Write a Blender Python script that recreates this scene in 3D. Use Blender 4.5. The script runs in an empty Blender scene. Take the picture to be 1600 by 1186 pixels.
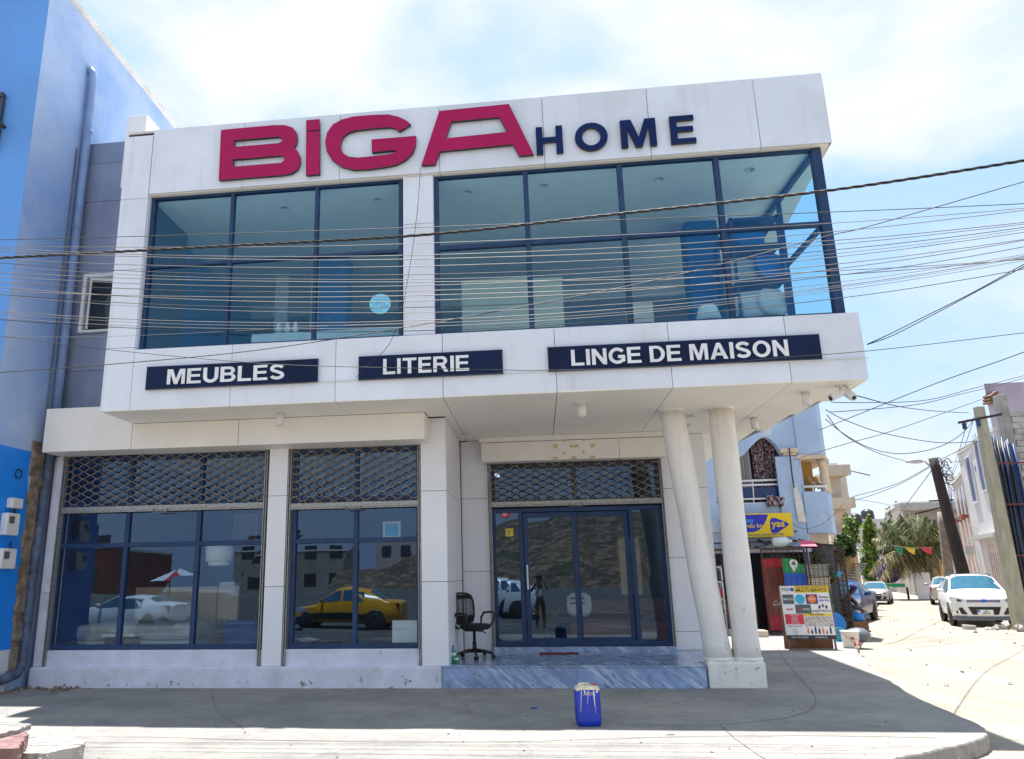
import bpy, bmesh, math, random
from mathutils import Vector, Matrix
random.seed(7)
S = bpy.context.scene
COL = S.collection
PI = math.pi
rad = math.radians

# ------------------------------------------------------------------ camera
F, CX, CY = 1188.06, 694.6, 602.55
def _rot(a, b, c):
    return (Matrix.Rotation(a, 3, 'Z') @ Matrix.Rotation(PI/2 + b, 3, 'X') @ Matrix.Rotation(c, 3, 'Z'))
RC = _rot(0.11613991, 0.24713645, -0.01552903)
EYE = Vector((0, 0, 1.6))
cd = bpy.data.cameras.new('camera')
cd.sensor_width = 36; cd.lens = F/1600*36
cd.shift_x = (800-CX)/1600; cd.shift_y = (CY-593)/1600
cd.clip_start = 0.05; cd.clip_end = 2000
cam = bpy.data.objects.new('camera', cd); COL.objects.link(cam)
cam.matrix_world = Matrix.Translation(EYE) @ RC.to_4x4()
S.camera = cam
def ray(px, py): return RC @ Vector(((px-CX)/F, -(py-CY)/F, -1.0))
def at(px, py, Y):
    d = ray(px, py); return EYE + d*(Y/d.y)
def gz(px, py, z=0.0):
    d = ray(px, py); return EYE + d*((z-1.6)/d.z)

# ------------------------------------------------------------------ light
SUN = Vector((-0.30, 1.73, 8.92)).normalized()          # towards the sun
elev = math.asin(SUN.z); azim = math.atan2(SUN.x, SUN.y)
W = bpy.data.worlds.new('World'); S.world = W; W.use_nodes = True
nt = W.node_tree; N = nt.nodes; L = nt.links
bg = N['Background']; bg.inputs['Strength'].default_value = 0.135
sky = N.new('ShaderNodeTexSky'); sky.sky_type = 'NISHITA'; sky.sun_disc = False
sky.sun_elevation = elev; sky.sun_rotation = azim
sky.air_density = 1.0; sky.dust_density = 0.6; sky.ozone_density = 1.6
tc = N.new('ShaderNodeTexCoord'); mp = N.new('ShaderNodeMapping')
mp.inputs['Location'].default_value = (5.2, 0.4, 2.1); mp.inputs['Scale'].default_value = (1.5, 1.5, 2.6)
no = N.new('ShaderNodeTexNoise'); no.inputs['Scale'].default_value = 1.7; no.inputs['Detail'].default_value = 7; no.inputs['Roughness'].default_value = 0.52
no.inputs['Distortion'].default_value = 0.25
rp = N.new('ShaderNodeValToRGB'); rp.color_ramp.elements[0].position = 0.42; rp.color_ramp.elements[1].position = 0.63
rp.color_ramp.elements[0].color = (0.05, 0.05, 0.05, 1); rp.color_ramp.elements[1].color = (1, 1, 1, 1)
mx = N.new('ShaderNodeMixRGB'); mx.inputs['Color2'].default_value = (2.04, 2.11, 2.24, 1)
L.new(tc.outputs['Generated'], mp.inputs['Vector']); L.new(mp.outputs['Vector'], no.inputs['Vector'])
L.new(no.outputs['Fac'], rp.inputs['Fac']); L.new(rp.outputs['Color'], mx.inputs['Fac'])
v1 = N.new('ShaderNodeVectorMath'); v1.operation = 'ADD'; v1.inputs[1].default_value = (1.6, 1.0, 0.5)      # a hazy sky: the bright horizon levels off
v2 = N.new('ShaderNodeVectorMath'); v2.operation = 'DIVIDE'; v3 = N.new('ShaderNodeVectorMath'); v3.operation = 'MULTIPLY'; v3.inputs[1].default_value = (1.94, 2.13, 2.55)
L.new(sky.outputs['Color'], v1.inputs[0]); L.new(sky.outputs['Color'], v2.inputs[0]); L.new(v1.outputs[0], v2.inputs[1]); L.new(v2.outputs[0], v3.inputs[0]); L.new(v3.outputs[0], mx.inputs['Color1']); L.new(mx.outputs['Color'], bg.inputs['Color'])
sd = bpy.data.lights.new('sun', 'SUN'); sd.energy = 3.1; sd.angle = rad(0.5); sd.color = (1.0, 0.972, 0.93)
so = bpy.data.objects.new('sun', sd); COL.objects.link(so)
so.rotation_euler = SUN.to_track_quat('Z', 'Y').to_euler()
S.view_settings.view_transform = 'Standard'; S.view_settings.look = 'None'
S.view_settings.exposure = 1.90; S.view_settings.gamma = 1.0
S.cycles.max_bounces = 10; S.cycles.transparent_max_bounces = 16
S.cycles.diffuse_bounces = 5; S.cycles.sample_clamp_indirect = 6
S.cycles.use_denoising = True

# ------------------------------------------------------------------ materials
M = {}
def mk(name, col, rough=0.6, var=0.10, scale=4.0, bump=0.0, metallic=0.0, col2=None, lo=0.42, hi=0.62, stretch=None,
       spec=0.5, detail=6, bscale=None, emit=0):
    m = bpy.data.materials.new(name); m.use_nodes = True
    n = m.node_tree.nodes; l = m.node_tree.links; p = n['Principled BSDF']
    p.inputs['Roughness'].default_value = rough; p.inputs['Metallic'].default_value = metallic
    p.inputs['Specular IOR Level'].default_value = spec
    t = n.new('ShaderNodeTexCoord'); v = t.outputs['Object']
    if stretch:
        g = n.new('ShaderNodeMapping'); g.inputs['Scale'].default_value = stretch; l.new(v, g.inputs['Vector']); v2 = g.outputs['Vector']
    else: v2 = v
    x = n.new('ShaderNodeTexNoise'); x.inputs['Scale'].default_value = scale; x.inputs['Detail'].default_value = detail
    x.inputs['Roughness'].default_value = 0.6
    l.new(v2, x.inputs['Vector'])
    r = n.new('ShaderNodeValToRGB'); r.color_ramp.elements[0].position = lo; r.color_ramp.elements[1].position = hi
    a = [c*(1-var) for c in col]; b = list(col2) if col2 else [min(1, c*(1+var)) for c in col]
    r.color_ramp.elements[0].color = (*a, 1); r.color_ramp.elements[1].color = (*b, 1)
    l.new(x.outputs['Fac'], r.inputs['Fac']); l.new(r.outputs['Color'], p.inputs['Base Color'])
    if bump:
        y = n.new('ShaderNodeTexNoise'); y.inputs['Scale'].default_value = bscale or scale*6; y.inputs['Detail'].default_value = 5
        l.new(v, y.inputs['Vector'])
        q = n.new('ShaderNodeBump'); q.inputs['Strength'].default_value = bump; q.inputs['Distance'].default_value = 0.02
        l.new(y.outputs['Fac'], q.inputs['Height']); l.new(q.outputs['Normal'], p.inputs['Normal'])
    M[name] = m; return m
def layer(m, col, scale, lo, hi, stretch=None, detail=8, seed=0.0, zfade=None, amount=1.0):
    """mix a dirt / stain colour over a material's base colour where a noise passes a threshold"""
    n = m.node_tree.nodes; l = m.node_tree.links; p = n['Principled BSDF']
    src = p.inputs['Base Color'].links[0].from_socket
    t = n.new('ShaderNodeTexCoord'); g = n.new('ShaderNodeMapping')
    g.inputs['Location'].default_value = (seed, seed*1.7, seed*0.6)
    if stretch: g.inputs['Scale'].default_value = stretch
    l.new(t.outputs['Object'], g.inputs['Vector'])
    x = n.new('ShaderNodeTexNoise'); x.inputs['Scale'].default_value = scale; x.inputs['Detail'].default_value = detail; x.inputs['Roughness'].default_value = 0.65
    l.new(g.outputs['Vector'], x.inputs['Vector'])
    k = n.new('ShaderNodeMapRange'); k.inputs['From Min'].default_value = lo; k.inputs['From Max'].default_value = hi; k.inputs['To Max'].default_value = amount
    k.clamp = True
    h = x.outputs['Fac']
    if zfade:                                       # rising damp: more dirt near height z0 than at z1
        s = n.new('ShaderNodeSeparateXYZ'); l.new(t.outputs['Object'], s.inputs['Vector'])
        z = n.new('ShaderNodeMapRange'); z.inputs['From Min'].default_value = zfade[0]; z.inputs['From Max'].default_value = zfade[1]
        z.inputs['To Min'].default_value = zfade[2]; z.inputs['To Max'].default_value = 0.0; l.new(s.outputs['Z'], z.inputs['Value'])
        ad = n.new('ShaderNodeMath'); ad.operation = 'ADD'; l.new(h, ad.inputs[0]); l.new(z.outputs['Result'], ad.inputs[1]); h = ad.outputs[0]
    l.new(h, k.inputs['Value'])
    y = n.new('ShaderNodeMixRGB'); y.inputs['Color2'].default_value = (*col, 1)
    l.new(k.outputs['Result'], y.inputs['Fac']); l.new(src, y.inputs['Color1']); l.new(y.outputs['Color'], p.inputs['Base Color'])
    return m
def mk_glass(name, tint, refl, ior):
    m = bpy.data.materials.new(name); m.use_nodes = True
    n = m.node_tree.nodes; l = m.node_tree.links
    n.remove(n['Principled BSDF']); o = n['Material Output']
    a = n.new('ShaderNodeBsdfTransparent'); a.inputs['Color'].default_value = (*tint, 1)
    g = n.new('ShaderNodeBsdfGlossy'); g.inputs['Color'].default_value = (*refl, 1); g.inputs['Roughness'].default_value = 0.0
    f = n.new('ShaderNodeFresnel'); ge = n.new('ShaderNodeNewGeometry'); mr = n.new('ShaderNodeMapRange')
    mr.inputs['To Min'].default_value = ior; mr.inputs['To Max'].default_value = 1/ior      # same fresnel from both faces of the single pane
    l.new(ge.outputs['Backfacing'], mr.inputs['Value']); l.new(mr.outputs['Result'], f.inputs['IOR'])
    x = n.new('ShaderNodeMixShader'); l.new(f.outputs['Fac'], x.inputs['Fac']); l.new(a.outputs[0], x.inputs[1]); l.new(g.outputs[0], x.inputs[2])
    # slow waviness of float panes
    t = n.new('ShaderNodeTexCoord'); w = n.new('ShaderNodeTexNoise'); w.inputs['Scale'].default_value = 0.8; w.inputs['Detail'].default_value = 1
    l.new(t.outputs['Object'], w.inputs['Vector'])
    b = n.new('ShaderNodeBump'); b.inputs['Strength'].default_value = 0.05; b.inputs['Distance'].default_value = 0.03
    l.new(w.outputs['Fac'], b.inputs['Height']); l.new(b.outputs['Normal'], g.inputs['Normal'])
    l.new(x.outputs[0], o.inputs['Surface']); M[name] = m; return m

mk('panel_white', (0.78, 0.82, 0.89), 0.32, 0.02, 0.7, spec=0.6)
layer(M['panel_white'], (0.46, 0.45, 0.43), 3.2, 0.56, 0.80, stretch=(3.0, 3.0, 0.12), amount=0.5)
layer(M['panel_white'], (0.60, 0.60, 0.60), 0.9, 0.45, 0.75, seed=5, amount=0.5)
mk('panel_gap', (0.05, 0.05, 0.06), 0.8)
mk('soffit_white', (0.80, 0.78, 0.72), 0.5, 0.03, 1.0)
mk('fascia_cream', (0.80, 0.77, 0.71), 0.5, 0.03, 1.5)
layer(M['fascia_cream'], (0.50, 0.45, 0.38), 7, 0.66, 0.74, amount=0.5)
mk('pillar_white', (0.79, 0.80, 0.83), 0.4, 0.02, 1.0)
layer(M['pillar_white'], (0.45, 0.42, 0.37), 14, 0.70, 0.76, amount=0.6)
mk('column_white', (0.80, 0.78, 0.74), 0.5, 0.03, 2.0, bump=0.08, bscale=30)
layer(M['column_white'], (0.50, 0.36, 0.24), 1.6, 0.50, 0.75, stretch=(3, 3, 0.35), amount=0.38)
layer(M['column_white'], (0.30, 0.27, 0.26), 9, 0.70, 0.74, seed=3.0, zfade=(0.3, 1.6, 0.10), amount=0.75)
mk('plinth_paint', (0.66, 0.68, 0.78), 0.8, 0.06, 3, bump=0.25)
layer(M['plinth_paint'], (0.22, 0.21, 0.20), 5.5, 0.66, 0.70, zfade=(0.0, 0.33, 0.06))
layer(M['plinth_paint'], (0.42, 0.41, 0.42), 2.0, 0.50, 0.70, seed=9, amount=0.5)
layer(M['plinth_paint'], (0.20, 0.19, 0.18), 26, 0.66, 0.70, seed=5)
mk('frame_blue', (0.014, 0.045, 0.12), 0.45, 0.15, 3, spec=0.35)
layer(M['frame_blue'], (0.14, 0.17, 0.22), 9, 0.64, 0.74, amount=0.5)
mk('frame_dark', (0.045, 0.055, 0.075), 0.5, 0.15, 3)
mk('steel_galv', (0.34, 0.34, 0.33), 0.45, 0.25, 30, metallic=0.5)
layer(M['steel_galv'], (0.22, 0.13, 0.08), 8, 0.60, 0.70, amount=0.7)
mk('steel_mesh', (0.30, 0.26, 0.21), 0.5, 0.25, 15, metallic=0.5)
layer(M['steel_mesh'], (0.20, 0.09, 0.05), 5, 0.52, 0.64, amount=0.7)
mk('magenta', (0.42, 0.007, 0.095), 0.5, 0.06, 1.0, spec=0.2)
mk('navy', (0.006, 0.022, 0.10), 0.6, 0.1, 1.0, spec=0.15)
mk('navy_board', (0.005, 0.014, 0.055), 0.5, 0.2, 1.5, spec=0.2)
mk('letter_edge', (0.03, 0.025, 0.03), 0.5)
mk('letter_white', (0.80, 0.81, 0.82), 0.5, 0.06, 5)
mk('cladding_grey', (0.27, 0.31, 0.42), 0.35, 0.08, 0.8, metallic=0.25)
layer(M['cladding_grey'], (0.42, 0.43, 0.44), 2.2, 0.52, 0.75, stretch=(2, 2, 0.3), amount=0.55)
mk('white_frame', (0.72, 0.72, 0.70), 0.5, 0.06)
mk('blue_side', (0.27, 0.41, 0.70), 0.75, 0.05, 0.5, bump=0.06, bscale=8)
layer(M['blue_side'], (0.52, 0.61, 0.74), 0.35, 0.40, 0.66, amount=0.9)
layer(M['blue_side'], (0.20, 0.27, 0.42), 1.5, 0.60, 0.80, stretch=(1.5,1.5,0.15), seed=3, amount=0.6)
layer(M['blue_side'], (0.62, 0.66, 0.74), 3.0, 0.66, 0.70, seed=6, amount=0.5)
mk('blue_front', (0.13, 0.35, 0.78), 0.7, 0.06, 0.6, bump=0.06, bscale=8)
mk('blue_bright', (0.008, 0.25, 0.85), 0.55, 0.06, 1.2)
layer(M['blue_bright'], (0.03, 0.06, 0.10), 7, 0.70, 0.76, amount=0.5)
mk('raw_mortar', (0.25, 0.19, 0.14), 0.95, 0.35, 7, bump=0.7, bscale=22)
mk('pipe_blue', (0.22, 0.32, 0.52), 0.45, 0.1, 3)
mk('pipe_dark', (0.07, 0.10, 0.17), 0.5, 0.3, 6)
layer(M['pipe_dark'], (0.22, 0.2, 0.18), 8, 0.55, 0.7)
mk('coping', (0.66, 0.64, 0.60), 0.8, 0.1, 2)
mk('plastic_white', (0.72, 0.72, 0.70), 0.4, 0.06, 4)
mk('plastic_grey', (0.42, 0.43, 0.44), 0.4, 0.06, 4)
mk('black', (0.012, 0.012, 0.014), 0.45, 0.2, 10)
mk('black_fabric', (0.012, 0.012, 0.014), 0.85, 0.2, 30)
mk('rubber', (0.02, 0.02, 0.02), 0.8, 0.2, 10)
mk('cable_black', (0.030, 0.028, 0.027), 0.6, 0.2, 3)
mk('cable_grey', (0.17, 0.155, 0.14), 0.55, 0.2, 3)
mk('interior_wall', (0.76, 0.74, 0.70), 0.8, 0.03)
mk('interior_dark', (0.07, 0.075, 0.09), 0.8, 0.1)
mk('interior_ceiling', (0.88, 0.87, 0.84), 0.8, 0.02)
mk('interior_floor', (0.30, 0.27, 0.24), 0.35, 0.1, 2)
mk('interior_blue', (0.006, 0.13, 0.36), 0.7, 0.06)
mk('cream_panel', (0.86, 0.68, 0.48), 0.6, 0.04)
mk('wood_brown', (0.16, 0.075, 0.035), 0.4, 0.25, 3, stretch=(1, 1, 8))
mk('bedding', (0.62, 0.62, 0.60), 0.9, 0.05, 3)
mk('sofa_blue', (0.02, 0.06, 0.24), 0.8, 0.15, 3)
mk('leather_red', (0.20, 0.045, 0.025), 0.42, 0.2, 3)
mk('lamp_shade', (0.85, 0.83, 0.76), 0.7, 0.03)
mk('brass', (0.48, 0.38, 0.18), 0.3, 0.1, metallic=0.8)
mk('picture_dark', (0.06, 0.045, 0.04), 0.5, 0.4, 4)
mk('red_mat', (0.16, 0.02, 0.025), 0.95, 0.25, 20, bump=0.4)
mk('jerry_blue', (0.006, 0.035, 0.42), 0.42, 0.12, 6)
layer(M['jerry_blue'], (0.75, 0.72, 0.6), 9, 0.68, 0.71, stretch=(2.5, 2.5, 0.6))
mk('spill_cream', (0.74, 0.68, 0.5), 0.6, 0.15, 12)
mk('bottle_green', (0.02, 0.22, 0.08), 0.15, 0.1)
mk('bottle_teal', (0.06, 0.30, 0.33), 0.12, 0.1)
mk('yellow_sign', (0.80, 0.56, 0.005), 0.45, 0.03)
mk('sign_blue', (0.015, 0.02, 0.42), 0.45, 0.05)
mk('sign_white', (0.78, 0.78, 0.78), 0.5, 0.03)
mk('sign_red', (0.62, 0.03, 0.05), 0.5, 0.05)
mk('sign_black', (0.02, 0.02, 0.028), 0.5, 0.1)
mk('sign_cyan', (0.03, 0.42, 0.66), 0.5, 0.03)
mk('sign_purple', (0.08, 0.02, 0.16), 0.5, 0.05)
mk('sign_orange', (0.78, 0.20, 0.03), 0.5, 0.05)
mk('sign_green', (0.01, 0.30, 0.10), 0.5, 0.05)
mk('sign_mblue', (0.01, 0.10, 0.55), 0.5, 0.05)
mk('sign_grey', (0.10, 0.11, 0.13), 0.5, 0.05)
mk('sign_pattern', (0.45, 0.30, 0.24), 0.6, 0.8, 60, col2=(0.8, 0.75, 0.7), lo=0.35, hi=0.6)
mk('sign_wood', (0.22, 0.09, 0.035), 0.6, 0.3, 5)
mk('apart_blue', (0.39, 0.51, 0.70), 0.85, 0.06, 1.2, bump=0.1)
layer(M['apart_blue'], (0.62, 0.64, 0.68), 1.1, 0.60, 0.66, seed=2)
mk('apart_pale', (0.52, 0.57, 0.70), 0.85, 0.05, 1.2)
mk('cream_trim', (0.62, 0.50, 0.36), 0.8, 0.1, 3)
mk('ochre_wall', (0.52, 0.27, 0.07), 0.8, 0.08, 1.5)
mk('curtain_print', (0.05, 0.012, 0.02), 0.9, 0.3, 16, col2=(0.42, 0.33, 0.34), lo=0.47, hi=0.55)
mk('curtain_grey', (0.42, 0.41, 0.41), 0.9, 0.08, 3)
mk('rail_white', (0.72, 0.73, 0.75), 0.4, 0.05)
mk('glass_panel_blue', (0.008, 0.035, 0.13), 0.2, 0.2, 2)
mk('rust_dark', (0.055, 0.033, 0.028), 0.75, 0.35, 12)
mk('pvc_sheet', (0.70, 0.68, 0.64), 0.7, 0.08)
mk('pink_sheet', (0.72, 0.10, 0.16), 0.6, 0.08)
mk('blue_plastic', (0.01, 0.20, 0.55), 0.35, 0.1)
mk('teal_plastic', (0.02, 0.28, 0.36), 0.35, 0.1)
mk('bucket_white', (0.74, 0.72, 0.66), 0.5, 0.08, 5)
mk('skin_dark', (0.055, 0.027, 0.018), 0.55, 0.1)
mk('cloth_grey', (0.035, 0.035, 0.05), 0.9, 0.15)
mk('cloth_khaki', (0.16, 0.135, 0.11), 0.9, 0.12)
mk('cloth_plum', (0.04, 0.012, 0.10), 0.9, 0.12)
mk('cloth_shirt', (0.62, 0.60, 0.58), 0.9, 0.05)
mk('cloth_maroon', (0.05, 0.012, 0.015), 0.9, 0.1)
mk('car_white', (0.78, 0.78, 0.77), 0.22, 0.01, spec=0.6)
mk('car_navy', (0.012, 0.035, 0.12), 0.25, 0.05, spec=0.5)
mk('pavement_joint', (0.155, 0.145, 0.135), 0.9, 0.3, 3)
mk('car_silver', (0.42, 0.42, 0.40), 0.28, 0.05, metallic=0.5)
mk('car_dark', (0.04, 0.04, 0.05), 0.25, 0.05)
mk('car_taxi', (0.80, 0.36, 0.01), 0.25, 0.02)
mk('car_black', (0.015, 0.015, 0.015), 0.4, 0.05)
mk('rim', (0.45, 0.45, 0.46), 0.3, 0.05, metallic=0.8)
mk('chrome', (0.6, 0.6, 0.6), 0.15, 0.02, metallic=0.9)
mk('lens_clear', (0.55, 0.58, 0.60), 0.1, 0.1, spec=0.8)
mk('lens_red', (0.35, 0.01, 0.01), 0.2, 0.1)
mk('car_glass', (0.02, 0.10, 0.16), 0.05, 0.1, spec=1.0)
mk('plate', (0.75, 0.75, 0.72), 0.5, 0.03)
mk('pole_wood', (0.035, 0.025, 0.022), 0.85, 0.35, 4, stretch=(6, 6, 0.5))
mk('pole_concrete', (0.33, 0.31, 0.23), 0.85, 0.12, 3, stretch=(3, 3, 0.6))
mk('pole_grey', (0.25, 0.21, 0.18), 0.85, 0.2, 4)
mk('lamp_grey', (0.50, 0.50, 0.48), 0.5, 0.05)
mk('plaster_pink', (0.60, 0.48, 0.44), 0.85, 0.06, 1.0, bump=0.1)
layer(M['plaster_pink'], (0.42, 0.36, 0.34), 1.2, 0.55, 0.75, stretch=(1, 1, 0.3), amount=0.6)
mk('plaster_white', (0.62, 0.60, 0.60), 0.85, 0.06, 1.0, bump=0.1)
layer(M['plaster_white'], (0.38, 0.34, 0.33), 1.0, 0.55, 0.78, stretch=(1.5, 1.5, 0.3), seed=3, amount=0.6)
mk('plaster_mauve', (0.33, 0.28, 0.34), 0.85, 0.08, 1.0, bump=0.1)
mk('concrete_raw', (0.30, 0.28, 0.26), 0.9, 0.15, 2, bump=0.3)
mk('block_wall', (0.42, 0.40, 0.37), 0.9, 0.15, 5, bump=0.3)
mk('wall_beige', (0.56, 0.47, 0.36), 0.85, 0.1, 1.5)
mk('wall_far_white', (0.66, 0.66, 0.68), 0.85, 0.06, 0.8)
mk('wall_far_grey', (0.33, 0.29, 0.26), 0.9, 0.15, 0.8)
mk('board_yellow', (0.52, 0.32, 0.13), 0.8, 0.2, 1.5)
mk('terracotta', (0.26, 0.075, 0.05), 0.8, 0.1)
mk('tube_blue', (0.008, 0.035, 0.13), 0.4, 0.25, 2)
mk('tube_black', (0.012, 0.012, 0.018), 0.45, 0.2, 2)
mk('rack_red', (0.14, 0.02, 0.022), 0.6, 0.2, 4)
mk('window_dark', (0.03, 0.035, 0.05), 0.15, 0.2, 2, spec=0.7)
mk('shutter_blue', (0.10, 0.12, 0.25), 0.5, 0.1)
mk('leaf_green', (0.075, 0.15, 0.022), 0.6, 0.35, 1.2)
mk('leaf_lime', (0.20, 0.30, 0.035), 0.6, 0.3, 1.2)
mk('leaf_dark', (0.03, 0.085, 0.016), 0.6, 0.35, 1.2)
mk('frond_green', (0.12, 0.17, 0.045), 0.55, 0.3, 0.8)
mk('frond_straw', (0.34, 0.27, 0.13), 0.7, 0.25, 0.8)
mk('trunk', (0.14, 0.10, 0.07), 0.95, 0.3, 4, bump=0.6)
mk('tarp_purple', (0.05, 0.03, 0.16), 0.7, 0.2)
mk('flag_green', (0.01, 0.28, 0.14), 0.7, 0.05)
mk('flag_yellow', (0.75, 0.55, 0.04), 0.7, 0.05)
mk('flag_red', (0.65, 0.04, 0.07), 0.7, 0.05)
mk('stone_slab', (0.36, 0.335, 0.31), 0.95, 0.15, 5, bump=0.6, bscale=25)
layer(M['stone_slab'], (0.17, 0.14, 0.12), 3.5, 0.56, 0.68, amount=0.7)
mk('brick_pink', (0.24, 0.14, 0.135), 0.95, 0.25, 7, bump=0.6)
mk('hill_earth', (0.17, 0.10, 0.055), 0.95, 0.5, 1.4, bump=1.0, bscale=2.5)
layer(M['hill_earth'], (0.05, 0.05, 0.025), 0.9, 0.48, 0.58)
layer(M['hill_earth'], (0.22, 0.17, 0.12), 1.6, 0.56, 0.62, stretch=(1,1,4), seed=4)
layer(M['hill_earth'], (0.03, 0.025, 0.02), 2.6, 0.54, 0.60, stretch=(1,1,2), seed=9)
mk('sticker_red', (0.60, 0.02, 0.06), 0.5, 0.05)
mk('sticker_yellow', (0.75, 0.58, 0.03), 0.5, 0.05)
mk('sticker_cyan', (0.20, 0.58, 0.78), 0.5, 0.15, 14)
mk('tape', (0.62, 0.52, 0.26), 0.6, 0.12, 12)
mk('water_white', (0.62, 0.68, 0.70), 0.15, 0.05)
mk_glass('glass_upper', (0.72, 0.93, 1.0), (0.22, 0.60, 1.0), 1.85)
mk_glass('glass_side', (0.72, 0.90, 0.97), (0.5, 0.8, 0.95), 1.35)
mk_glass('glass_shop', (0.82, 0.88, 0.90), (0.44, 0.68, 1.0), 2.05)
mk_glass('glass_clear', (0.80, 0.86, 0.88), (0.8, 0.9, 1.0), 1.5)

# marble of the step: soft diagonal veins
m = mk('marble', (0.24, 0.33, 0.52), 0.16, 0.15, 1.6, spec=0.6)
layer(m, (0.50, 0.60, 0.74), 2.0, 0.50, 0.64, stretch=(0.7, 2.0, 4.5), amount=0.8)
layer(m, (0.13, 0.17, 0.27), 2.6, 0.55, 0.61, stretch=(1.1, 2.0, 4.5), seed=4, amount=0.7)
layer(m, (0.66, 0.72, 0.80), 2.6, 0.56, 0.62, stretch=(1.0, 2.0, 6.0), seed=7, amount=0.5)
g = [n for n in m.node_tree.nodes if n.type == 'MAPPING']
for q in g:
    q.vector_type = 'TEXTURE'; q.inputs['Rotation'].default_value = (0, rad(40), 0); q.inputs['Scale'].default_value = [1/c for c in q.inputs['Scale'].default_value]

def island(m, amt):
    """each separate panel a touch lighter or darker than its neighbours"""
    n = m.node_tree.nodes; l = m.node_tree.links; p = n['Principled BSDF']; src = p.inputs['Base Color'].links[0].from_socket
    g_ = n.new('ShaderNodeNewGeometry'); k = n.new('ShaderNodeMapRange'); k.inputs['To Min'].default_value = 1-amt; k.inputs['To Max'].default_value = 1.0
    l.new(g_.outputs['Random Per Island'], k.inputs['Value'])
    y = n.new('ShaderNodeMixRGB'); y.blend_type = 'MULTIPLY'; y.inputs['Fac'].default_value = 1
    l.new(src, y.inputs['Color1']); l.new(k.outputs['Result'], y.inputs['Color2']); l.new(y.outputs['Color'], p.inputs['Base Color'])
island(M['panel_white'], .07); island(M['pillar_white'], .06); island(M['cladding_grey'], .15); island(M['soffit_white'], .05); island(M['block_wall'], .25); island(M['frond_green'], .5); island(M['frond_straw'], .5); island(M['leaf_green'], .6); island(M['leaf_lime'], .5); island(M['leaf_dark'], .6)
# pavement: grey cement, patches, dust, hairline cracks
m = mk('pavement', (0.232, 0.222, 0.207), 0.85, 0.10, 1.3, bump=0.25, bscale=26)
layer(m, (0.37, 0.337, 0.292), 0.55, 0.45, 0.68, amount=0.8)
layer(m, (0.20, 0.186, 0.17), 1.5, 0.58, 0.70, stretch=(0.5, 2.2, 1), seed=2, amount=0.55)
layer(m, (0.36, 0.33, 0.28), 6.0, 0.62, 0.72, seed=6, amount=0.5)
layer(m, (0.13, 0.12, 0.115), 30, 0.70, 0.76, seed=8, amount=0.5)
def cracks(m, scale, width, col, warp):
    n = m.node_tree.nodes; l = m.node_tree.links; p = n['Principled BSDF']; src = p.inputs['Base Color'].links[0].from_socket
    t = n.new('ShaderNodeTexCoord'); x = n.new('ShaderNodeTexNoise'); x.inputs['Scale'].default_value = 2.5; x.inputs['Detail'].default_value = 6
    l.new(t.outputs['Object'], x.inputs['Vector'])
    a = n.new('ShaderNodeMixRGB'); a.blend_type = 'ADD'; a.inputs['Fac'].default_value = warp
    l.new(t.outputs['Object'], a.inputs['Color1']); l.new(x.outputs['Color'], a.inputs['Color2'])
    v = n.new('ShaderNodeTexVoronoi'); v.feature = 'DISTANCE_TO_EDGE'; v.inputs['Scale'].default_value = scale
    l.new(a.outputs['Color'], v.inputs['Vector'])
    k = n.new('ShaderNodeMapRange'); k.inputs['From Min'].default_value = 0; k.inputs['From Max'].default_value = width
    k.inputs['To Min'].default_value = 0.38; k.inputs['To Max'].default_value = 0
    l.new(v.outputs['Distance'], k.inputs['Value'])
    y = n.new('ShaderNodeMixRGB'); y.inputs['Color2'].default_value = (*col, 1)
    l.new(k.outputs['Result'], y.inputs['Fac']); l.new(src, y.inputs['Color1']); l.new(y.outputs['Color'], p.inputs['Base Color'])
layer(m, (0.15, 0.14, 0.13), 11, 0.50, 0.66, stretch=(0.6, 1.6, 1), seed=11, amount=0.45)
layer(m, (0.44, 0.41, 0.36), 17, 0.56, 0.66, stretch=(0.6, 1.4, 1), seed=14, amount=0.40)
layer(m, (0.10, 0.095, 0.09), 1.1, 0.64, 0.70, seed=17, amount=0.35)
cracks(m, 0.33, 0.006, (0.10, 0.095, 0.09), 0.35)
m = mk('sand_road', (0.30, 0.265, 0.215), 0.95, 0.08, 0.5, bump=0.4, bscale=14)
layer(m, (0.25, 0.222, 0.19), 0.35, 0.50, 0.66, stretch=(1.6, 0.6, 1), amount=0.7)
layer(m, (0.28, 0.195, 0.12), 1.6, 0.60, 0.72, seed=3, amount=0.7)
layer(m, (0.20, 0.17, 0.14), 24, 0.68, 0.74, seed=5, amount=0.6)
layer(m, (0.22, 0.185, 0.145), 1.1, 0.52, 0.64, stretch=(1.0, 0.25, 1), seed=12, amount=0.7)
layer(m, (0.17, 0.145, 0.115), 8, 0.55, 0.68, seed=15, amount=0.5)
m = mk('asphalt', (0.085, 0.08, 0.075), 0.9, 0.15, 0.6, bump=0.3, bscale=40)
layer(m, (0.30, 0.26, 0.21), 0.5, 0.50, 0.70, amount=0.7)

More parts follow.
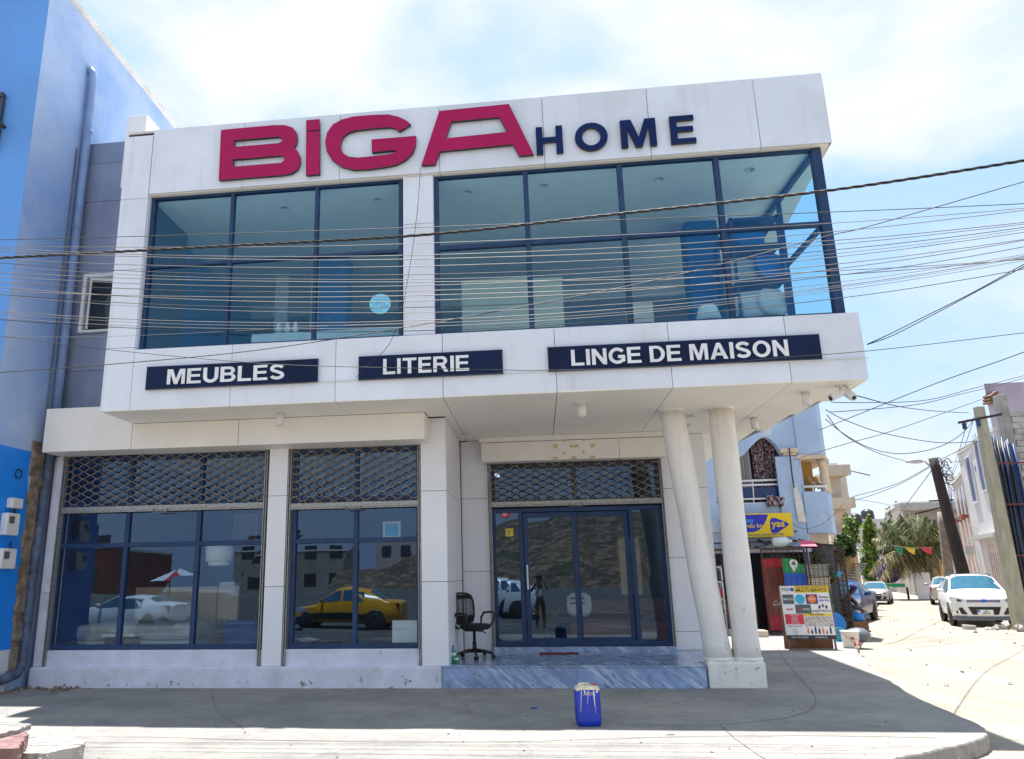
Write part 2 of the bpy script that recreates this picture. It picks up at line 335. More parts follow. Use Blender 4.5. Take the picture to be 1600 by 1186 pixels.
# ------------------------------------------------------------------ mesh helpers
class MB:
    def __init__(s): s.v = []; s.f = []; s.mi = []; s.sm = []; s.mats = []
    def mat(s, name):
        if name not in s.mats: s.mats.append(name)
        return s.mats.index(name)
    def add(s, vs, fs, mat=None, smooth=False):
        b = len(s.v); s.v += [tuple(v) for v in vs]
        k = s.mat(mat) if mat else 0
        for f in fs: s.f.append([b+i for i in f]); s.mi.append(k); s.sm.append(smooth)
    def box(s, x0, x1, y0, y1, z0, z1, mat=None):
        s.add([(x0,y0,z0),(x1,y0,z0),(x1,y1,z0),(x0,y1,z0),(x0,y0,z1),(x1,y0,z1),(x1,y1,z1),(x0,y1,z1)],
              [(0,3,2,1),(4,5,6,7),(0,1,5,4),(1,2,6,5),(2,3,7,6),(3,0,4,7)], mat)
    def obox(s, mtx, sx, sy, sz, mat=None):
        vs = [mtx @ Vector((a*sx/2, b*sy/2, c*sz/2)) for c in (-1,1) for a,b in ((-1,-1),(1,-1),(1,1),(-1,1))]
        s.add(vs, [(0,3,2,1),(4,5,6,7),(0,1,5,4),(1,2,6,5),(2,3,7,6),(3,0,4,7)], mat)
    def bar(s, p, q, w, h=None, mat=None, up=(0,0,1)):
        p = Vector(p); q = Vector(q); d = (q-p); n = d.length; d.normalize()
        u = Vector(up); 
        if abs(d.dot(u)) > 0.95: u = Vector((0,1,0))
        r = d.cross(u).normalized(); u = r.cross(d)
        mt = Matrix((( r.x, d.x, u.x, (p.x+q.x)/2), (r.y, d.y, u.y, (p.y+q.y)/2), (r.z, d.z, u.z, (p.z+q.z)/2), (0,0,0,1)))
        s.obox(mt, w, n, h or w, mat)
    def prism(s, poly, z0, z1, mat=None, top=None):
        n = len(poly); vs = [(x,y,z0) for x,y in poly]+[(x,y,z1) for x,y in poly]
        a = sum(poly[i][0]*poly[(i+1)%n][1]-poly[(i+1)%n][0]*poly[i][1] for i in range(n))
        o = list(range(n)); 
        if a < 0: o = o[::-1]
        s.add(vs, [o[::-1], [i+n for i in o]] + [(o[i], o[(i+1)%n], o[(i+1)%n]+n, o[i]+n) for i in range(n)], mat)
    def tube(s, pts, r, n=8, mat=None, caps=True):
        pts = [Vector(p) for p in pts]; m = len(pts); rr = r if isinstance(r, (list, tuple)) else [r]*m
        vs = []; ref = None
        for i, p in enumerate(pts):
            d = (pts[min(i+1, m-1)]-pts[max(i-1, 0)]); d = d.normalized() if d.length > 1e-9 else Vector((0,0,1))
            if ref is None:
                ref = Vector((0,0,1)) if abs(d.z) < 0.9 else Vector((1,0,0))
            a = d.cross(ref); 
            if a.length < 1e-6: a = d.orthogonal()
            a.normalize(); b = d.cross(a); ref = -b if False else a.cross(d)
            for k in range(n):
                t = 2*PI*k/n; vs.append(p + (a*math.cos(t)+b*math.sin(t))*rr[i])
        fs = [(i*n+k, i*n+(k+1)%n, (i+1)*n+(k+1)%n, (i+1)*n+k) for i in range(m-1) for k in range(n)]
        if caps: fs += [tuple(range(n))[::-1], tuple((m-1)*n+k for k in range(n))]
        s.add(vs, fs, mat, True)
    def lathe(s, prof, c=(0,0,0), n=20, mat=None, axis='Z', smooth=True):
        vs = []; c = Vector(c)
        for r, h in prof:
            for k in range(n):
                t = 2*PI*k/n; a, b = r*math.cos(t), r*math.sin(t)
                vs.append(c + (Vector((a,b,h)) if axis == 'Z' else Vector((h,a,b)) if axis == 'X' else Vector((b,h,a))))
        m = len(prof)
        fs = [(i*n+k, i*n+(k+1)%n, (i+1)*n+(k+1)%n, (i+1)*n+k) for i in range(m-1) for k in range(n)]
        fs += [tuple(range(n))[::-1], tuple((m-1)*n+k for k in range(n))]
        s.add(vs, fs, mat, smooth)
    def loft(s, rings, mat=None, smooth=True, closed=True, caps=True):
        n = len(rings[0]); vs = [v for r in rings for v in r]; m = len(rings)
        fs = [(i*n+k, i*n+(k+1)%n, (i+1)*n+(k+1)%n, (i+1)*n+k) for i in range(m-1) for k in range(n if closed else n-1)]
        if caps: fs += [tuple(range(n))[::-1], tuple((m-1)*n+k for k in range(n))]
        s.add(vs, fs, mat, smooth)
    def xform(s, mtx):
        s.v = [tuple(mtx @ Vector(v)) for v in s.v]; return s
    def build(s, name, mat=None, parent=None, bevel=0.0, fix=True, subsurf=0):
        me = bpy.data.meshes.new(name); me.from_pydata(s.v, [], s.f)
        for q in (s.mats or [mat]):
            me.materials.append(M[q if q else mat])
        if s.mats:
            me.polygons.foreach_set('material_index', s.mi)
        me.polygons.foreach_set('use_smooth', s.sm)
        if fix:
            b = bmesh.new(); b.from_mesh(me); bmesh.ops.recalc_face_normals(b, faces=b.faces); b.to_mesh(me); b.free()
        me.update()
        o = bpy.data.objects.new(name, me); COL.objects.link(o)
        if parent is not None: put(o, parent)
        if bevel:
            k = o.modifiers.new('bevel', 'BEVEL'); k.width = bevel; k.segments = 2; k.limit_method = 'ANGLE'; k.angle_limit = rad(40)
        if subsurf:
            k = o.modifiers.new('sub', 'SUBSURF'); k.levels = subsurf; k.render_levels = subsurf
        return o
def put(o, parent):
    o.parent = parent
    o.matrix_parent_inverse = Matrix.Identity(4)
    if parent.type == 'EMPTY' and parent.get('world_kids'):
        o.location = -Vector(parent['org'])
    return o
def tag(o, label=None, cat=None, group=None, kind=None):
    if label: o['label'] = label
    if cat: o['category'] = cat
    if group: o['group'] = group
    if kind: o['kind'] = kind
    return o
def thing(name, label, cat, loc=(0,0,0), rz=0.0, group=None, world=False):
    """Empty at a thing's base. world=True: its parts are given in world coordinates (no rotation)."""
    o = bpy.data.objects.new(name, None); COL.objects.link(o); o.empty_display_size = 0.2
    o.location = loc; o.rotation_euler = (0, 0, rz)
    if world: o['world_kids'] = True; o['org'] = list(loc)
    return tag(o, label, cat, group)
def kids(o): return [c for c in COL.objects if c.parent == o]
def dup(root, loc, rz, label, group=None, sc=None):
    def cp(o, par):
        c = o.copy(); COL.objects.link(c); c.parent = par
        for k in kids(o): cp(k, c)
        return c
    r = cp(root, None); r.location = loc; r.rotation_euler = (0,0,rz); r['label'] = label
    if sc: r.scale = sc
    if group: r['group'] = group
    return r
def flat(contours, name, mat, parent, org, depth=0.02, edge=None, rz=0.0, tilt=0.0):
    """filled outline(s) in a vertical plane facing -Y: local x -> X, local y -> Z"""
    c = bpy.data.curves.new(name, 'CURVE'); c.dimensions = '2D'; c.fill_mode = 'BOTH'; c.extrude = depth/2
    for ct in contours:
        sp = c.splines.new('POLY'); sp.points.add(len(ct)-1); sp.use_cyclic_u = True
        for i, (x, y) in enumerate(ct): sp.points[i].co = (x, y, 0, 1)
    return _curve_mesh(c, name, mat, parent, org, depth, edge, rz, tilt)
def _curve_mesh(c, name, mat, parent, org, depth, edge, rz=0.0, tilt=0.0):
    t = bpy.data.objects.new('tmp', c); COL.objects.link(t)
    dg = bpy.context.evaluated_depsgraph_get(); me = bpy.data.meshes.new_from_object(t.evaluated_get(dg))
    bpy.data.objects.remove(t); bpy.data.curves.remove(c)
    me.name = name
    me.transform(Matrix.Translation(Vector(org)) @ Matrix.Rotation(rz, 4, 'Z') @ Matrix.Rotation(PI/2 - tilt, 4, 'X') @ Matrix.Translation((0, 0, depth/2)))
    me.materials.clear(); me.materials.append(M[mat])
    if edge:
        me.materials.append(M[edge]); nrm = Matrix.Rotation(rz, 3, 'Z') @ Vector((0, -1, 0))
        for p in me.polygons: p.material_index = 0 if p.normal.dot(nrm) > 0.9 else 1
    o = bpy.data.objects.new(name, me); COL.objects.link(o)
    if parent is not None: put(o, parent)
    return o
def text(txt, name, mat, parent, org, size, depth=0.003, align='LEFT', rz=0.0, tilt=0.0, bold=0.0, sx=1.0, shear=0.0):
    c = bpy.data.curves.new(name, 'FONT'); c.body = txt; c.size = size; c.extrude = depth/2; c.align_x = align; c.offset = bold; c.shear = shear
    c.resolution_u = 3
    o = _curve_mesh(c, name, mat, parent, (0,0,0), depth, None)
    o.data.transform(Matrix.Translation(Vector(org)) @ Matrix.Rotation(rz, 4, 'Z') @ Matrix.Rotation(-tilt, 4, 'X') @ Matrix.Scale(sx, 4, (1,0,0)))
    return o
def arc(cx, cy, rx, ry, a0, a1, n=10):
    return [(cx+rx*math.cos(rad(a0+(a1-a0)*i/n)), cy+ry*math.sin(rad(a0+(a1-a0)*i/n))) for i in range(n+1)]
def band(pts, w):
    Lf, Rt = [], []; n = len(pts)
    for i in range(n):
        p = Vector(pts[i]).to_2d() if False else Vector((pts[i][0], pts[i][1]))
        a = Vector(pts[max(i-1,0)]); b = Vector(pts[min(i+1,n-1)])
        d1 = (p-a).normalized() if i > 0 else (b-p).normalized(); d2 = (b-p).normalized() if i < n-1 else d1
        n1 = Vector((-d1.y, d1.x)); n2 = Vector((-d2.y, d2.x)); mm = (n1+n2)
        mm = mm.normalized() if mm.length > 1e-6 else n1
        k = w/2/max(0.5, mm.dot(n1)); Lf.append(p+mm*k); Rt.append(p-mm*k)
    return [(v.x, v.y) for v in Lf + Rt[::-1]]
G = {}
G['M'] = (.95, [[(0,0),(0,1),(.29,1),(.475,.35),(.66,1),(.95,1),(.95,0),(.77,0),(.77,.74),(.565,0),(.385,0),(.18,.74),(.18,0)]])
G['E'] = (.74, [[(0,0),(0,1),(.72,1),(.72,.83),(.2,.83),(.2,.6),(.68,.6),(.68,.43),(.2,.43),(.2,.17),(.74,.17),(.74,0)]])
G['U'] = (.80, [band([(.1,1),(.1,.42)]+arc(.4,.40,.3,.31,185,355,10)+[(.7,.42),(.7,1)], .2)])
G['B'] = (.80, [[(0,0),(0,1)]+arc(.46,.745,.29,.255,90,-55,9)+arc(.46,.285,.34,.285,50,-90,10),
               [(.2,.83)]+arc(.44,.715,.12,.115,90,-90,8)+[(.2,.60)], [(.2,.43)]+arc(.46,.30,.14,.13,90,-90,8)+[(.2,.17)]])
G['L'] = (.70, [[(0,0),(0,1),(.2,1),(.2,.17),(.7,.17),(.7,0)]])
G['S'] = (.76, [band(arc(.38,.72,.27,.19,15,200,9)+[(.17,.60),(.38,.51),(.58,.42)]+arc(.38,.28,.28,.19,35,-165,10), .19)])
G['I'] = (.20, [[(0,0),(0,1),(.2,1),(.2,0)]])
G['T'] = (.80, [[(.3,0),(.3,.83),(0,.83),(0,1),(.8,1),(.8,.83),(.5,.83),(.5,0)]])
G['R'] = (.86, [[(0,0),(0,1)]+arc(.48,.71,.31,.29,90,-62,10)+[(.86,0),(.63,0),(.40,.41),(.2,.41),(.2,0)], [(.2,.83)]+arc(.46,.705,.13,.125,90,-90,8)+[(.2,.58)]])
G['N'] = (.79, [[(0,0),(0,1),(.2,1),(.6,.36),(.6,1),(.79,1),(.79,0),(.59,0),(.19,.63),(.19,0)]])
G['G'] = (.88, [band(arc(.46,.5,.37,.41,38,315,18)+[(.78,.22),(.78,.44),(.50,.44)], .19)])
G['D'] = (.80, [[(0,0),(0,1)]+arc(.36,.5,.44,.5,90,-90,14), [(.2,.83)]+arc(.36,.5,.24,.33,90,-90,12)+[(.2,.17)]])
G['O'] = (.92, [arc(.46,.5,.46,.51,0,345,23), arc(.46,.5,.26,.33,0,345,23)])
G['A'] = (.92, [[(0,0),(.36,1),(.57,1),(.92,0),(.70,0),(.63,.22),(.29,.22),(.22,0)], [(.345,.39),(.575,.39),(.46,.74)]])
G['H'] = (.80, [[(0,0),(0,1),(.2,1),(.2,.6),(.6,.6),(.6,1),(.8,1),(.8,0),(.6,0),(.6,.42),(.2,.42),(.2,0)]])
def glyphs(word, x0, x1, z0, h, Y, mat, parent, depth, edge=None, gap=.11, space=.34):
    w = sum((G[c][0]+gap) if c != ' ' else space for c in word) - gap
    sx = (x1-x0)/(w*h); x = 0.0
    for c in word:
        if c == ' ': x += space; continue
        flat([[((x+a)*h*sx, b*h) for a, b in ct] for ct in G[c][1]], 'letter', mat, parent, (x0, Y, z0), depth, edge)
        x += G[c][0]+gap
def grid_panels(mb, xs, zs, Y, th, mat, gap=0.008, jit=0.0015):
    """cladding panels on a wall facing -Y"""
    for i in range(len(xs)-1):
        for j in range(len(zs)-1):
            a, b, c, d = xs[i]+gap/2, xs[i+1]-gap/2, zs[j]+gap/2, zs[j+1]-gap/2
            e = [random.uniform(-jit, jit) for _ in range(4)]
            vs = [(a,Y+e[0],c),(b,Y+e[1],c),(b,Y+e[2],d),(a,Y+e[3],d),(a,Y+th,c),(b,Y+th,c),(b,Y+th,d),(a,Y+th,d)]
            mb.add(vs, [(0,1,2,3),(1,5,6,2),(5,4,7,6),(4,0,3,7),(3,2,6,7),(4,5,1,0)], mat)
#@@END_HEAD
# ------------------------------------------------------------------ ground
mb = MB(); mb.add([(-160,-160,-.16),(160,-160,-.16),(160,220,-.16),(-160,220,-.16)], [(0,1,2,3)])
tag(mb.build('ground', 'sand_road'), kind='structure')
mb = MB(); mb.add([(-160,-14,-.154),(160,-14,-.154),(160,3.4,-.154),(-160,3.4,-.154)], [(0,1,2,3)])
tag(mb.build('road', 'asphalt'), kind='structure')
edge = [(-40,7.02),(-8,7.0),(-2,7.05),(0.8,7.12),(2.0,7.32),(2.92,7.66),(3.47,8.02),(3.98,8.40),(4.34,8.76),(4.56,9.25),(4.70,10.2),(4.86,11.5),(5.45,13.9),(6.35,17.1),(7.3,19.6),(8.3,21.9),(8.3,24),(7.5,31),(-40,31)]
def jag(pts, step, amp):
    out = []
    for i in range(len(pts)-1):
        a, b = Vector(pts[i]), Vector(pts[i+1]); n = max(1, int((b-a).length/step))
        for k in range(n): 
            p = a.lerp(b, k/n); d = amp if 4 < i < 16 else 0.0
            out.append((p.x+random.uniform(-d,d), p.y+random.uniform(-d,d)))
    return out
sm = []
pe = [edge[0]] + edge + [edge[-1]]
core = edge[2:16]
for i in range(len(core)-1):                                  # smooth the corner
    p0 = Vector(core[max(i-1,0)]); p1 = Vector(core[i]); p2 = Vector(core[i+1]); p3 = Vector(core[min(i+2,len(core)-1)])
    for k in range(8):
        t = k/8; q = 0.5*((2*p1)+(p2-p0)*t+(2*p0-5*p1+4*p2-p3)*t*t+(3*p1-p0-3*p2+p3)*t**3); j = 0.012
        sm.append((q.x+random.uniform(-j,j), q.y+random.uniform(-j,j)))
poly = edge[:2] + sm + edge[16:]
mb = MB(); mb.prism(poly, -.17, 0.0)
sw = mb.build('pavement', 'pavement', bevel=0.02); tag(sw, kind='structure')
# joints of the pavement: thin dark strips
mb = MB()
def strip(pts, w, z=0.004):
    for a, b in zip(pts[:-1], pts[1:]):
        a = Vector(a); b = Vector(b); d = (b-a).normalized(); n = Vector((-d.y, d.x))*w/2
        mb.add([(*(a+n), z), (*(a-n), z), (*(b-n), z), (*(b+n), z)], [(0,1,2,3)])
def catmull(c, n=6):
    out = []
    for i in range(len(c)-1):
        p0 = Vector(c[max(i-1,0)]); p1 = Vector(c[i]); p2 = Vector(c[i+1]); p3 = Vector(c[min(i+2,len(c)-1)])
        for k in range(n):
            t = k/n; out.append(0.5*((2*p1)+(p2-p0)*t+(2*p0-5*p1+4*p2-p3)*t*t+(3*p1-p0-3*p2+p3)*t**3))
    out.append(Vector(c[-1])); return out
px = lambda *ps: [tuple(gz(*p)[:2]) for p in ps]
def wob(pts, a): return [(p[0]+random.uniform(-a,a), p[1]+random.uniform(-a,a)) for p in catmull(pts, 8)]
strip(wob(px((1215,1015),(1232,1040),(1258,1068),(1272,1085),(1274,1098),(1262,1112),(1215,1124),(1125,1132),(980,1134)), .012), .011)
strip(wob(px((1125,1132),(1150,1155),(1195,1186)), .01), .011)
strip(wob(px((-60,1153),(200,1152),(480,1158),(700,1160),(880,1157),(1050,1152),(1250,1150),(1470,1153)), .012), .014)
strip(wob(px((380,1140),(340,1110),(330,1078)), .01), .01)
tag(mb.build('pavement_joints', 'pavement_joint'), kind='structure')
# paper scraps, dust patches on pavement
for i, (a, b) in enumerate([((1040,1149),(1050,1150)), ((828,1108),(838,1110))]):
    p = gz(*a); mb = MB()
    mb.add([(p.x,p.y,.01),(p.x+.09,p.y+.02,.014),(p.x+.10,p.y+.07,.02),(p.x+.01,p.y+.06,.012)], [(0,1,2,3)], ['sign_white','sign_mblue'][i])
    tag(mb.build('paper_scrap'), ['small white paper scrap lying in the sun on the pavement edge', 'small blue scrap lying in the shade on the pavement'][i], 'litter')

# ------------------------------------------------------------------ the furniture shop
YC, YG, YP, YW, YD = 10.6, 10.75, 11.97, 12.15, 14.4
ZF = 0.31
shop = thing('furniture_store', 'two storey white panelled furniture store with blue glass fronts on the street corner', 'shop', (-1.5, 12, 0), world=True)
XS = [-6.04,-4.47,-2.86,-1.26,.37,1.97,3.56,4.56]
# roof fascia
mb = MB(); roofpoly = [(-6.5,10.63),(4.53,10.63),(4.62,11.6),(5.22,19.2),(-8.2,19.2),(-8.2,12.16),(-6.5,12.16)]  # right edge flares rearward, shaped to widen the shadow on the side ground
mb.prism(roofpoly, 7.735, 8.86, 'panel_gap')
grid_panels(mb, XS, [7.73, 8.905], YC, .03, 'panel_white', jit=.004)
mb.add([(4.56,10.6,7.73),(4.62,11.63,7.73),(4.62,11.63,8.9),(4.56,10.6,8.9)], [(0,1,2,3)], 'panel_white')
mb.add([(4.62,11.64,7.73),(5.25,19.2,7.73),(5.25,19.2,8.9),(4.62,11.64,8.9)], [(0,1,2,3)], 'panel_white')
roof = mb.build('roof_fascia', parent=shop)
mb = MB(); mb.prism([(-6.5,10.612),(4.55,10.612),(4.61,11.6),(5.24,19.2),(-6.5,19.2)], 8.862, 8.90)
mb.build('roof_slab', 'coping', shop)
mb = MB()                                                  # underside strip in front of the glass and side overhang
for a, b in zip(XS[:-1], XS[1:]): mb.box(a+.004, min(b,4.53)-.004, 10.632, 10.72, 7.715, 7.732)
mb.prism([(4.36,10.73),(4.54,10.66),(5.2,19.1),(4.2,19.1)], 7.716, 7.731)
mb.build('roof_soffit', 'soffit_white', shop)
# corner pillar of the upper frame
mb = MB(); mb.box(-6.50,-6.06,10.63,12.09,4.14,8.785,'panel_gap'); mb.box(-6.52,-6.04,10.60,12.1,8.79,8.81,'panel_white')
grid_panels(mb, [-6.52,-6.045], [4.13,5.12,6.42,7.66,8.80], YC, .03, 'panel_white')
zs = [4.13,5.12,6.42,7.66,8.80]
for c, d in zip(zs[:-1], zs[1:]):
    mb.box(-6.06,-6.035,10.633,10.78,c+.004,d-.004,'panel_white'); mb.box(-6.525,-6.50,10.633,12.08,c+.004,d-.004,'panel_white')
mb.build('corner_pillar', parent=shop)
mb = MB(); mb.box(-6.98,-6.60,11.3,12.05,8.3,9.72); mb.build('roof_upstand', 'pillar_white', shop, bevel=.01)
mb = MB(); mb.box(-1.83,-1.39,10.68,11.05,5.10,7.70,'panel_gap')
grid_panels(mb, [-1.85,-1.375], [5.10,6.90,7.715], 10.65, .03, 'panel_white')
for s in (-1.853, -1.397): mb.box(s, s+.025, 10.683, 10.9, 5.10, 7.71, 'panel_white')
mb.build('middle_pillar', parent=shop)
# canopy band
canp = [(-6.50,10.63),(4.53,10.63),(4.03,15.6),(3.86,19.0),(-6.50,19.0)]
mb = MB(); mb.prism(canp, 4.15, 5.05, 'panel_gap')
grid_panels(mb, [-6.045]+XS[1:], [4.125, 5.085], YC, .03, 'panel_white', jit=.003)
for a, b, c in ((10.605,12.2,0),(12.21,13.8,0),(13.81,15.6,0),(15.61,19,0)):
    xa = 4.56-(a-10.6)*.1; xb = 4.56-(b-10.6)*.1
    mb.add([(xa,a,4.125),(xb,b,4.125),(xb,b,5.085),(xa,a,5.085)], [(0,1,2,3)], 'panel_white')
canopy = mb.build('canopy', parent=shop)
mb = MB(); mb.prism([(-6.04,10.632),(4.54,10.632),(4.53,10.76),(-6.04,10.74)], 5.055, 5.083); mb.build('canopy_top', 'panel_white', shop)
mb = MB()                                                  # conduit line under the sign boards
mb.tube([at(345,602,10.585), at(500,597,10.585), at(700,587,10.585), at(1000,574,10.585), at(1357,559,10.585)], .008, 6)
mb.build('conduit', 'plastic_white', shop)
# soffit panels
mb = MB()
sx_ = [-6.5]+XS
for a, b in zip(sx_[:-1], sx_[1:]):
    mb.box(a+.005, b-.005, 10.60, 11.52 if b < -1 else 11.93, 4.118, 4.146)
for a, b in zip([-1.26,.37,1.97,3.56], [.37,1.97,3.56,4.4]):
    xb = min(b, 4.35)
    mb.box(a+.005, xb-.005, 11.94, 12.9, 4.122, 4.146); mb.box(a+.005, min(xb,4.25)-.005, 12.91, 14.3, 4.122, 4.146)
    mb.box(a+.005, min(xb,4.05)-.005, 14.31, 16.2, 4.122, 4.146)
mb.box(-1.4,-1.265,11.94,14.3,4.122,4.146); mb.box(-1.66,-1.265,11.53,11.93,4.119,4.146); mb.box(3.0,3.98,16.21,18.9,4.122,4.146)
mb.build('soffit', 'soffit_white', shop)
# upper floor: room behind the glass
mb = MB(); mb.box(-6.4,4.0,10.9,18.9,5.052,5.09); mb.build('upper_floor', 'interior_floor', shop)
mb = MB(); mb.prism([(-6.4,10.78),(4.34,10.78),(4.2,15.2),(4.05,18.9),(-6.4,18.9)], 7.70, 7.714); 
mb.build('upper_ceiling', 'interior_ceiling', shop)
mb = MB(); mb.box(-6.35,4.1,15.9,16.3,7.42,7.695); mb.build('ceiling_beam', 'interior_wall', shop)
mb = MB(); mb.box(-6.4,-1.6,18.6,18.9,5.1,7.69,'interior_blue'); mb.box(-1.59,3.96,18.6,18.9,5.1,7.69,'interior_wall'); mb.box(-6.42,-6.3,12.2,18.6,5.1,7.69,'interior_blue')
mb.build('upper_wall', parent=shop)
for p in ((-3.98,13.4),(2.86,12.9)):
    mb = MB(); mb.box(p[0],p[0]+.55,p[1],p[1]+.5,5.1,7.69); mb.build('inner_column', 'interior_blue', shop)
for a, b in ((445,325),(590,312),(730,300),(850,290),(1030,280),(1172,265)):
    p = gz(a, b, 7.70); mb = MB(); mb.lathe([(.08,7.69),(.075,7.686),(.065,7.69),(.05,7.698)], (p.x,p.y,0), 16); mb.build('downlight', 'plastic_white', shop)
# upper glazing: two windows with mullions and transom, then the side pane
def glazed(name, xs, zs, Y, glass, fw=.075, hw=None, fd=.09, fmat='frame_blue', parent=shop, label=None, mull=True, tr_w=.075):
    f = MB(); hw = hw or fw
    f.box(xs[0]-fw/2, xs[-1]+fw/2, Y-fd/2, Y+fd/2, zs[-1]-hw, zs[-1]); f.box(xs[0]-fw/2, xs[-1]+fw/2, Y-fd/2, Y+fd/2, zs[0], zs[0]+hw)
    for x in xs: f.box(x-fw/2, x+fw/2, Y-fd/2-.003, Y+fd/2+.003, zs[0]+.002, zs[-1]-.002)
    for z in zs[1:-1]:
        for a, b in zip(xs[:-1], xs[1:]): f.box(a+fw/2-.001, b-fw/2+.001, Y-fd/2+.004, Y+fd/2-.004, z-tr_w/2, z+tr_w/2)
    o = f.build(name, fmat, parent, bevel=.006)
    if label: o['label'] = label
    for a, b in zip(xs[:-1], xs[1:]):
        for c, d in zip(zs[:-1], zs[1:]):
            g = MB(); e = [random.uniform(-.004,.004) for _ in range(4)]
            g.add([(a,Y+e[0],c),(b,Y+e[1],c),(b,Y+e[2],d),(a,Y+e[3],d)], [(0,1,2,3)]); g.build('pane', glass, o, fix=False)
    return o
glazed('upper_window', [-6.0,-4.65,-3.25,-1.90], [5.10,6.50,7.71], YG, 'glass_upper', .062, .035, tr_w=.05)
wr_ = glazed('upper_window', [-1.34,.06,1.49,2.92,4.33], [5.10,6.50,7.71], YG, 'glass_upper', .08, .035, tr_w=.075)
wr_['label'] = 'wider upper window turning the corner'
mb = MB(); mb.box(4.30,4.43,10.69,10.82,5.09,7.715)
mb.bar((4.34,10.83,6.50),(4.14,15.2,6.50),.07,.07); mb.bar((4.34,10.83,7.66),(4.14,15.2,7.66),.07,.08); mb.bar((4.34,10.83,5.14),(4.14,15.2,5.14),.07,.08)
for t in (.33,.66,1): mb.box(4.34-.2*t-.035,4.34-.2*t+.035,10.83+4.37*t-.035,10.83+4.37*t+.035,5.1,7.7)
sw_ = mb.build('side_window', 'frame_blue', shop, bevel=.006)
g = MB(); g.add([(4.35,10.83,5.1),(4.15,15.2,5.1),(4.15,15.2,7.7),(4.35,10.83,7.7)], [(0,1,2,3)]); g.build('pane', 'glass_side', sw_, fix=False)
mb = MB(); mb.add([(4.14,15.25,5.1),(3.98,18.6,5.1),(3.98,18.6,7.69),(4.14,15.25,7.69)], [(0,1,2,3)]); mb.build('side_wall', 'interior_wall', shop)
p = at(594,475,10.735)
mb = MB(); mb.lathe([(.165,10.738),(.165,10.733)], (p.x,0,p.z), 32, axis='Y', smooth=False)
mb.lathe([(.075,10.732),(.075,10.7315)], (p.x,0,p.z), 24, axis='Y', smooth=False)
tag(mb.build('round_sticker', 'sticker_cyan'), 'round pale blue sticker on the upper left window pane', 'sticker')

# recessed grey cladding wall at the left with a small open window
mb = MB(); mb.box(-8.22,-6.54,12.14,12.5,3.72,9.74,'panel_gap')
grid_panels(mb, [-8.22,-6.54], [4.42,5.23,5.92], 12.10, .03, 'cladding_grey'); grid_panels(mb, [-8.22,-7.98], [5.92,7.05], 12.10, .03, 'cladding_grey')
grid_panels(mb, [-7.10,-6.54], [5.92,7.05], 12.10, .03, 'cladding_grey'); grid_panels(mb, [-8.22,-6.54], [7.05,8.52,9.31,9.75], 12.10, .03, 'cladding_grey')
mb.build('cladding_wall', parent=shop)
mb = MB(); mb.box(-7.98,-7.10,12.13,12.139,5.92,7.05); wd = mb.build('window_opening', 'black', shop)
mb = MB()
for a in ((-7.97,-7.90),(-7.17,-7.11)): mb.box(a[0],a[1],12.03,12.128,5.93,7.04)
mb.box(-7.90,-7.17,12.03,12.128,6.97,7.04); mb.box(-7.90,-7.17,12.035,12.126,5.93,5.97)
mb.bar((-7.80,12.02,5.98),(-7.80,12.02,6.95),.035,.03); mb.bar((-7.80,12.02,6.93),(-7.2,11.85,6.80),.03,.05)
wf = mb.build('window_frame', 'white_frame', wd, bevel=.004)
mb = MB(); mb.add([(-7.78,12.02,5.98),(-7.2,12.02,5.98),(-7.2,11.9,6.85),(-7.78,12.02,6.9)], [(0,1,2,3)]); mb.build('pane', 'glass_clear', wd, fix=False)

# ground floor: plinth, step, threshold
mb = MB(); mb.box(-8.14,-1.505,YP,12.6,-.02,ZF); mb.build('plinth', 'plinth_paint', shop, bevel=.025)
mb = MB(); mb.box(-7.98,-4.34,12.06,12.2,ZF-.01,.555); mb.box(-4.0,-1.82,12.06,12.2,ZF-.01,.555); mb.build('window_sill', 'plinth_paint', shop, bevel=.012)
mb = MB(); mb.box(-1.50,.49,YP,YP+.02,0,.296); mb.box(.494,2.33,YP,YP+.02,0,.296)
mb.box(-1.50,2.33,YP+.021,12.5,0,.295); mb.box(-1.50,3.12,12.5,14.4,0,.295)
xs_ = [-1.5,-.7,.1,.9,1.7,2.5,3.12]; ys_ = [11.955,12.52,13.12,13.72,14.3]
for a, b in zip(xs_[:-1], xs_[1:]):
    for c, d in zip(ys_[:-1], ys_[1:]):
        if b > 2.4 and c < 12.4: b2 = 2.33
        else: b2 = b
        if a < 2.33 or c > 12.4: mb.box(a+.0015, b2-.0015, c+.0015, d-.0015, .296, .312)
mb.box(-.86,2.3,14.22,14.5,.296,.385)
mb.build('marble_step', 'marble', shop, bevel=.004)
mb = MB(); mb.box(2.36,3.17,12.0,12.46,-.02,.36); mb.build('column_base', 'column_white', shop, bevel=.03)
def column(top, bot):
    m = MB(); t = Vector(top); b = Vector(bot); ps = [b.lerp(t, k/14) for k in range(15)]
    rs = [.19+.02*max(0, 1-k/1.6) for k in range(15)]
    m.tube(ps, [r-.006*math.sin(k) for k, r in enumerate(rs)], 28)
    m.lathe([(.205,0),(.222,.02),(.222,.05),(.2,.07)], (b.x, b.y, .345), 28)
    m.tube([t-Vector((0,0,.03)), t], [.205,.205], 28)
    return m.build('column', 'column_white', shop)
column((2.21,12.22,4.135), (2.575,12.22,.33)); c2 = column((2.975,12.22,4.135), (2.975,12.22,.33))
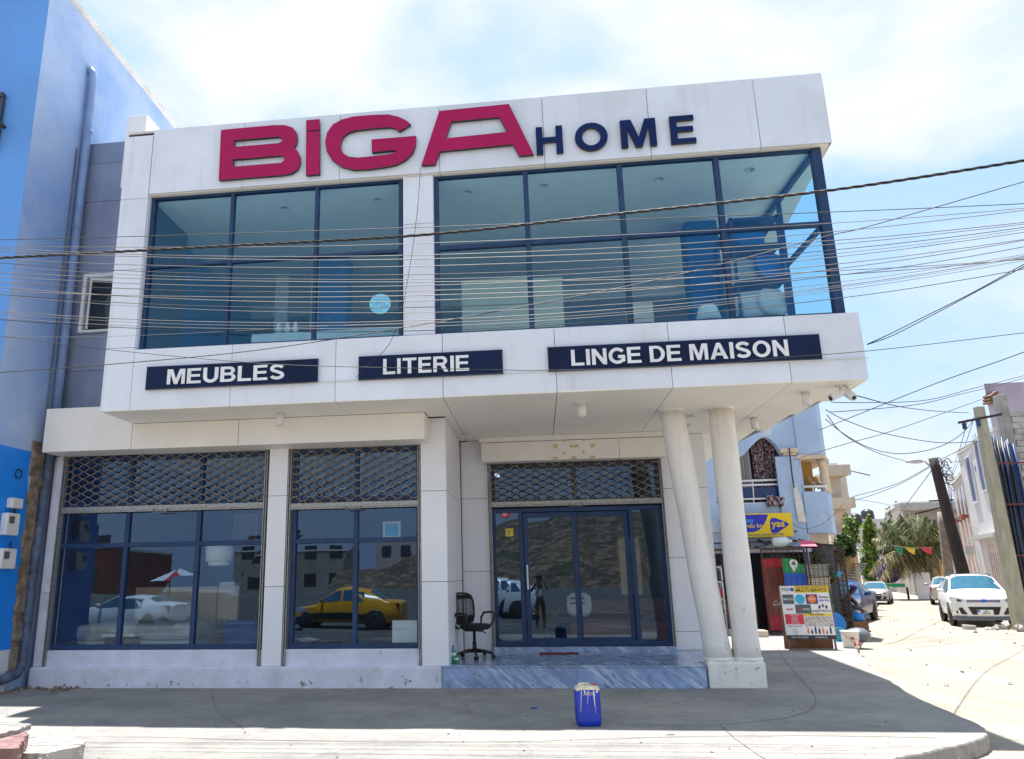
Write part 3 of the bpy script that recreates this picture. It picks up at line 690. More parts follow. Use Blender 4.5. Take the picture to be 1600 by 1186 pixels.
# shutter boxes above the shop windows and the door
mb = MB(); mb.box(-6.49,-4.69,11.53,12.1,3.695,4.115); mb.box(-4.682,-1.67,11.53,12.1,3.695,4.115); mb.box(-8.04,-6.50,11.535,12.09,3.70,4.43)
for x in (-7.9,-6.6,-6.4,-4.8,-4.6,-3.2,-1.8):
    for z in (3.76,4.06): mb.lathe([(.008,11.531),(.008,11.526)], (x,0,z), 8, axis='Y')
mb.build('shutter_box', 'fascia_cream', shop, bevel=.006)
mb = MB(); mb.box(-.965,1.55,14.02,14.3,3.665,4.02); mb.box(1.556,2.40,14.02,14.3,3.665,4.02); mb.box(-1.0,2.42,13.98,14.3,4.03,4.118)
for x in (-.9,.2,1.5,1.6,2.35):
    for z in (3.72,3.96): mb.lathe([(.007,14.021),(.007,14.016)], (x,0,z), 8, axis='Y')
db = mb.build('shutter_box', 'fascia_cream', shop, bevel=.006); db['label'] = 'shutter box over the entrance with old tape marks'
mb = MB()
for a, b, w, h in ((868,676,.10,.06),(897,675,.10,.07),(926,674,.08,.07),(881,688,.06,.05),(912,686,.04,.07),(868,697,.07,.08),(897,697,.16,.05),(926,696,.08,.07),(882,708,.05,.05),(912,707,.04,.05),(868,716,.10,.05),(897,715,.10,.05),(926,714,.09,.05)):
    p = at(a, b, 14.015); mb.box(p.x-w/2, p.x+w/2, 14.014, 14.019, p.z-h/2, p.z+h/2)
mb.build('tape_marks', 'tape', db)
# piers of the ground floor
def pier(name, x0, x1, Y, zs, d, mat='pillar_white'):
    m = MB(); m.box(x0+.006, x1-.006, Y+.03, Y+d, zs[0]+.003, zs[-1]-.003, 'panel_gap'); grid_panels(m, [x0,x1], zs, Y, .03, mat)
    for c, dd in zip(zs[:-1], zs[1:]): 
        for s in (x0-.002, x1-.018): m.box(s, s+.02, Y+.034, Y+d-.004, c+.004, dd-.004, mat)
    return m.build(name, parent=shop)
pier('pier', -8.13, -7.97, 12.04, [ZF,1.45,3.70], .3, 'plinth_paint'); pier('pier', -4.33, -4.01, 12.03, [ZF,1.50,2.93,3.70], .3)
pier('pier', -1.81, -1.40, 12.02, [ZF,1.54,2.94,4.12], 2.3)
# recessed entrance walls
mb = MB(); mb.box(-1.39,-.89,14.40,14.6,ZF,4.12,'panel_gap'); grid_panels(mb, [-1.39,-.88], [ZF,1.70,3.03,4.12], 14.36, .03, 'pillar_white')
mb.box(2.30,3.12,14.40,14.6,ZF,4.12,'panel_gap'); grid_panels(mb, [2.31,3.13], [ZF,.62,1.88,3.12,4.12], 14.36, .03, 'pillar_white')
mb.box(3.10,3.128,14.41,19,ZF,4.12,'pillar_white'); mb.box(-.9,2.35,14.42,14.6,3.68,4.12,'pillar_white')
mb.build('entrance_wall', parent=shop)
# shop windows
w1 = glazed('shop_window', [-7.93,-6.76,-5.52,-4.38], [.56,2.20,2.86,3.69], YW, 'glass_shop', .075)
w1['label'] = 'wide left shop window in three bays'
w2 = glazed('shop_window', [-3.90,-2.88,-1.86], [.56,2.20,2.86,3.69], YW, 'glass_shop', .075)
w2['label'] = 'narrower shop window in two bays'
# entrance: fixed lights and two sliding leaves
en = glazed('entrance_front', [-.80,-.30,1.71,2.26], [.39,2.83], YD, 'glass_shop', .08)
for c in kids(en):                                             # centre bay pane goes, leaves take its place
    if abs(sum(v.co.x for v in c.data.vertices)/4 - .705) < .05: bpy.data.objects.remove(c)
for i, (a, b) in enumerate(((-.25,.72),(.66,1.66))):
    Y = YD - .03 + i*.05; f = MB(); w = .085
    f.box(a,a+w,Y-.02,Y+.02,.42,2.74); f.box(b-w,b,Y-.02,Y+.02,.42,2.74); f.box(a+w,b-w,Y-.02,Y+.02,2.65,2.74); f.box(a+w,b-w,Y-.02,Y+.02,.42,.53)
    o = f.build('sliding_door', 'frame_blue', shop, bevel=.005)
    g = MB(); g.add([(a+w-.01,Y,.52),(b-w+.01,Y,.52),(b-w+.01,Y+.004,2.66),(a+w-.01,Y+.004,2.66)], [(0,1,2,3)]); g.build('pane', 'glass_shop', o, fix=False)
    if i == 0:
        h = MB(); h.bar((-.205,Y-.06,1.36),(-.205,Y-.06,1.80),.03,.03); h.bar((-.205,Y-.06,1.42),(-.205,Y-.02,1.42),.02,.02); h.bar((-.205,Y-.06,1.74),(-.205,Y-.02,1.74),.02,.02)
        h.build('handle', 'plastic_white', o, bevel=.006)
tw = glazed('transom_window', [-.80,.73,2.26], [2.90,3.67], YD+.06, 'glass_shop', .09, fmat='frame_dark')
for a, b, w, h, m in ((790,803,.16,.13,'sticker_red'),(796,832,.14,.14,'sticker_yellow'),):
    mb = MB(); p = at(a, b, 14.39); mb.box(p.x-w/2, p.x+w/2, 14.385, 14.389, p.z-h/2, p.z+h/2, m)
    for k in range(3): mb.box(p.x-w*.32, p.x+w*(.3-.1*k), 14.382, 14.3845, p.z+h*(.22-.22*k)-.007, p.z+h*(.22-.22*k)+.007, 'sign_white' if m == 'sticker_red' else 'sign_grey')
    mb.build('sticker', parent=en)
# rolling lattice shutters pulled half up
def shutter(x0, x1, zb, zt, Y, lab, tz=ZF):
    s = MB(); pw = .125; ph = .062; rows = int((zt-zb-.1)/ph); n = int((x1-x0)/pw)
    pw = (x1-x0)/n; 
    for r in range(rows+1):
        z = zb+.11+r*ph; sg = 1 if r % 2 else -1; pts = []
        for k in range(n*4+1):
            x = x0+k*pw/4; u = (k % 4)
            dz = (0, .72, 1, .72)[u] if (k//4) % 2 == 0 else (0, -.72, -1, -.72)[u]
            pts.append((x+random.uniform(-.004,.004), Y+sg*.004+random.uniform(-.004,.004), z+sg*dz*ph*.5+random.uniform(-.004,.004)-.012*math.sin(PI*(x-x0)/(x1-x0))*(1-r/rows)))
        s.tube(pts, .009, 4, caps=False)
    o = s.build('shutter_grille', 'steel_mesh', shop, fix=False); o['label'] = lab
    b = MB(); b.box(x0, x1, Y-.025, Y+.025, zb, zb+.1); b.box(x0+.01,x1-.01,Y-.035,Y-.026,zb+.02,zb+.03); b.build('bottom_rail', 'steel_galv', o, bevel=.006)
    for x in (x0-.045, x1):
        t = MB(); t.box(x, x+.012, Y-.04, Y+.04, tz, zt); t.box(x+.033, x+.045, Y-.04, Y+.04, tz, zt); t.box(x+.0125, x+.0325, Y+.02, Y+.038, tz, zt); t.build('guide_track', 'steel_galv', o)
    k = MB(); xm = (x0+x1)/2; k.tube([(xm-.12,Y-.03,zb+.04),(xm-.12,Y-.07,zb-.02),(xm+.12,Y-.07,zb-.02),(xm+.12,Y-.03,zb+.04)], .008, 6); k.build('pull_handle', 'steel_mesh', o)
shutter(-7.91,-4.40, 2.735, 3.74, 12.06, 'wide lattice shutter over the left shop window')
shutter(-3.95,-1.86, 2.70, 3.74, 12.06, 'narrower lattice shutter over the second shop window')
shutter(-.82,2.27, 2.85, 3.72, 14.29, 'lattice shutter over the entrance door', .385)
# ground floor room
mb = MB(); mb.box(-8.1,3.1,12.5,14.38,.20,.285); mb.box(-8.1,3.1,14.61,19,.20,.285); mb.build('shop_floor', 'interior_floor', shop)
mb = MB(); mb.box(-8.1,-1.45,12.3,19,4.0,4.10); mb.box(-.85,3.08,14.62,19,4.0,4.10); mb.build('shop_ceiling', 'interior_wall', shop)
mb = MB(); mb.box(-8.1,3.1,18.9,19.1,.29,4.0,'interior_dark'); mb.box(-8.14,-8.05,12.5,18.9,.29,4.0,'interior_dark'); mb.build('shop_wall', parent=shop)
mb = MB(); mb.box(-8.14,-6.6,12.6,19,4.11,9.70); mb.box(-8.14,3.9,18.92,19.15,4.11,7.72); mb.build('rear_wall', 'plaster_white', shop)

# ------------------------------------------------------------------ lettering and boards on the front
Z4 = lambda *ps: [(lambda p: (p.x, p.z))(at(320+a/2.757, 130+b/2.757, 10.54)) for a, b in ps]
YL = 10.59
sg = thing('shop_sign', 'large magenta raised letters reading BiGA on the roof fascia', 'sign', (-2.3,10.6,7.8), world=True)
flat([Z4((70,202),(150,194),(230,187),(300,181),(345,181),(378,191),(395,212),(398,238),(393,262),(382,277),(398,290),(410,315),(411,345),(400,370),(375,388),(335,396),(230,404),(150,411),(60,418)),
      Z4((127,246),(200,240),(318,230),(332,236),(334,248),(322,258),(220,267),(125,275)),
      Z4((122,328),(200,323),(325,311),(341,317),(344,330),(330,343),(220,352),(122,360))], 'letter', 'magenta', sg, (0,YL,0), .055, 'letter_edge')
flat([Z4((437,160),(494,155),(494,201),(437,206))], 'letter_dot', 'magenta', sg, (0,YL,0), .055, 'letter_edge')
flat([Z4((437,211),(495,206),(494,392),(435,397))], 'letter', 'magenta', sg, (0,YL,0), .055, 'letter_edge')
flat([Z4((888,178),(838,207),(822,194),(795,189),(720,195),(655,202),(620,212),(598,228),(586,252),(585,280),(597,303),(620,317),(660,321),(740,313),(795,306),(818,299),(832,287),(720,298),(718,243),(910,227),(909,262),(897,298),(868,328),(825,351),(765,363),(700,371),(640,373),(590,360),(548,330),(525,295),(518,255),(527,213),(552,178),(590,157),(640,144),(720,137),(790,135),(835,145),(868,161))], 'letter', 'magenta', sg, (0,YL,0), .055, 'letter_edge')
flat([Z4((1010,120),(1310,90),(1417,307),(1355,313),(1328,263),(1012,294),(992,350),(933,354)), Z4((1062,166),(1268,146),(1303,210),(1038,238))], 'letter', 'magenta', sg, (0,YL,0), .055, 'letter_edge')
sh = thing('shop_sign', 'smaller navy raised letters reading HOME on the roof fascia', 'sign', (.25,10.6,7.87), world=True)
for ch, a, b in (('H',.25,.655),('O',.84,1.335),('M',1.53,2.055),('E',2.265,2.63)): glyphs(ch, a, b, 7.87, .465, YL, 'navy', sh, .05, 'letter_edge')
for word, x0, x1, a, b in (('MEUBLES',-5.79,-3.12,-5.45,-3.62),('LITERIE',-2.50,-.385,-2.13,-.87),('LINGE DE MAISON',.265,3.98,.59,3.55)):
    t = thing('sign_board', 'navy sign board on the canopy reading ' + word, 'sign board', (x0,10.6,4.43), group='navy word boards on the canopy', world=True)
    mb = MB(); mb.box(x0,x1,10.545,10.592,4.432,4.772); bd = mb.build('board', 'navy_board', t, bevel=.004)
    glyphs(word, a, b, 4.485, .235, 10.544, 'letter_white', t, .006)
    mb = MB(); mb.box(x0-.006,x1+.006,10.55,10.594,4.422,4.431); mb.box(x0-.006,x1+.006,10.55,10.594,4.773,4.781); mb.build('trim', 'frame_dark', t)
# ------------------------------------------------------------------ neighbour building at the left
nb = thing('blue_building', 'tall blue painted building with a pale side wall left of the store', 'building', (-8.25,10.6,0), world=True)
mb = MB(); mb.box(-22,-8.25,10.6,24,0,12.2,'blue_side'); mb.add([(-22,10.596,0),(-8.25,10.596,0),(-8.25,10.596,12.2),(-22,10.596,12.2)], [(0,1,2,3)], 'blue_front'); mb.build('wall', parent=nb)
mb = MB(); mb.box(-8.36,-8.20,10.5,24,12.2,12.32); mb.box(-22,-8.37,10.5,10.7,12.2,12.32); mb.build('parapet', 'coping', nb, bevel=.01)
mb = MB(); pts = [(10.60,.62),(11.62,.62),(11.60,1.2),(11.66,1.8),(11.58,2.3),(11.62,2.9),(11.55,3.3),(11.56,3.72),(10.60,3.71)]
mb.add([(-8.247,y,z) for y,z in pts], [tuple(range(len(pts)))]); mb.build('painted_dado', 'blue_bright', nb)
mb = MB(); mb.add([(-8.246,10.6,0),(-8.246,11.6,0),(-8.246,11.6,.61),(-8.246,10.6,.61)], [(0,1,2,3)]); mb.build('base_band', 'wall_far_white', nb)
mb = MB(); n = 26
for i in range(n):
    z0 = .15+i*3.75/n; z1 = z0+3.75/n; a = 11.60+random.uniform(-.05,.03); b = 11.83+random.uniform(-.02,.05); e = random.uniform(.01,.05)
    mb.box(-8.25, -8.24+e, a, b, z0, z1+random.uniform(0,.02))
mb.build('joint_mortar', 'raw_mortar', nb, bevel=.01)
mb = MB(); mb.box(-10.4,-8.86,10.585,10.594,8.72,9.75); wn = mb.build('window', 'window_dark', nb)
mb = MB(); mb.box(-10.4,-8.82,10.5,10.594,9.76,9.84); mb.box(-8.86,-8.82,10.52,10.594,8.7,9.755); mb.build('window_frame', 'frame_dark', wn)
mb = MB(); a = at(0,192,10.4); mb.tube([a+Vector((-.4,.2,.25)), a, at(7,199,10.4)], .035, 8); mb.build('bracket', 'black', nb)
dp = thing('drain_pipe', 'long blue painted drain pipe running down the side of the blue building', 'drain pipe', (-8.16,11.95,0), world=True)
mb = MB(); mb.tube([(-8.25,11.92,11.22),(-8.19,11.92,11.24),(-8.15,11.92,11.18),(-8.15,11.93,11.0),(-8.15,11.95,8.0),(-8.15,11.95,4.42)], .075, 12)
for z in (6.0,7.9,9.9): mb.tube([(-8.15,11.95,z),(-8.15,11.95,z+.05)], .088, 12)
mb.build('upper_pipe', 'pipe_blue', dp)
mb = MB(); mb.tube([(-8.15,11.95,4.41),(-8.16,11.93,3.6),(-8.17,11.86,2.0),(-8.17,11.84,.42),(-8.17,11.80,.30),(-8.16,11.72,.25),(-8.1,11.3,.2)], .075, 12)
mb.tube([(-8.17,11.852,1.78),(-8.17,11.85,1.83)], .09, 12)
mb.build('lower_pipe', 'pipe_dark', dp)
mb = MB(); mb.tube([(-8.22,11.80,9.5),(-8.22,11.80,6.8),(-8.21,11.79,4.6),(-8.2,11.8,4.0),(-8.22,11.7,3.6)], .014, 6); mb.build('cable_run', 'cable_grey', dp)
for (z0, z1, y0, y1, lab) in ((2.76,2.92,11.10,11.36,'small pale junction box above the two electricity meters'),(2.34,2.68,11.02,11.33,'electricity meter box directly under the small junction box'),(1.83,2.14,11.0,11.35,'lower electricity meter box on the bright blue wall')):
    t = thing('meter_box', lab, 'meter box', (-8.25,(y0+y1)/2,z0), group='meter boxes on the bright blue wall', world=True)
    mb = MB(); mb.box(-8.245,-8.13,y0,y1,z0,z1); mb.build('housing', 'plastic_white', t, bevel=.02)
    if z1-z0 > .2:
        mb = MB(); mb.box(-8.131,-8.124,y0+.05,y0+.17,z1-.16,z1-.05); mb.build('display', 'sign_grey', t)
        mb = MB(); mb.tube([(-8.2,(y0+y1)/2+.1,z1),(-8.22,(y0+y1)/2+.12,z1+.1)], .012, 6); mb.build('cable', 'cable_black', t)
p = Vector((-8.243,11.3,3.32)); mb = MB(); mb.tube([p+Vector((.01,.08*math.cos(k*.5)*(1+.1*math.sin(k)),.07*math.sin(k*.5))) for k in range(28)], .008, 6)
tag(mb.build('wire_coil', 'cable_black'), 'small coil of black wire on the bright blue wall', 'wire coil')
# ------------------------------------------------------------------ lamps and cameras under the canopy
LL = {0:'ceiling lamp over the wide left shop window', 1:'ceiling lamp under the canopy between the door and the leaning column', 2:'ceiling lamp behind the upright column near the side street', 3:'ceiling lamp at the street corner beside the security cameras'}
for i, p in enumerate(((438,648),(909,633),(1178,655),(1259,615))):
    q = gz(*p, 4.10); t = thing('ceiling_lamp', 'white cylindrical ' + LL[i], 'ceiling lamp', (q.x,q.y,4.116), group='white can lamps under the canopy')
    mb = MB(); mb.lathe([(.062,0),(.062,-.19),(.05,-.19),(.045,-.14)], (0,0,0), 20); mb.build('housing', 'plastic_white', t)
    mb = MB(); mb.lathe([(.044,-.17),(.04,-.172)], (0,0,0), 16); mb.build('lens', 'lens_clear', t)
for i, p in enumerate(((726,678),(1080,650),(1073,664))):
    q = gz(*p, 4.12); mb = MB(); mb.lathe([(.075,4.121),(.07,4.112),(.055,4.116),(.05,4.12)], (q.x,q.y,0), 20)
    tag(mb.build('spot_lamp', 'chrome'), ['recessed round spot lamp beside the entrance pillar','recessed round spot lamp between the two columns','recessed round spot lamp close to the leaning column top'][i], 'spot lamp', 'recessed spots in the entrance soffit')
for i, (p, d) in enumerate((((1312,606),(-.25,-.06,-.10)),((1325,612),(.05,-.2,-.16)))):
    q = at(*p, 10.9); t = thing('security_camera', ['white box security camera pointing along the canopy front','white round security camera pointing at the side street'][i], 'security camera', (q.x,q.y,4.118), world=True)
    mb = MB(); mb.lathe([(.05,4.118),(.05,4.10),(.02,4.095)], (q.x,q.y,0), 14); mb.tube([(q.x,q.y,4.1),(q.x+.01,q.y,4.05),(q.x-.01,q.y-.02,4.02)], .018, 8); mb.build('bracket', 'plastic_white', t)
    c = Vector((q.x-.01,q.y-.03,3.99)); dv = Vector(d).normalized(); mb = MB()
    if i == 0: mb.bar(c-dv*.10, c+dv*.17, .095, .085); mb.bar(c-dv*.05+Vector((0,0,.052)), c+dv*.20+Vector((0,0,.052)), .11, .01)
    else: mb.tube([c-dv*.09,c-dv*.07,c+dv*.08,c+dv*.13], [.04,.06,.06,.05], 16)
    mb.build('body', 'plastic_white', t, bevel=.008 if i == 0 else 0)
    mb = MB(); mb.tube([c+dv*(.17 if i == 0 else .13), c+dv*(.178 if i == 0 else .138)], .03, 14); mb.build('lens', 'black', t)
# ------------------------------------------------------------------ pale blue apartment building behind the kiosk
Y0 = 23.0
P2 = lambda pts, Y=Y0: [(lambda p: (p.x, p.z))(at(a, b, Y)) for a, b in pts]
ap = thing('apartment_building', 'pale blue apartment building with an arched balcony and a rounded bay', 'building', (7,23,0), world=True)
x_l = 3.6; pr = at(1251, 720, Y0).x; zt = 7.6
arch = P2([(1120,788),(1232,787),(1229,733),(1222,710),(1212,694),(1202,685),(1195,682),(1186,686),(1175,696),(1163,710),(1140,725),(1120,735)])
flat([[(x_l,2.75),(pr,2.75),(pr,zt),(x_l,zt)], arch], 'wall', 'apart_blue', ap, (0,Y0+.25,0), .25)
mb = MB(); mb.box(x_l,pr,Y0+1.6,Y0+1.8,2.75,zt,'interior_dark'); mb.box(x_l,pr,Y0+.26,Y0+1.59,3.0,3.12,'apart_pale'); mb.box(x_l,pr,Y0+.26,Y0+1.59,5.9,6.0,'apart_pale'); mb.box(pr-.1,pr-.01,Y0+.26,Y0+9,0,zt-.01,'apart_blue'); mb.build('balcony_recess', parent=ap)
mb = MB(); a = at(1218,712,Y0); b = at(1244,700,Y0); mb.box(a.x,b.x,Y0-.14,Y0-.005,b.z-.14,b.z-.02); mb.box(a.x+.08,b.x-.03,Y0-.10,Y0-.006,b.z-.22,b.z-.142); mb.build('capital', 'cream_trim', ap, bevel=.015)
a = at(1228,840,Y0); b = at(1245,712,Y0); mb = MB(); mb.box(a.x-.05,b.x-.02,Y0-.08,Y0-.004,2.3,b.z-.02); mb.build('pier', 'apart_blue', ap, bevel=.01)
def curtain(name, x0, x1, z0, z1, Y, mat, parent, lab):
    m = MB(); n = 40; top = []; bot = []
    for i in range(n+1):
        x = x0+(x1-x0)*i/n; top.append((x, Y+.035*math.sin(i*1.3), z1)); bot.append((x+.03*math.sin(i*.5), Y+.06*math.sin(i*1.3+.4), z0))
    m.loft([bot, top], None, True, closed=False, caps=False)
    tag(m.build(name, mat, parent, fix=False), lab, 'curtain'); 
a = at(1184,784,Y0+.4); b = at(1223,690,Y0+.4); curtain('curtain', a.x, b.x, a.z, b.z+.1, Y0+.45, 'curtain_print', None, 'dark printed curtain hanging in the arched balcony')
a = at(1140,784,Y0+.4); b = at(1172,706,Y0+.4); curtain('curtain', a.x, b.x, a.z, b.z+.1, Y0+.5, 'curtain_grey', None, 'plain grey curtain hanging at the left of the arched balcony')
mb = MB()
for y in (750,757,779,786): mb.tube([at(1120,y+3 if y<760 else y+2,Y0+.06), at(1234,y-1,Y0+.06)], .03 if y in (750,757) else .025, 8)
for x in (1176,1218): mb.tube([at(x,749,Y0+.06), at(x+2,788,Y0+.06)], .018, 6)
rl = mb.build('railing', 'rail_white', ap)
a = at(1130,780,Y0+.08); b = at(1231,757,Y0+.08); mb = MB(); mb.box(a.x,b.x,Y0+.085,Y0+.10,a.z+.02,b.z-.06); mb.build('glass_panel', 'glass_panel_blue', rl)
mb = MB(); q = at(1210,783,Y0-.02)
for i in range(9): mb.obox(Matrix.Translation(q+Vector((random.uniform(-.22,.22),random.uniform(-.05,.03),random.uniform(-.08,.07)))) @ Matrix.Rotation(random.uniform(-1,1),4,'Y'), .28,.12,.10)
tag(mb.build('bundle', 'curtain_print', bevel=.03), 'crumpled printed cloth stuffed over the lower balcony rail', 'cloth')
# bay with chamfered corner
bl, bm_, br = at(1253,765,Y0).x, at(1291,765,Y0).x, at(1319,765,Y0).x
def bay(z0, z1, name, mat, grow=0.0):
    m = MB(); m.prism([(bl-grow,Y0-.05-grow),(bm_+grow*.5,Y0-.05-grow),(br+grow,Y0+1.0-grow),(br+grow,Y0+9),(bl-grow,Y0+9)], z0, z1); return m.build(name, mat, ap, bevel=.01)
zb0, zb1, zb2 = at(1270,833,Y0).z, at(1270,768,Y0).z, at(1270,711,Y0).z
bay(zb2, zt+.1, 'bay_upper', 'apart_blue'); bay(zb2-.12, zb2-.002, 'bay_cornice', 'cream_trim', .05)
bay(zb0, zb1, 'bay_parapet', 'apart_blue')
mb = MB(); mb.prism([(bl+.02,Y0+.6),(bm_-.1,Y0+.6),(br-.3,Y0+1.5),(br-.3,Y0+3),(bl+.02,Y0+3)], zb1+.001, zb2-.125); mb.build('bay_room', 'ochre_wall', ap)
for x, y in ((bm_+.02,Y0+.1),(br-.16,Y0+.85)): mb = MB(); mb.lathe([(.14,zb1),(.11,zb1+.15),(.10,zb2-.3),(.15,zb2-.124)], (x,y,0), 14); mb.build('bay_column', 'cream_trim', ap)
mb = MB(); zr = zb1+.14
mb.tube([(bl,Y0-.02,zr),(bm_,Y0-.02,zr),(br-.02,Y0+1.0,zr)], .035, 8)
for x, y in ((bl+.3,Y0-.02),(bm_,Y0-.02),(br-.1,Y0+.9)): mb.tube([(x,y,zb1),(x,y,zr)], .02, 6)
mb.build('bay_railing', 'rail_white', ap)
mb = MB(); mb.prism([(bl+.1,Y0+.3),(bm_,Y0+.3),(br-.25,Y0+1.2),(br-.25,Y0+9),(bl+.1,Y0+9)], zb0-.28, zb0-.001); mb.build('bay_bracket', 'cream_trim', ap)
mb = MB(); q = at(1275,757,Y0+.3)
for i in range(2): mb = MB(); mb.tube([q+Vector((i*.16-.05,0,-.12)), q+Vector((i*.16-.18,.02,.22))], [.075,.055], 10); tag(mb.build('bolster', 'board_yellow'), ['left ochre cushion propped on the bay balcony ledge','right ochre cushion propped on the bay balcony ledge'][i], 'cushion')
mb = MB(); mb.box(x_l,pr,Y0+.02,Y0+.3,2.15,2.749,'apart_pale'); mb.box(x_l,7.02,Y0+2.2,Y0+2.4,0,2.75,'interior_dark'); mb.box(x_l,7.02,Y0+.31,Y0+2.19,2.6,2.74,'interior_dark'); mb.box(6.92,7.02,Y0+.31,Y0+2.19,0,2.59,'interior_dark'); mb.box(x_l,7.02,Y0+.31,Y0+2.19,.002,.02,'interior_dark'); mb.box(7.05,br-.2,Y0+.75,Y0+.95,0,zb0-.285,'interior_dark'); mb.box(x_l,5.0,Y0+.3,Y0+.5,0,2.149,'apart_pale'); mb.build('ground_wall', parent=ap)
mb = MB(); mb.tube([at(1233,700,Y0-.2), at(1238,745,Y0-.2), at(1241,762,Y0-.2)], .02, 8); mb.build('pipe', 'cable_black', ap)
mb = MB(); q0 = at(1241,755,Y0-.15); q1 = at(1256,815,Y0-.15)
mb.loft([[(q0.x-.05,q0.y,q0.z),(q0.x+.05,q0.y,q0.z)],[(q1.x-.16,q1.y,q1.z+.3),(q1.x+.0,q1.y-.05,q1.z+.5)],[(q1.x-.14,q1.y,q1.z),(q1.x+.06,q1.y-.05,q1.z)]], None, True, closed=False, caps=False)
tag(mb.build('hanging_sheet', 'pvc_sheet', fix=False), 'narrow off white sheet hanging down the balcony pier', 'sheet')
# sign panel over the shop
a = at(1150,840,Y0-.3); b = at(1236,801,Y0-.3); sx0, sx1, sz0, sz1 = a.x-.25, b.x, a.z, b.z; YS = Y0-.3; w_ = sx1-sx0; h_ = sz1-sz0
t = thing('shop_sign', 'yellow and blue shop panel reading yas under the balcony', 'sign', (sx0,YS,sz0), world=True)
mb = MB(); mb.box(sx0,sx1,YS,YS+.08,sz0,sz1); mb.build('board', 'yellow_sign', t, bevel=.006)
flat([[(-.1,h_*.95),(w_*.60,h_*.95)]+[(w_*.56,h_*.7),(w_*.50,h_*.45),(w_*.44,h_*.3),(w_*.36,h_*.22),(w_*.2,h_*.2),(0,h_*.2)]], 'blue_shape', 'sign_blue', t, (sx0+.1,YS-.001,sz0), .006)
flat([[(w_*.665,h_*.24),(w_*.67,h_*.66),(w_*.70,h_*.80),(w_*.76,h_*.79),(w_*.92,h_*.60),(w_*.95,h_*.52),(w_*.92,h_*.44),(w_*.76,h_*.16),(w_*.70,h_*.15)]], 'badge', 'sign_blue', t, (sx0,YS-.001,sz0), .006)
text('yas', 'lettering', 'yellow_sign', t, (sx0+w_*.69,YS-.009,sz0+h_*.42), .27, bold=.006, sx=1.05)
text('pay', 'lettering', 'sign_cyan', t, (sx0+w_*.30,YS-.009,sz0+h_*.63), .17, bold=.002)
text('ki-ndu ko !', 'lettering', 'yellow_sign', t, (sx0+w_*.20,YS-.009,sz0+h_*.40), .17, bold=.002)
text('www.yas.sn  Service client 1200', 'lettering', 'sign_blue', t, (sx0+w_*.32,YS-.009,sz0+h_*.07), .075)
# ------------------------------------------------------------------ kiosk cage and shop front
YK = 22.0
K = lambda a, b, d=0: at(a, b, YK+d)
cage = thing('security_cage', 'rusty welded bar cage enclosing the kiosk front', 'cage', (7,22,0), world=True)
def grille(p00, p10, p01, p11, nx, nz, r, name, fr=.028):
    m = MB(); p00, p10, p01, p11 = map(Vector, (p00,p10,p01,p11))
    for i in range(nx+1):
        a = p00.lerp(p10, i/nx); b = p01.lerp(p11, i/nx); q = fr if i in (0,nx) else r; m.bar(a, b, q, q)
    for j in range(nz+1):
        a = p00.lerp(p01, j/nz); b = p10.lerp(p11, j/nz); q = fr if j in (0,nz) else r; m.bar(a, b, q, q)
    return m.build(name, 'rust_dark', cage)
x1, x2, x3 = 6.02, 7.12, 8.12
grille((x1,YK,.02),(x2,YK,.02),(x1+.0,YK,2.2),(x2,YK,2.2), 8, 11, .011, 'front_grille', .04)
grille((x2+.08,YK,.02),(x3,YK,.02),(x2+.08,YK,2.25),(x3,YK,2.15), 8, 12, .011, 'corner_grille', .035)
grille((x3,YK,.02),(8.35,YK+1.25,.02),(x3,YK,2.15),(8.35,YK+1.25,2.15), 9, 16, .014, 'side_grille', .04)
grille((3.9,YK,.02),(5.1,YK,.02),(3.9,YK,2.2),(5.1,YK,2.2), 8, 11, .011, 'front_grille', .035)
mb = MB()
for a, b in (((3.9,YK,2.24),(8.12,YK,2.24)),((3.9,YK+.9,2.42),(7.3,YK+.9,2.45)),((7.0,YK+.9,2.5),(8.2,YK-.05,2.2)),((7.3,YK+.95,2.5),(8.25,YK+.4,2.2)),((5.7,YK+.9,2.42),(6.0,YK,2.25)),((6.5,YK+.9,2.42),(6.9,YK,2.25))): mb.bar(a, b, .035, .035)
mb.bar((6.1,YK+.9,2.6),(7.3,YK+.9,2.72),.03,.03)
mb.build('top_frame', 'rust_dark', cage)
mb = MB(); mb.box(3.8,7.4,YK+.2,YK+1.2,2.255,2.275); mb.build('top_sheet', 'block_wall', cage)
def small(name, lab, cat, bld, mat=None, **k): 
    m = MB(); bld(m); return tag(m.build(name, mat, **k), lab, cat)
small('plastic_bottle', 'big clear water bottle lying on the kiosk roof', 'bottle', lambda m: m.tube([(6.40,YK+.25,2.40),(6.45,YK+.25,2.40),(6.78,YK+.25,2.42),(6.86,YK+.25,2.42),(6.93,YK+.25,2.42)], [.09,.13,.13,.05,.04], 14), 'water_white')
small('plastic_tub', 'blue plastic tub on the kiosk roof beside the column', 'tub', lambda m: m.lathe([(.11,2.276),(.14,2.52),(.12,2.52)], (5.58,YK+.3,0), 16), 'blue_plastic')
def junk(m):
    m.obox(Matrix.Translation((6.0,YK+.35,2.34)) @ Matrix.Rotation(.2,4,'Z'), .45,.25,.12)
def junk2(m):
    m.obox(Matrix.Translation((6.18,YK+.3,2.42)) @ Matrix.Rotation(.5,4,'Y'), .3,.2,.05)
small('scrap_box', 'flat dark box on the kiosk roof', 'box', junk, 'sign_grey', bevel=.01); small('scrap_board', 'tilted dark board beside the box on the kiosk roof', 'board', junk2, 'sign_black', bevel=.01)
a = at(1252,853,YK-.1); b = at(1277,845,YK-.1)
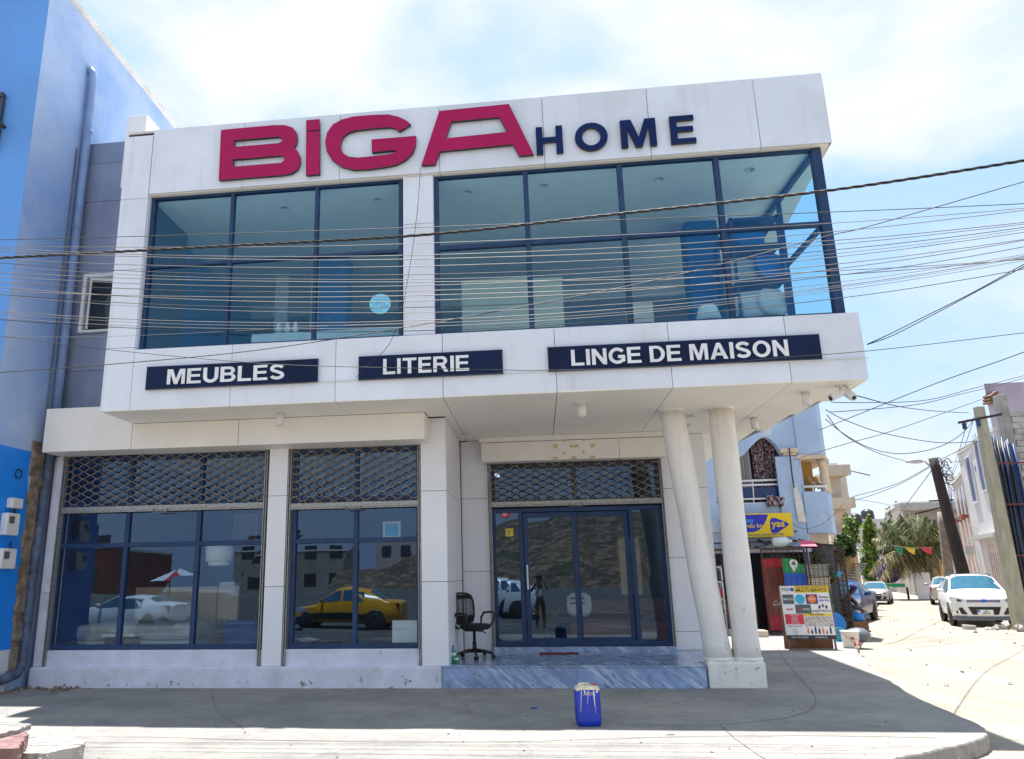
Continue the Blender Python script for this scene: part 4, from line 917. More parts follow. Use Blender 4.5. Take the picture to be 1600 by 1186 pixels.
small('pink_sheet', 'pink plastic sheet draped over the kiosk roof edge', 'sheet', lambda m: m.add([(a.x,a.y,a.z),(b.x-.05,a.y-.1,a.z-.02),(b.x,a.y+.35,b.z+.02),(a.x+.05,a.y+.4,b.z+.04)], [(0,1,2,3)]), 'pink_sheet', fix=False)
# fridge, poster, hanging goods, bench
a = at(1199,940,YK+.7); b = at(1226,872,YK+.7); fx0, fx1, fz1 = a.x, b.x, b.z
t = thing('drinks_fridge', 'tall red drinks fridge standing inside the kiosk cage', 'fridge', (fx0,YK+.7,0), world=True)
mb = MB(); mb.box(fx0,fx1,YK+.72,YK+.92,.05,fz1,'sign_red'); mb.build('cabinet', 'sign_red', t, bevel=.015)
mb = MB(); mb.box(fx0+.03,fx1-.03,YK+.70,YK+.719,.45,fz1-.25); mb.build('door', 'leather_red', t)
text('Coca-Cola', 'lettering', 'sign_white', t, (fx0+.12,YK+.695,.72), .16, shear=.3)
a = at(1227,916,YK+.15); b = at(1256,872,YK+.15); ux0, ux1, uz0, uz1 = a.x, b.x, a.z, b.z
t = thing('wall_poster', 'green and blue poster with a white map pin behind the cage bars', 'poster', (ux0,YK+.15,uz0), world=True); um = uz0+(uz1-uz0)*.46
flat([[(ux0,um),(ux1+.02,um),(ux1-.02,uz1-.18),(ux0+.35,uz1-.12),(ux0+.25,uz1),(ux0,uz1)]], 'upper_panel', 'sign_green', t, (0,YK+.17,0), .015)
flat([[(ux0,uz0-.2),(ux1+.02,uz0-.2),(ux1+.02,um-.002),(ux0,um-.002)]], 'lower_panel', 'sign_mblue', t, (0,YK+.17,0), .015)
cx, cz = (ux0+ux1)/2, um+.26; flat([[(cx+.11*math.sin(q)*1.0, cz+.11*math.cos(q)) for q in [i*2*PI/24 for i in range(-8,9)]]+[(cx,cz-.24)], arc(cx,cz,.05,.05,0,345,15)], 'pin', 'sign_white', t, (0,YK+.150,0), .005)
small('hanging_clothes', 'red patterned garment hanging in the dark kiosk doorway', 'clothes', lambda m: m.tube([(5.65,YK+.95,1.75),(5.68,YK+.95,1.6),(5.70,YK+.95,1.4),(5.68,YK+.95,1.1),(5.70,YK+.95,.95)], [.04,.13,.12,.15,.14], 10), 'curtain_print')
small('counter', 'dark wooden counter inside the kiosk doorway', 'counter', lambda m: (m.box(5.1,5.98,YK+.9,YK+1.3,0.01,.85), m.box(5.05,6.0,YK+.85,YK+1.35,.851,.89)), 'wood_brown', bevel=.01)
t = thing('goods_shelf', 'small shelf of goods behind the leaning column', 'shelf', (4.5,YK+.6,0), world=True)
mb = MB()
for z in (.02,.45,.9,1.35,1.75): mb.box(4.0,5.05,YK+.5,YK+.85,z,z+.03)
mb.box(4.0,4.03,YK+.5,YK+.85,.02,1.8); mb.box(5.02,5.05,YK+.5,YK+.85,.02,1.8); mb.build('rack', 'rail_white', t)
for z in (.05,.48,.93,1.38):
    for x in range(6):
        mb = MB(); hh = random.uniform(.15,.3); mb.box(4.06+x*.16,4.18+x*.16,YK+.52,YK+.7,z+.001,z+hh); mb.build('goods', random.choice(['sign_red','sign_white','sign_mblue','sign_green','sign_yellow_' if False else 'yellow_sign','sign_black']), t)
small('pale_step', 'low pale concrete step in front of the kiosk', 'step', lambda m: m.box(4.9,5.75,21.2,21.9,-.01,.16), 'wall_beige', bevel=.02)
for i in range(5):
    small('crate', 'pale green crate in the stack behind the corner cage bars', 'crate', lambda m: (m.box(7.35,7.95,YK+.75,YK+1.2,.02+i*.36,.32+i*.36), m.box(7.33,7.97,YK+.73,YK+1.22,.325+i*.36,.36+i*.36)), ['block_wall','wall_beige','sign_green','wall_beige','block_wall'][i])['group'] = 'crates stacked inside the corner cage'
# ------------------------------------------------------------------ buildings down the side street
def win(m0, p, u, w, h, d=.05): pass
def house(name, lab, plan, z1, mat, cat='building', z0=-.2, cope=True):
    t = thing(name, lab, cat, (plan[0][0], plan[0][1], 0), world=True)
    m = MB(); m.prism(plan, z0, z1); m.build('wall', mat, t)
    if cope:
        c = (sum(p[0] for p in plan)/len(plan), sum(p[1] for p in plan)/len(plan))
        m = MB(); m.prism([(c[0]+(x-c[0])*1.012, c[1]+(y-c[1])*1.012) for x, y in plan], z1+.001, z1+.16); m.build('parapet', 'coping', t)
    return t
def hole(t, a, b, s0, s1, z0, z1, mat='window_dark', frame=None, sill=None, name='window'):
    """window slab on the wall from plan point a to b, between fractions s0..s1, standing 2 cm proud (outward = right of a->b)"""
    a = Vector(a); b = Vector(b); d = (b-a).normalized(); n = Vector((d.y, -d.x)); Ln = (b-a).length
    def bx(m, u0, u1, v0, v1, o0, o1):
        q = [a+d*u0+n*o0, a+d*u1+n*o0, a+d*u1+n*o1, a+d*u0+n*o1]; m.prism([(p.x,p.y) for p in q], v0, v1)
    u0, u1 = s0*Ln, s1*Ln
    m = MB(); bx(m, u0, u1, z0, z1, .003, .02); o = m.build(name, mat, t)
    if frame:
        m = MB(); f = .07
        bx(m,u0-f,u0,z0-f,z1+f,.003,.07); bx(m,u1,u1+f,z0-f,z1+f,.003,.07); bx(m,u0,u1,z1,z1+f,.003,.07); bx(m,u0,u1,z0-f,z0,.003,.07); m.build('frame', frame, o)
    if sill:
        m = MB(); bx(m,u0-.1,u1+.1,z0-.2,z0-.08,.003,.3); m.build('sill', sill, o)
    return o
def gp(px_, py_, Y): p = at(px_, py_, Y); return (p.x, p.y)
# cream building with balconies seen past the bay
cb = house('cream_building', 'cream building with stacked balconies just past the pale blue bay', [gp(1296,800,40),gp(1318,800,40),gp(1330,800,46),gp(1290,800,46)], at(1320,728,40).z, 'wall_beige')
for z in (2.9, 4.6, 6.2):
    m = MB(); x = gp(1316,800,40)[0]; m.box(x-.9,x+.45,39.4,42,z,z+.12); m.box(x+.37,x+.45,39.4,42,z+.121,z+.5); m.box(x-.9,x+.36,39.4,39.48,z+.121,z+.5); m.build('balcony', 'wall_beige' if z > 3 else 'cream_trim', cb)
m = MB(); q = at(1318,733,39.6); m.tube([q, q+Vector((1.2,0,-.35))], .03, 6); m.tube([q+Vector((0,0,-.3)), q+Vector((0,0,.25))], .03, 6); m.build('antenna', 'pole_grey', cb)
wb = house('side_building', 'low beige building with an outside stair behind the blue car', [gp(1322,900,33),gp(1338,900,33),gp(1345,900,37),gp(1322,900,37)], at(1330,852,33).z, 'board_yellow')
m = MB(); 
for i in range(7): 
    q = at(1331+i*2.2, 905-i*4.2, 32.7); m.box(q.x-.14,q.x+.14,32.4,33,q.z-.06,q.z)
m.build('stair', 'concrete_raw', wb)
# white house at the street's end, with low wall
wh = house('white_house', 'white two storey house at the far end of the street', [gp(1345,890,72),gp(1432,890,72),gp(1440,890,80),gp(1350,890,80)], at(1400,813,72).z, 'wall_far_white')
pa, pb = gp(1345,890,72), gp(1432,890,72)
for s in (.28,.52,.76): hole(wh, pa, pb, s, s+.10, 4.2, 5.6, frame='wall_far_grey')
for s in (.30,.62): hole(wh, pa, pb, s, s+.08, .9, 2.3)
m = MB(); q = at(1357,815,73); m.lathe([(.5,q.z),(.55,q.z+.3),(.5,q.z+.9),(.2,q.z+1.1)], (q.x,q.y,0), 14)
tag(m.build('water_tank', 'black'), 'black water tank on the left end of the white house roof', 'water tank')
m = MB(); q = at(1337,816,60); m.lathe([(.4,q.z-.3),(.45,q.z),(.4,q.z+.5),(.15,q.z+.65)], (q.x,q.y,0), 14)
tag(m.build('water_tank', 'black'), 'smaller black water tank above the bougainvillea', 'water tank')
m = MB(); pa_ = gp(1398,918,84); pb_ = gp(1462,914,84); m.box(pa_[0],pb_[0],84,84.3,-.2,1.1,'wall_far_grey'); m.box(pa_[0],pb_[0],84,84.3,1.1,1.9,'wall_far_white'); m.box(gp(1398,918,84)[0]-2,gp(1405,918,84)[0],83,84.5,-.2,1.75,'wall_far_white')
tag(m.build('boundary_wall'), 'low boundary wall closing the far end of the street', 'wall')
m = MB()
for i in range(26):
    q = Vector((pa_[0]+.6+random.random()*(pb_[0]-pa_[0]-1), 83.6-random.random()*.5, -.1+random.random()*.6)); m.obox(Matrix.Translation(q) @ Matrix.Rotation(random.random()*3,4,(1,.4,.2)), .5,.35,.25)
tag(m.build('rubble', 'concrete_raw'), 'grey rubble heaped along the low boundary wall', 'rubble', kind='stuff')
# grey concrete building
A_ = gp(1420,860,60); B_ = gp(1511,860,60); zg = at(1465,786,60).z
gb = house('grey_building', 'unfinished grey concrete building with a flat roof behind the palm', [A_, B_, (B_[0]+3,70), (A_[0]+3,70)], zg, 'wall_far_grey')
m = MB(); m.box(A_[0]-.4,B_[0]+.3,59.4,60.2,zg-.5,zg+.02); m.box(A_[0]-.2,B_[0]+.3,58.6,60.0,zg-4.0,zg-3.6); m.build('slab', 'block_wall', gb)
hole(gb, A_, B_, .42, .56, zg-3.2, zg-1.2); hole(gb, A_, B_, .70, .95, zg-3.3, zg-.9, 'concrete_raw'); hole(gb, A_, B_, .40, .52, zg-5.6, zg-4.3, frame='cream_trim')
hole(gb, A_, B_, .62, .98, zg-5.9, zg-4.1, 'wall_far_white'); m = MB(); q = at(1521,882,59.8); m.box(q.x-.5,q.x+.4,59.3,59.95,q.z-.4,q.z+.4); ac = m.build('air_conditioner', 'lamp_grey', gb); m = MB(); m.lathe([(.3,59.29),(.3,59.27)], (q.x,0,q.z), 16, axis='Y'); m.build('fan', 'window_dark', ac)
m = MB(); q0 = gp(1461,900,52); q1 = gp(1487,900,52); m.box(q0[0],q1[0],52,52.15,.1,2.2); m.box(q0[0]+.3,q0[0]+.4,51.9,52,-.2,2.3)
tag(m.build('hoarding', 'board_yellow'), 'yellowish board fence beside the far wooden pole', 'fence')
q = at(1499,774,62); m = MB(); m.lathe([(.02,0),(.55,.12),(.95,.35),(1.1,.6),(1.05,.6),(.5,.2)], (0,0,0), 20); m.xform(Matrix.Translation(q) @ Matrix.Rotation(rad(75),4,'X') @ Matrix.Rotation(.4,4,'Y'))
t = thing('satellite_dish', 'white satellite dish on the grey building roof', 'satellite dish', q, world=True); m.build('bowl', 'sign_white', t)
m = MB(); m.tube([(q.x,q.y+.3,zg),(q.x,q.y+.3,q.z)], .07, 8); m.build('mast', 'pole_grey', t)
m = MB(); q = at(1499,792,75); zt_ = at(1494,743,75).z
for dx, dy in ((-.6,-.6),(.6,-.6),(.6,.6),(-.6,.6)): m.bar((q.x+dx,q.y+dy,6),(q.x+dx*.6,q.y+dy*.6,zt_),.07)
for k in range(8):
    z = 8+(zt_-8)*k/8
    for dx, dy, ex, ey in ((-.6,-.6,.6,-.6),(.6,-.6,.6,.6),(.6,.6,-.6,.6),(-.6,.6,-.6,-.6)): m.bar((q.x+dx*.8,q.y+dy*.8,z),(q.x+ex*.8,q.y+ey*.8,z+(zt_-8)/8),.05)
tag(m.build('lattice_mast', 'lamp_grey'), 'small lattice radio mast behind the grey building', 'mast')
# right hand row
R1 = gp(1506,860,44); R0 = (gp(1532,860,33)[0]+.5,33)
pk = house('pink_building', 'pale pink building with a sloping gable on the right of the street', [R1,R0,(26,33),(30,44)], at(1515,752,42).z, 'plaster_pink')
hole(pk, R1, R0, .10, .17, 4.2, 5.6, 'window_dark', None, 'terracotta'); hole(pk, R1, R0, .24, .31, 4.2, 5.6, 'window_dark', None, 'terracotta'); hole(pk, R1, R0, .38, .45, 4.2, 5.6, 'window_dark', None, 'terracotta')
hole(pk, R1, R0, .05, .40, .15, .9, 'terracotta', name='base_panel')
WA = gp(1524,860,35.5); WB = gp(1590,860,29.5)
wt = house('white_building', 'whitewashed building with slatted gate beside the concrete pole', [WA,WB,(25,29),(27,36)], at(1545,690,32).z, 'plaster_white')
a_, b_ = WA, WB
hole(wt, a_, b_, .22, .34, 4.3, 6.1, 'shutter_blue', 'wall_far_white'); hole(wt, a_, b_, .52, .62, 4.6, 6.6, 'shutter_blue', 'wall_far_white')
g_ = hole(wt, a_, b_, .35, .80, -.1, 2.5, 'plaster_pink', name='gate')
for k in range(9): hole(wt, a_, b_, .38+k*.045, .392+k*.045, .1, 2.2, 'window_dark', name='gate_slot')
m = MB(); c1 = Vector(WA).lerp(Vector(WB),.15); c2 = Vector(WA).lerp(Vector(WB),.8); m.prism([(c1.x,c1.y),(c2.x,c2.y),(c2.x-.5,c2.y-.2),(c1.x-.5,c1.y-.2)], 2.75, 2.9); m.build('ledge', 'lamp_grey', wt)
mv = house('mauve_building', 'tall mauve plastered wall rising behind the pole at the right edge', [gp(1545,640,31),gp(1640,640,31),gp(1680,640,36),gp(1560,640,36)], at(1575,598,31).z, 'plaster_mauve', cope=False)
m = MB(); q = at(1541,618,31.2)
for i in range(9): m.lathe([(.10,0),(.10,.5)], (0,0,0), 8); 
m = MB()
for i in range(4):
    for j in range(3):
        c = at(1537+i*3, 631-j*5-i*2, 31.1); m.tube([c, c+Vector((.1,-.35,-.04))], .055, 8)
m.build('roof_tiles', 'wood_brown', mv)
bw = thing('block_column', 'grey concrete column with raw block walling at the right edge', 'wall', (16,28.5,0), world=True)
c0 = gp(1577,700,28); c1 = gp(1592,700,28); zc = at(1582,615,28).z
m = MB(); m.box(c0[0],c1[0]-.05,28,28.4,-.2,zc); m.build('column', 'concrete_raw', bw, bevel=.02)
m = MB()
for k in range(34):
    for i in range(6):
        x0 = c1[0]+i*.42-(.2 if k % 2 else 0); m.box(max(x0,c1[0]-.04), x0+.405, 28.05+random.uniform(-.01,.01), 28.3, -.2+k*.21, -.2+k*.21+.195)
m.build('blockwork', 'block_wall', bw)
# ------------------------------------------------------------------ rack of tubes
rk = thing('tube_rack', 'tall red rack packed with blue and black tubes standing at the right edge', 'rack', (14.6,26.9,0), world=True)
tb = at(1594,948,26.8); ttop = at(1546,674,26.8).z
m = MB(); mb2 = MB(); random.seed(3); TX = at(1548,700,26.7).x
for i in range(30):
    x = TX+.052*(i%15)+random.uniform(-.02,.02); y = 26.7+.11*(i//15)+random.uniform(-.03,.03); zt2 = ttop-.1-random.random()*.25-.05*(i%15)*.3
    m = MB(); m.tube([(x,y,-.15),(x+random.uniform(-.02,.02),y,2.5),(x+random.uniform(-.05,.05),y,zt2)], .038, 7); m.build('tube', 'tube_blue' if random.random() < .5 else 'tube_black', rk)
m = MB()
for x in (TX-.09,TX+.87):
    for y in (26.55,27.05): m.bar((x,y,-.16),(x,y,ttop-1.1),.06)
for z in (.3,2.0,3.6,ttop-1.1):
    m.bar((TX-.12,26.54,z),(TX+.92,26.54,z),.045); m.bar((TX-.09,26.5,z+.03),(TX-.09,27.1,z+.03),.045)
m.build('rack_frame', 'rack_red', rk)
# ------------------------------------------------------------------ poles
def gpole(name, lab, base, top, r0, r1, mat, n=8, cross=None, sq=False):
    t = thing(name, lab, 'utility pole', base, group=None, world=True); m = MB()
    if sq: m.loft([[(base[0]+a*r0,base[1]+b*r0,base[2]) for a,b in ((-1,-1),(1,-1),(1,1),(-1,1))],[(top[0]+a*r1,top[1]+b*r1,top[2]) for a,b in ((-1,-1),(1,-1),(1,1),(-1,1))]], None, False)
    else: m.tube([Vector(base).lerp(Vector(top), k/8) for k in range(9)], [r0+(r1-r0)*k/8 for k in range(9)], 12)
    m.build('shaft', mat, t, bevel=.01 if sq else 0)
    if cross:
        m = MB(); m.bar(cross[0], cross[1], .07, .07); m.build('crossarm', 'pole_wood', t)
        for k in cross[2]:
            q = Vector(cross[0]).lerp(Vector(cross[1]), k); m = MB(); m.lathe([(.03,0),(.07,-.05),(.05,-.1),(.07,-.15),(.04,-.22)], q-Vector((0,0,.03)), 10); m.build('insulator', 'tube_blue', t)
    return t
pb1 = gz(1597,985,-.17); pt1 = at(1526,636,pb1.y)
gpole('utility_pole', 'square olive concrete pole standing beside the white car', tuple(pb1), (pb1.x-.02,pb1.y,pt1.z), .175, .115, 'pole_concrete', cross=((pb1.x-.75,pb1.y-.1,pt1.z-.5),(pb1.x+.55,pb1.y-.1,pt1.z-.28),(.12,.45)), sq=True)
q2 = at(1509,902,36); p2 = at(1458,716,36)
d_ = thing('utility_pole', 'dark tarred wooden pole leaning over the street with a lamp', 'utility pole', (q2.x,36,-.16), world=True)
bs = Vector((q2.x+.05,36,-.17)); tp = Vector((p2.x,36,p2.z)); m = MB(); m.tube([bs.lerp(tp,k/10) for k in range(11)], [.27-.08*k/10 for k in range(11)], 10); m.build('shaft', 'pole_wood', d_)
m = MB(); m.box(bs.x-.05,bs.x+.35,35.6,35.66,2.2,2.55); m.build('number_plate', 'lamp_grey', d_)
la = at(1453,728,36); lb_ = at(1440,721,36); lc_ = at(1416,721,36)
t = thing('street_lamp', 'street lamp head on a curved arm fixed to the dark leaning pole', 'street lamp', tuple(la), world=True)
m = MB(); m.tube([la, la+Vector((-.2,-.1,.15)), lb_+Vector((.1,-.1,0)), lb_], .04, 8); m.build('arm', 'lamp_grey', t)
m = MB(); m.loft([[lb_+Vector((0,b,c)) for b,c in ((-.1,-.06),(.1,-.06),(.1,.07),(-.1,.07))],[lb_.lerp(lc_,.3)+Vector((0,b,c)) for b,c in ((-.18,-.08),(.18,-.08),(.16,.09),(-.16,.09))],[lc_+Vector((0,b,c)) for b,c in ((-.12,-.05),(.12,-.05),(.1,.03),(-.1,.03))]]); m.build('head', 'lamp_grey', t, bevel=.02)
m = MB(); tg = Vector((p2.x+.3,35.8,p2.z-.6)); random.seed(5)
for k in range(9): 
    o_ = Vector((random.uniform(-.2,.25),random.uniform(-.2,.2),random.uniform(-.4,.4))); m.tube([tg+o_+Vector((.16*math.cos(a),.05*math.sin(a*2),.24*math.sin(a))) for a in [i*.6 for i in range(10)]], .02, 5)
m.build('cable_coil', 'cable_black', d_)
q3 = at(1481,905,44); p3 = at(1471,800,44)
gpole('utility_pole', 'short bare grey wooden pole beside the palm', (q3.x,44,-.17), (p3.x,44,p3.z), .26, .2, 'pole_grey')
q4 = at(1446,806,50); 
for i, (a, b) in enumerate(((at(1452,783,40), at(1490,781,40)),(at(1430,803,40), at(1470,793,40)))):
    m = MB(); m.bar(a, b, .08, .07); tag(m.build('crossarm', 'pole_wood'), ['upper dark crossarm hung on wires beside the leaning pole','lower dark crossarm slanting above the palm'][i], 'crossarm')
for (px_, y0, y1, Yd, lab) in ((1524,680,716,33,'thin dark iron pipe standing on the white building roof'),(1487,765,792,58,'thin purple rod standing on the grey building roof')):
    m = MB(); m.tube([at(px_+2,y1+20,Yd), at(px_-2,y0-2,Yd)], .05, 6); tag(m.build('roof_rod', 'shutter_blue'), lab, 'rod')
# ------------------------------------------------------------------ trees
def leaves(mb, centre, rx, ry, rz, n, size, mats, core=.25, droop=.0, seed=1):
    rg = random.Random(seed); c = Vector(centre)
    cl = []
    for _ in range(max(6, n//60)):
        v = Vector((rg.gauss(0,1),rg.gauss(0,1),rg.gauss(0,1))).normalized()*rg.uniform(.35,1.0); cl.append((Vector((v.x*rx,v.y*ry,v.z*rz)), rg.uniform(.16,.34), rg.choice(mats)))
    for _ in range(n):
        k, rr, mt = rg.choice(cl); v = Vector((rg.gauss(0,1)*rx,rg.gauss(0,1)*ry,rg.gauss(0,1)*rz))*rr
        p = c+k+v; s = size*rg.uniform(.6,1.4); a = Vector((rg.gauss(0,1),rg.gauss(0,1),rg.gauss(0,1)-droop)).normalized(); b = a.orthogonal().normalized()
        b = (Matrix.Rotation(rg.uniform(0,6.28),3,a) @ b); w = s*.45
        mb.add([p-a*s, p+b*w, p+a*s, p-b*w], [(0,1,2,3)], mt)
def tree(name, lab, base, h, crowns, mats, n, size, tr, seed=1, group=None):
    t = thing(name, lab, 'tree', base, group=group, world=True); b = Vector(base)
    m = MB(); cs = [Vector(c[0]) for c in crowns]; top = sum(cs, Vector())/len(cs)
    m.tube([b, b.lerp(top,.35)+Vector((tr*.6,0,0)), b.lerp(top,.7), top], [tr,tr*.8,tr*.6,tr*.3], 8)
    for c in cs: m.tube([b.lerp(top,.5), c], [tr*.5, tr*.15], 6)
    m.build('trunk', 'trunk', t)
    m = MB()
    for i, (c, rx, ry, rz) in enumerate(crowns): leaves(m, c, rx, ry, rz, n, size, mats, seed=seed*10+i)
    m.build('crown', parent=t, fix=False); return t
ca = at(1328,830,34); cb_ = at(1322,850,33); cc_ = at(1318,868,33)
tree('bougainvillea', 'bushy green climber spilling beside the pale blue bay', (ca.x-.2,34.5,-.1), 4, [((ca.x,34,ca.z),.28,.4,.5),((cb_.x,33,cb_.z),.33,.4,.4),((cc_.x-.3,33,cc_.z),.3,.4,.3)], ['leaf_green','leaf_lime','leaf_dark'], 1500, .085, .09, 2)
c1_ = at(1357,830,55); c2_ = at(1358,858,55); c3_ = at(1359,885,55)
tree('ashoka_tree', 'slim dark green column tree left of the palm', (c3_.x,55,-.1), 6, [((c1_.x,55,c1_.z),.25,.3,.8),((c2_.x,55,c2_.z),.38,.4,1.0),((c3_.x,55,c3_.z),.45,.4,.9)], ['leaf_green','leaf_lime','leaf_lime'], 1500, .14, .14, 3)
c4_ = at(1418,822,66); c5_ = at(1435,808,66)
tree('dark_tree', 'small dark green tree behind the palm fronds', (c4_.x,66,-.1), 6, [((c4_.x,66,c4_.z-.3),1.1,1,1.6),((c5_.x,66,c5_.z-1),1.5,1.2,1.1)], ['leaf_green','leaf_dark'], 1100, .2, .15, 4)
q = at(1252,905,24.6)
tree('shrub', 'dark leafy shrub growing behind the kiosk cage', (7.6,24.0,0), 2, [((7.65,23.6,1.9),.45,.3,.35),((8.0,23.7,1.5),.35,.3,.4),((7.4,23.4,1.4),.3,.25,.35)], ['leaf_dark','leaf_green'], 700, .06, .04, 5)
# palm
pbz = gz(1458,932,-.17); PY = 52; pb_ = at(1460,930,PY); pc = at(1438,868,PY)
pl = thing('palm_tree', 'large coconut palm with straw coloured drooping fronds leaning over the street', 'palm', (pb_.x,PY,-.2), world=True)
m = MB(); bp = Vector((pb_.x+.1,PY,-.2)); tpv = Vector((pc.x,PY,pc.z)); m.tube([bp, bp.lerp(tpv,.3)+Vector((.25,0,0)), bp.lerp(tpv,.65)+Vector((.2,0,0)), tpv], [.34,.27,.22,.2], 10); m.build('trunk', 'trunk', pl)
random.seed(11)
ends = [(1358,896,-.5,'s'),(1372,912,-1,'s'),(1368,858,.5,'g'),(1372,826,.2,'g'),(1392,808,1,'g'),(1420,800,.6,'g'),(1446,806,-.6,'g'),(1466,818,.6,'g'),(1473,842,-.8,'g'),(1476,872,.5,'g'),(1412,905,-1.3,'s'),(1468,905,-.6,'s'),(1388,874,-1.4,'m'),(1404,838,-1.2,'g'),(1452,830,1.3,'g'),(1440,905,.8,'s'),(1382,816,-1.0,'g'),(1406,803,-.4,'g'),(1434,802,1.2,'g'),(1458,812,-1.0,'g'),(1362,842,.9,'m'),(1378,892,.8,'s'),(1470,830,1.2,'g')]
for i, (ex, ey, dy, kd) in enumerate(ends):
    e = at(ex, ey, PY+dy*1.6); st = tpv; lift = 1.5 if ey > 880 else 1.0
    pts = []; mid = st.lerp(e,.5)+Vector((0,0,lift*(1.0 if ey > 850 else .75)))
    for k in range(13):
        s = k/12; pts.append(st*(1-s)**2 + mid*2*s*(1-s) + e*s*s)
    m = MB(); m.tube(pts, [.05-.04*k/12 for k in range(13)], 4, 'frond_straw')
    for k in range(4, 52):
        s = k/52; j = min(11, int(s*12)); p = pts[j].lerp(pts[j+1], s*12-j); d = (pts[j+1]-pts[j]).normalized()
        side = d.cross(Vector((0,0,1))).normalized(); ln = 1.45*math.sin(PI*min(1,s*.8+.15))*random.uniform(.7,1.15)
        for sg in (-1, 1):
            v = (side*sg*random.uniform(.35,.8) + d*.45 + Vector((0,0,-.75-random.random()*.6))).normalized()*ln; w = d*.03
            mt = 'frond_straw' if (kd == 's' and random.random() < .85) or (kd == 'm' and random.random() < .5) or random.random() < .22 else 'frond_green'
            m.add([p-w, p+w, p+v*.6+w*.8+Vector((0,0,.03)), p+v+Vector((0,0,-.12*ln)), p+v*.6-w*.8+Vector((0,0,.03))], [(0,1,2,3,4)], mt)
    m.build('frond', parent=pl, fix=False)
# bunting
bt = thing('bunting', 'string of green yellow and red pennants in front of the palm', 'bunting', tuple(at(1425,856,46)), world=True)
pp = [at(1392,852,46), at(1425,857,46), at(1458,855,46)]; m = MB(); m.tube(pp, .015, 5); m.build('string', 'cable_grey', bt)
for i, (a, b, mt) in enumerate(((1396,1411,'flag_green'),(1412,1430,'flag_yellow'),(1435,1456,'flag_red'))):
    p0 = at(a,854,46); p1 = at(b,856,46); m = MB(); m.add([p0, p1, p1+Vector((-.05,.1,-.38)), p0.lerp(p1,.5)+Vector((0,.15,-.22))], [(0,1,2,3)]); m.build('pennant', mt, bt, fix=False)
# ------------------------------------------------------------------ vehicles
SUVST = [ # y, w, zb, zmid, belt(z), wt, ztop, wr, zroof
 (-2.27,.56,.36,.58,.83,.52,.89,.38,.91),(-2.22,.75,.31,.58,.87,.70,.94,.46,.97),(-2.12,.86,.27,.58,.91,.77,.98,.5,1.01),(-1.88,.92,.24,.60,.97,.80,1.03,.52,1.07),(-1.50,.925,.24,.60,1.01,.81,1.08,.54,1.12),
 (-1.08,.925,.24,.62,1.05,.82,1.13,.56,1.17),(-.36,.92,.24,.62,1.07,.67,1.55,.45,1.63),(.35,.92,.24,.62,1.09,.68,1.61,.45,1.69),(1.25,.92,.24,.62,1.13,.66,1.58,.44,1.66),
 (1.90,.90,.28,.64,1.17,.62,1.48,.40,1.57),(2.14,.87,.32,.68,1.14,.72,1.18,.45,1.21),(2.25,.78,.38,.68,1.0,.66,1.08,.4,1.1)]
SEDST = [(-2.2,.58,.30,.46,.56,.52,.60,.36,.62),(-2.12,.74,.24,.46,.64,.64,.69,.42,.71),(-1.85,.82,.20,.50,.76,.70,.80,.46,.83),(-1.3,.84,.20,.52,.84,.73,.88,.48,.91),
 (-.85,.85,.20,.54,.88,.74,.92,.50,.95),(-.10,.85,.20,.54,.90,.60,1.32,.40,1.38),(.45,.85,.20,.54,.92,.60,1.35,.40,1.42),(1.0,.85,.20,.54,.93,.59,1.29,.38,1.36),
 (1.6,.84,.22,.56,.95,.70,1.00,.46,1.02),(2.05,.82,.24,.56,.93,.70,.98,.46,1.0),(2.2,.72,.32,.56,.86,.6,.9,.4,.92)]
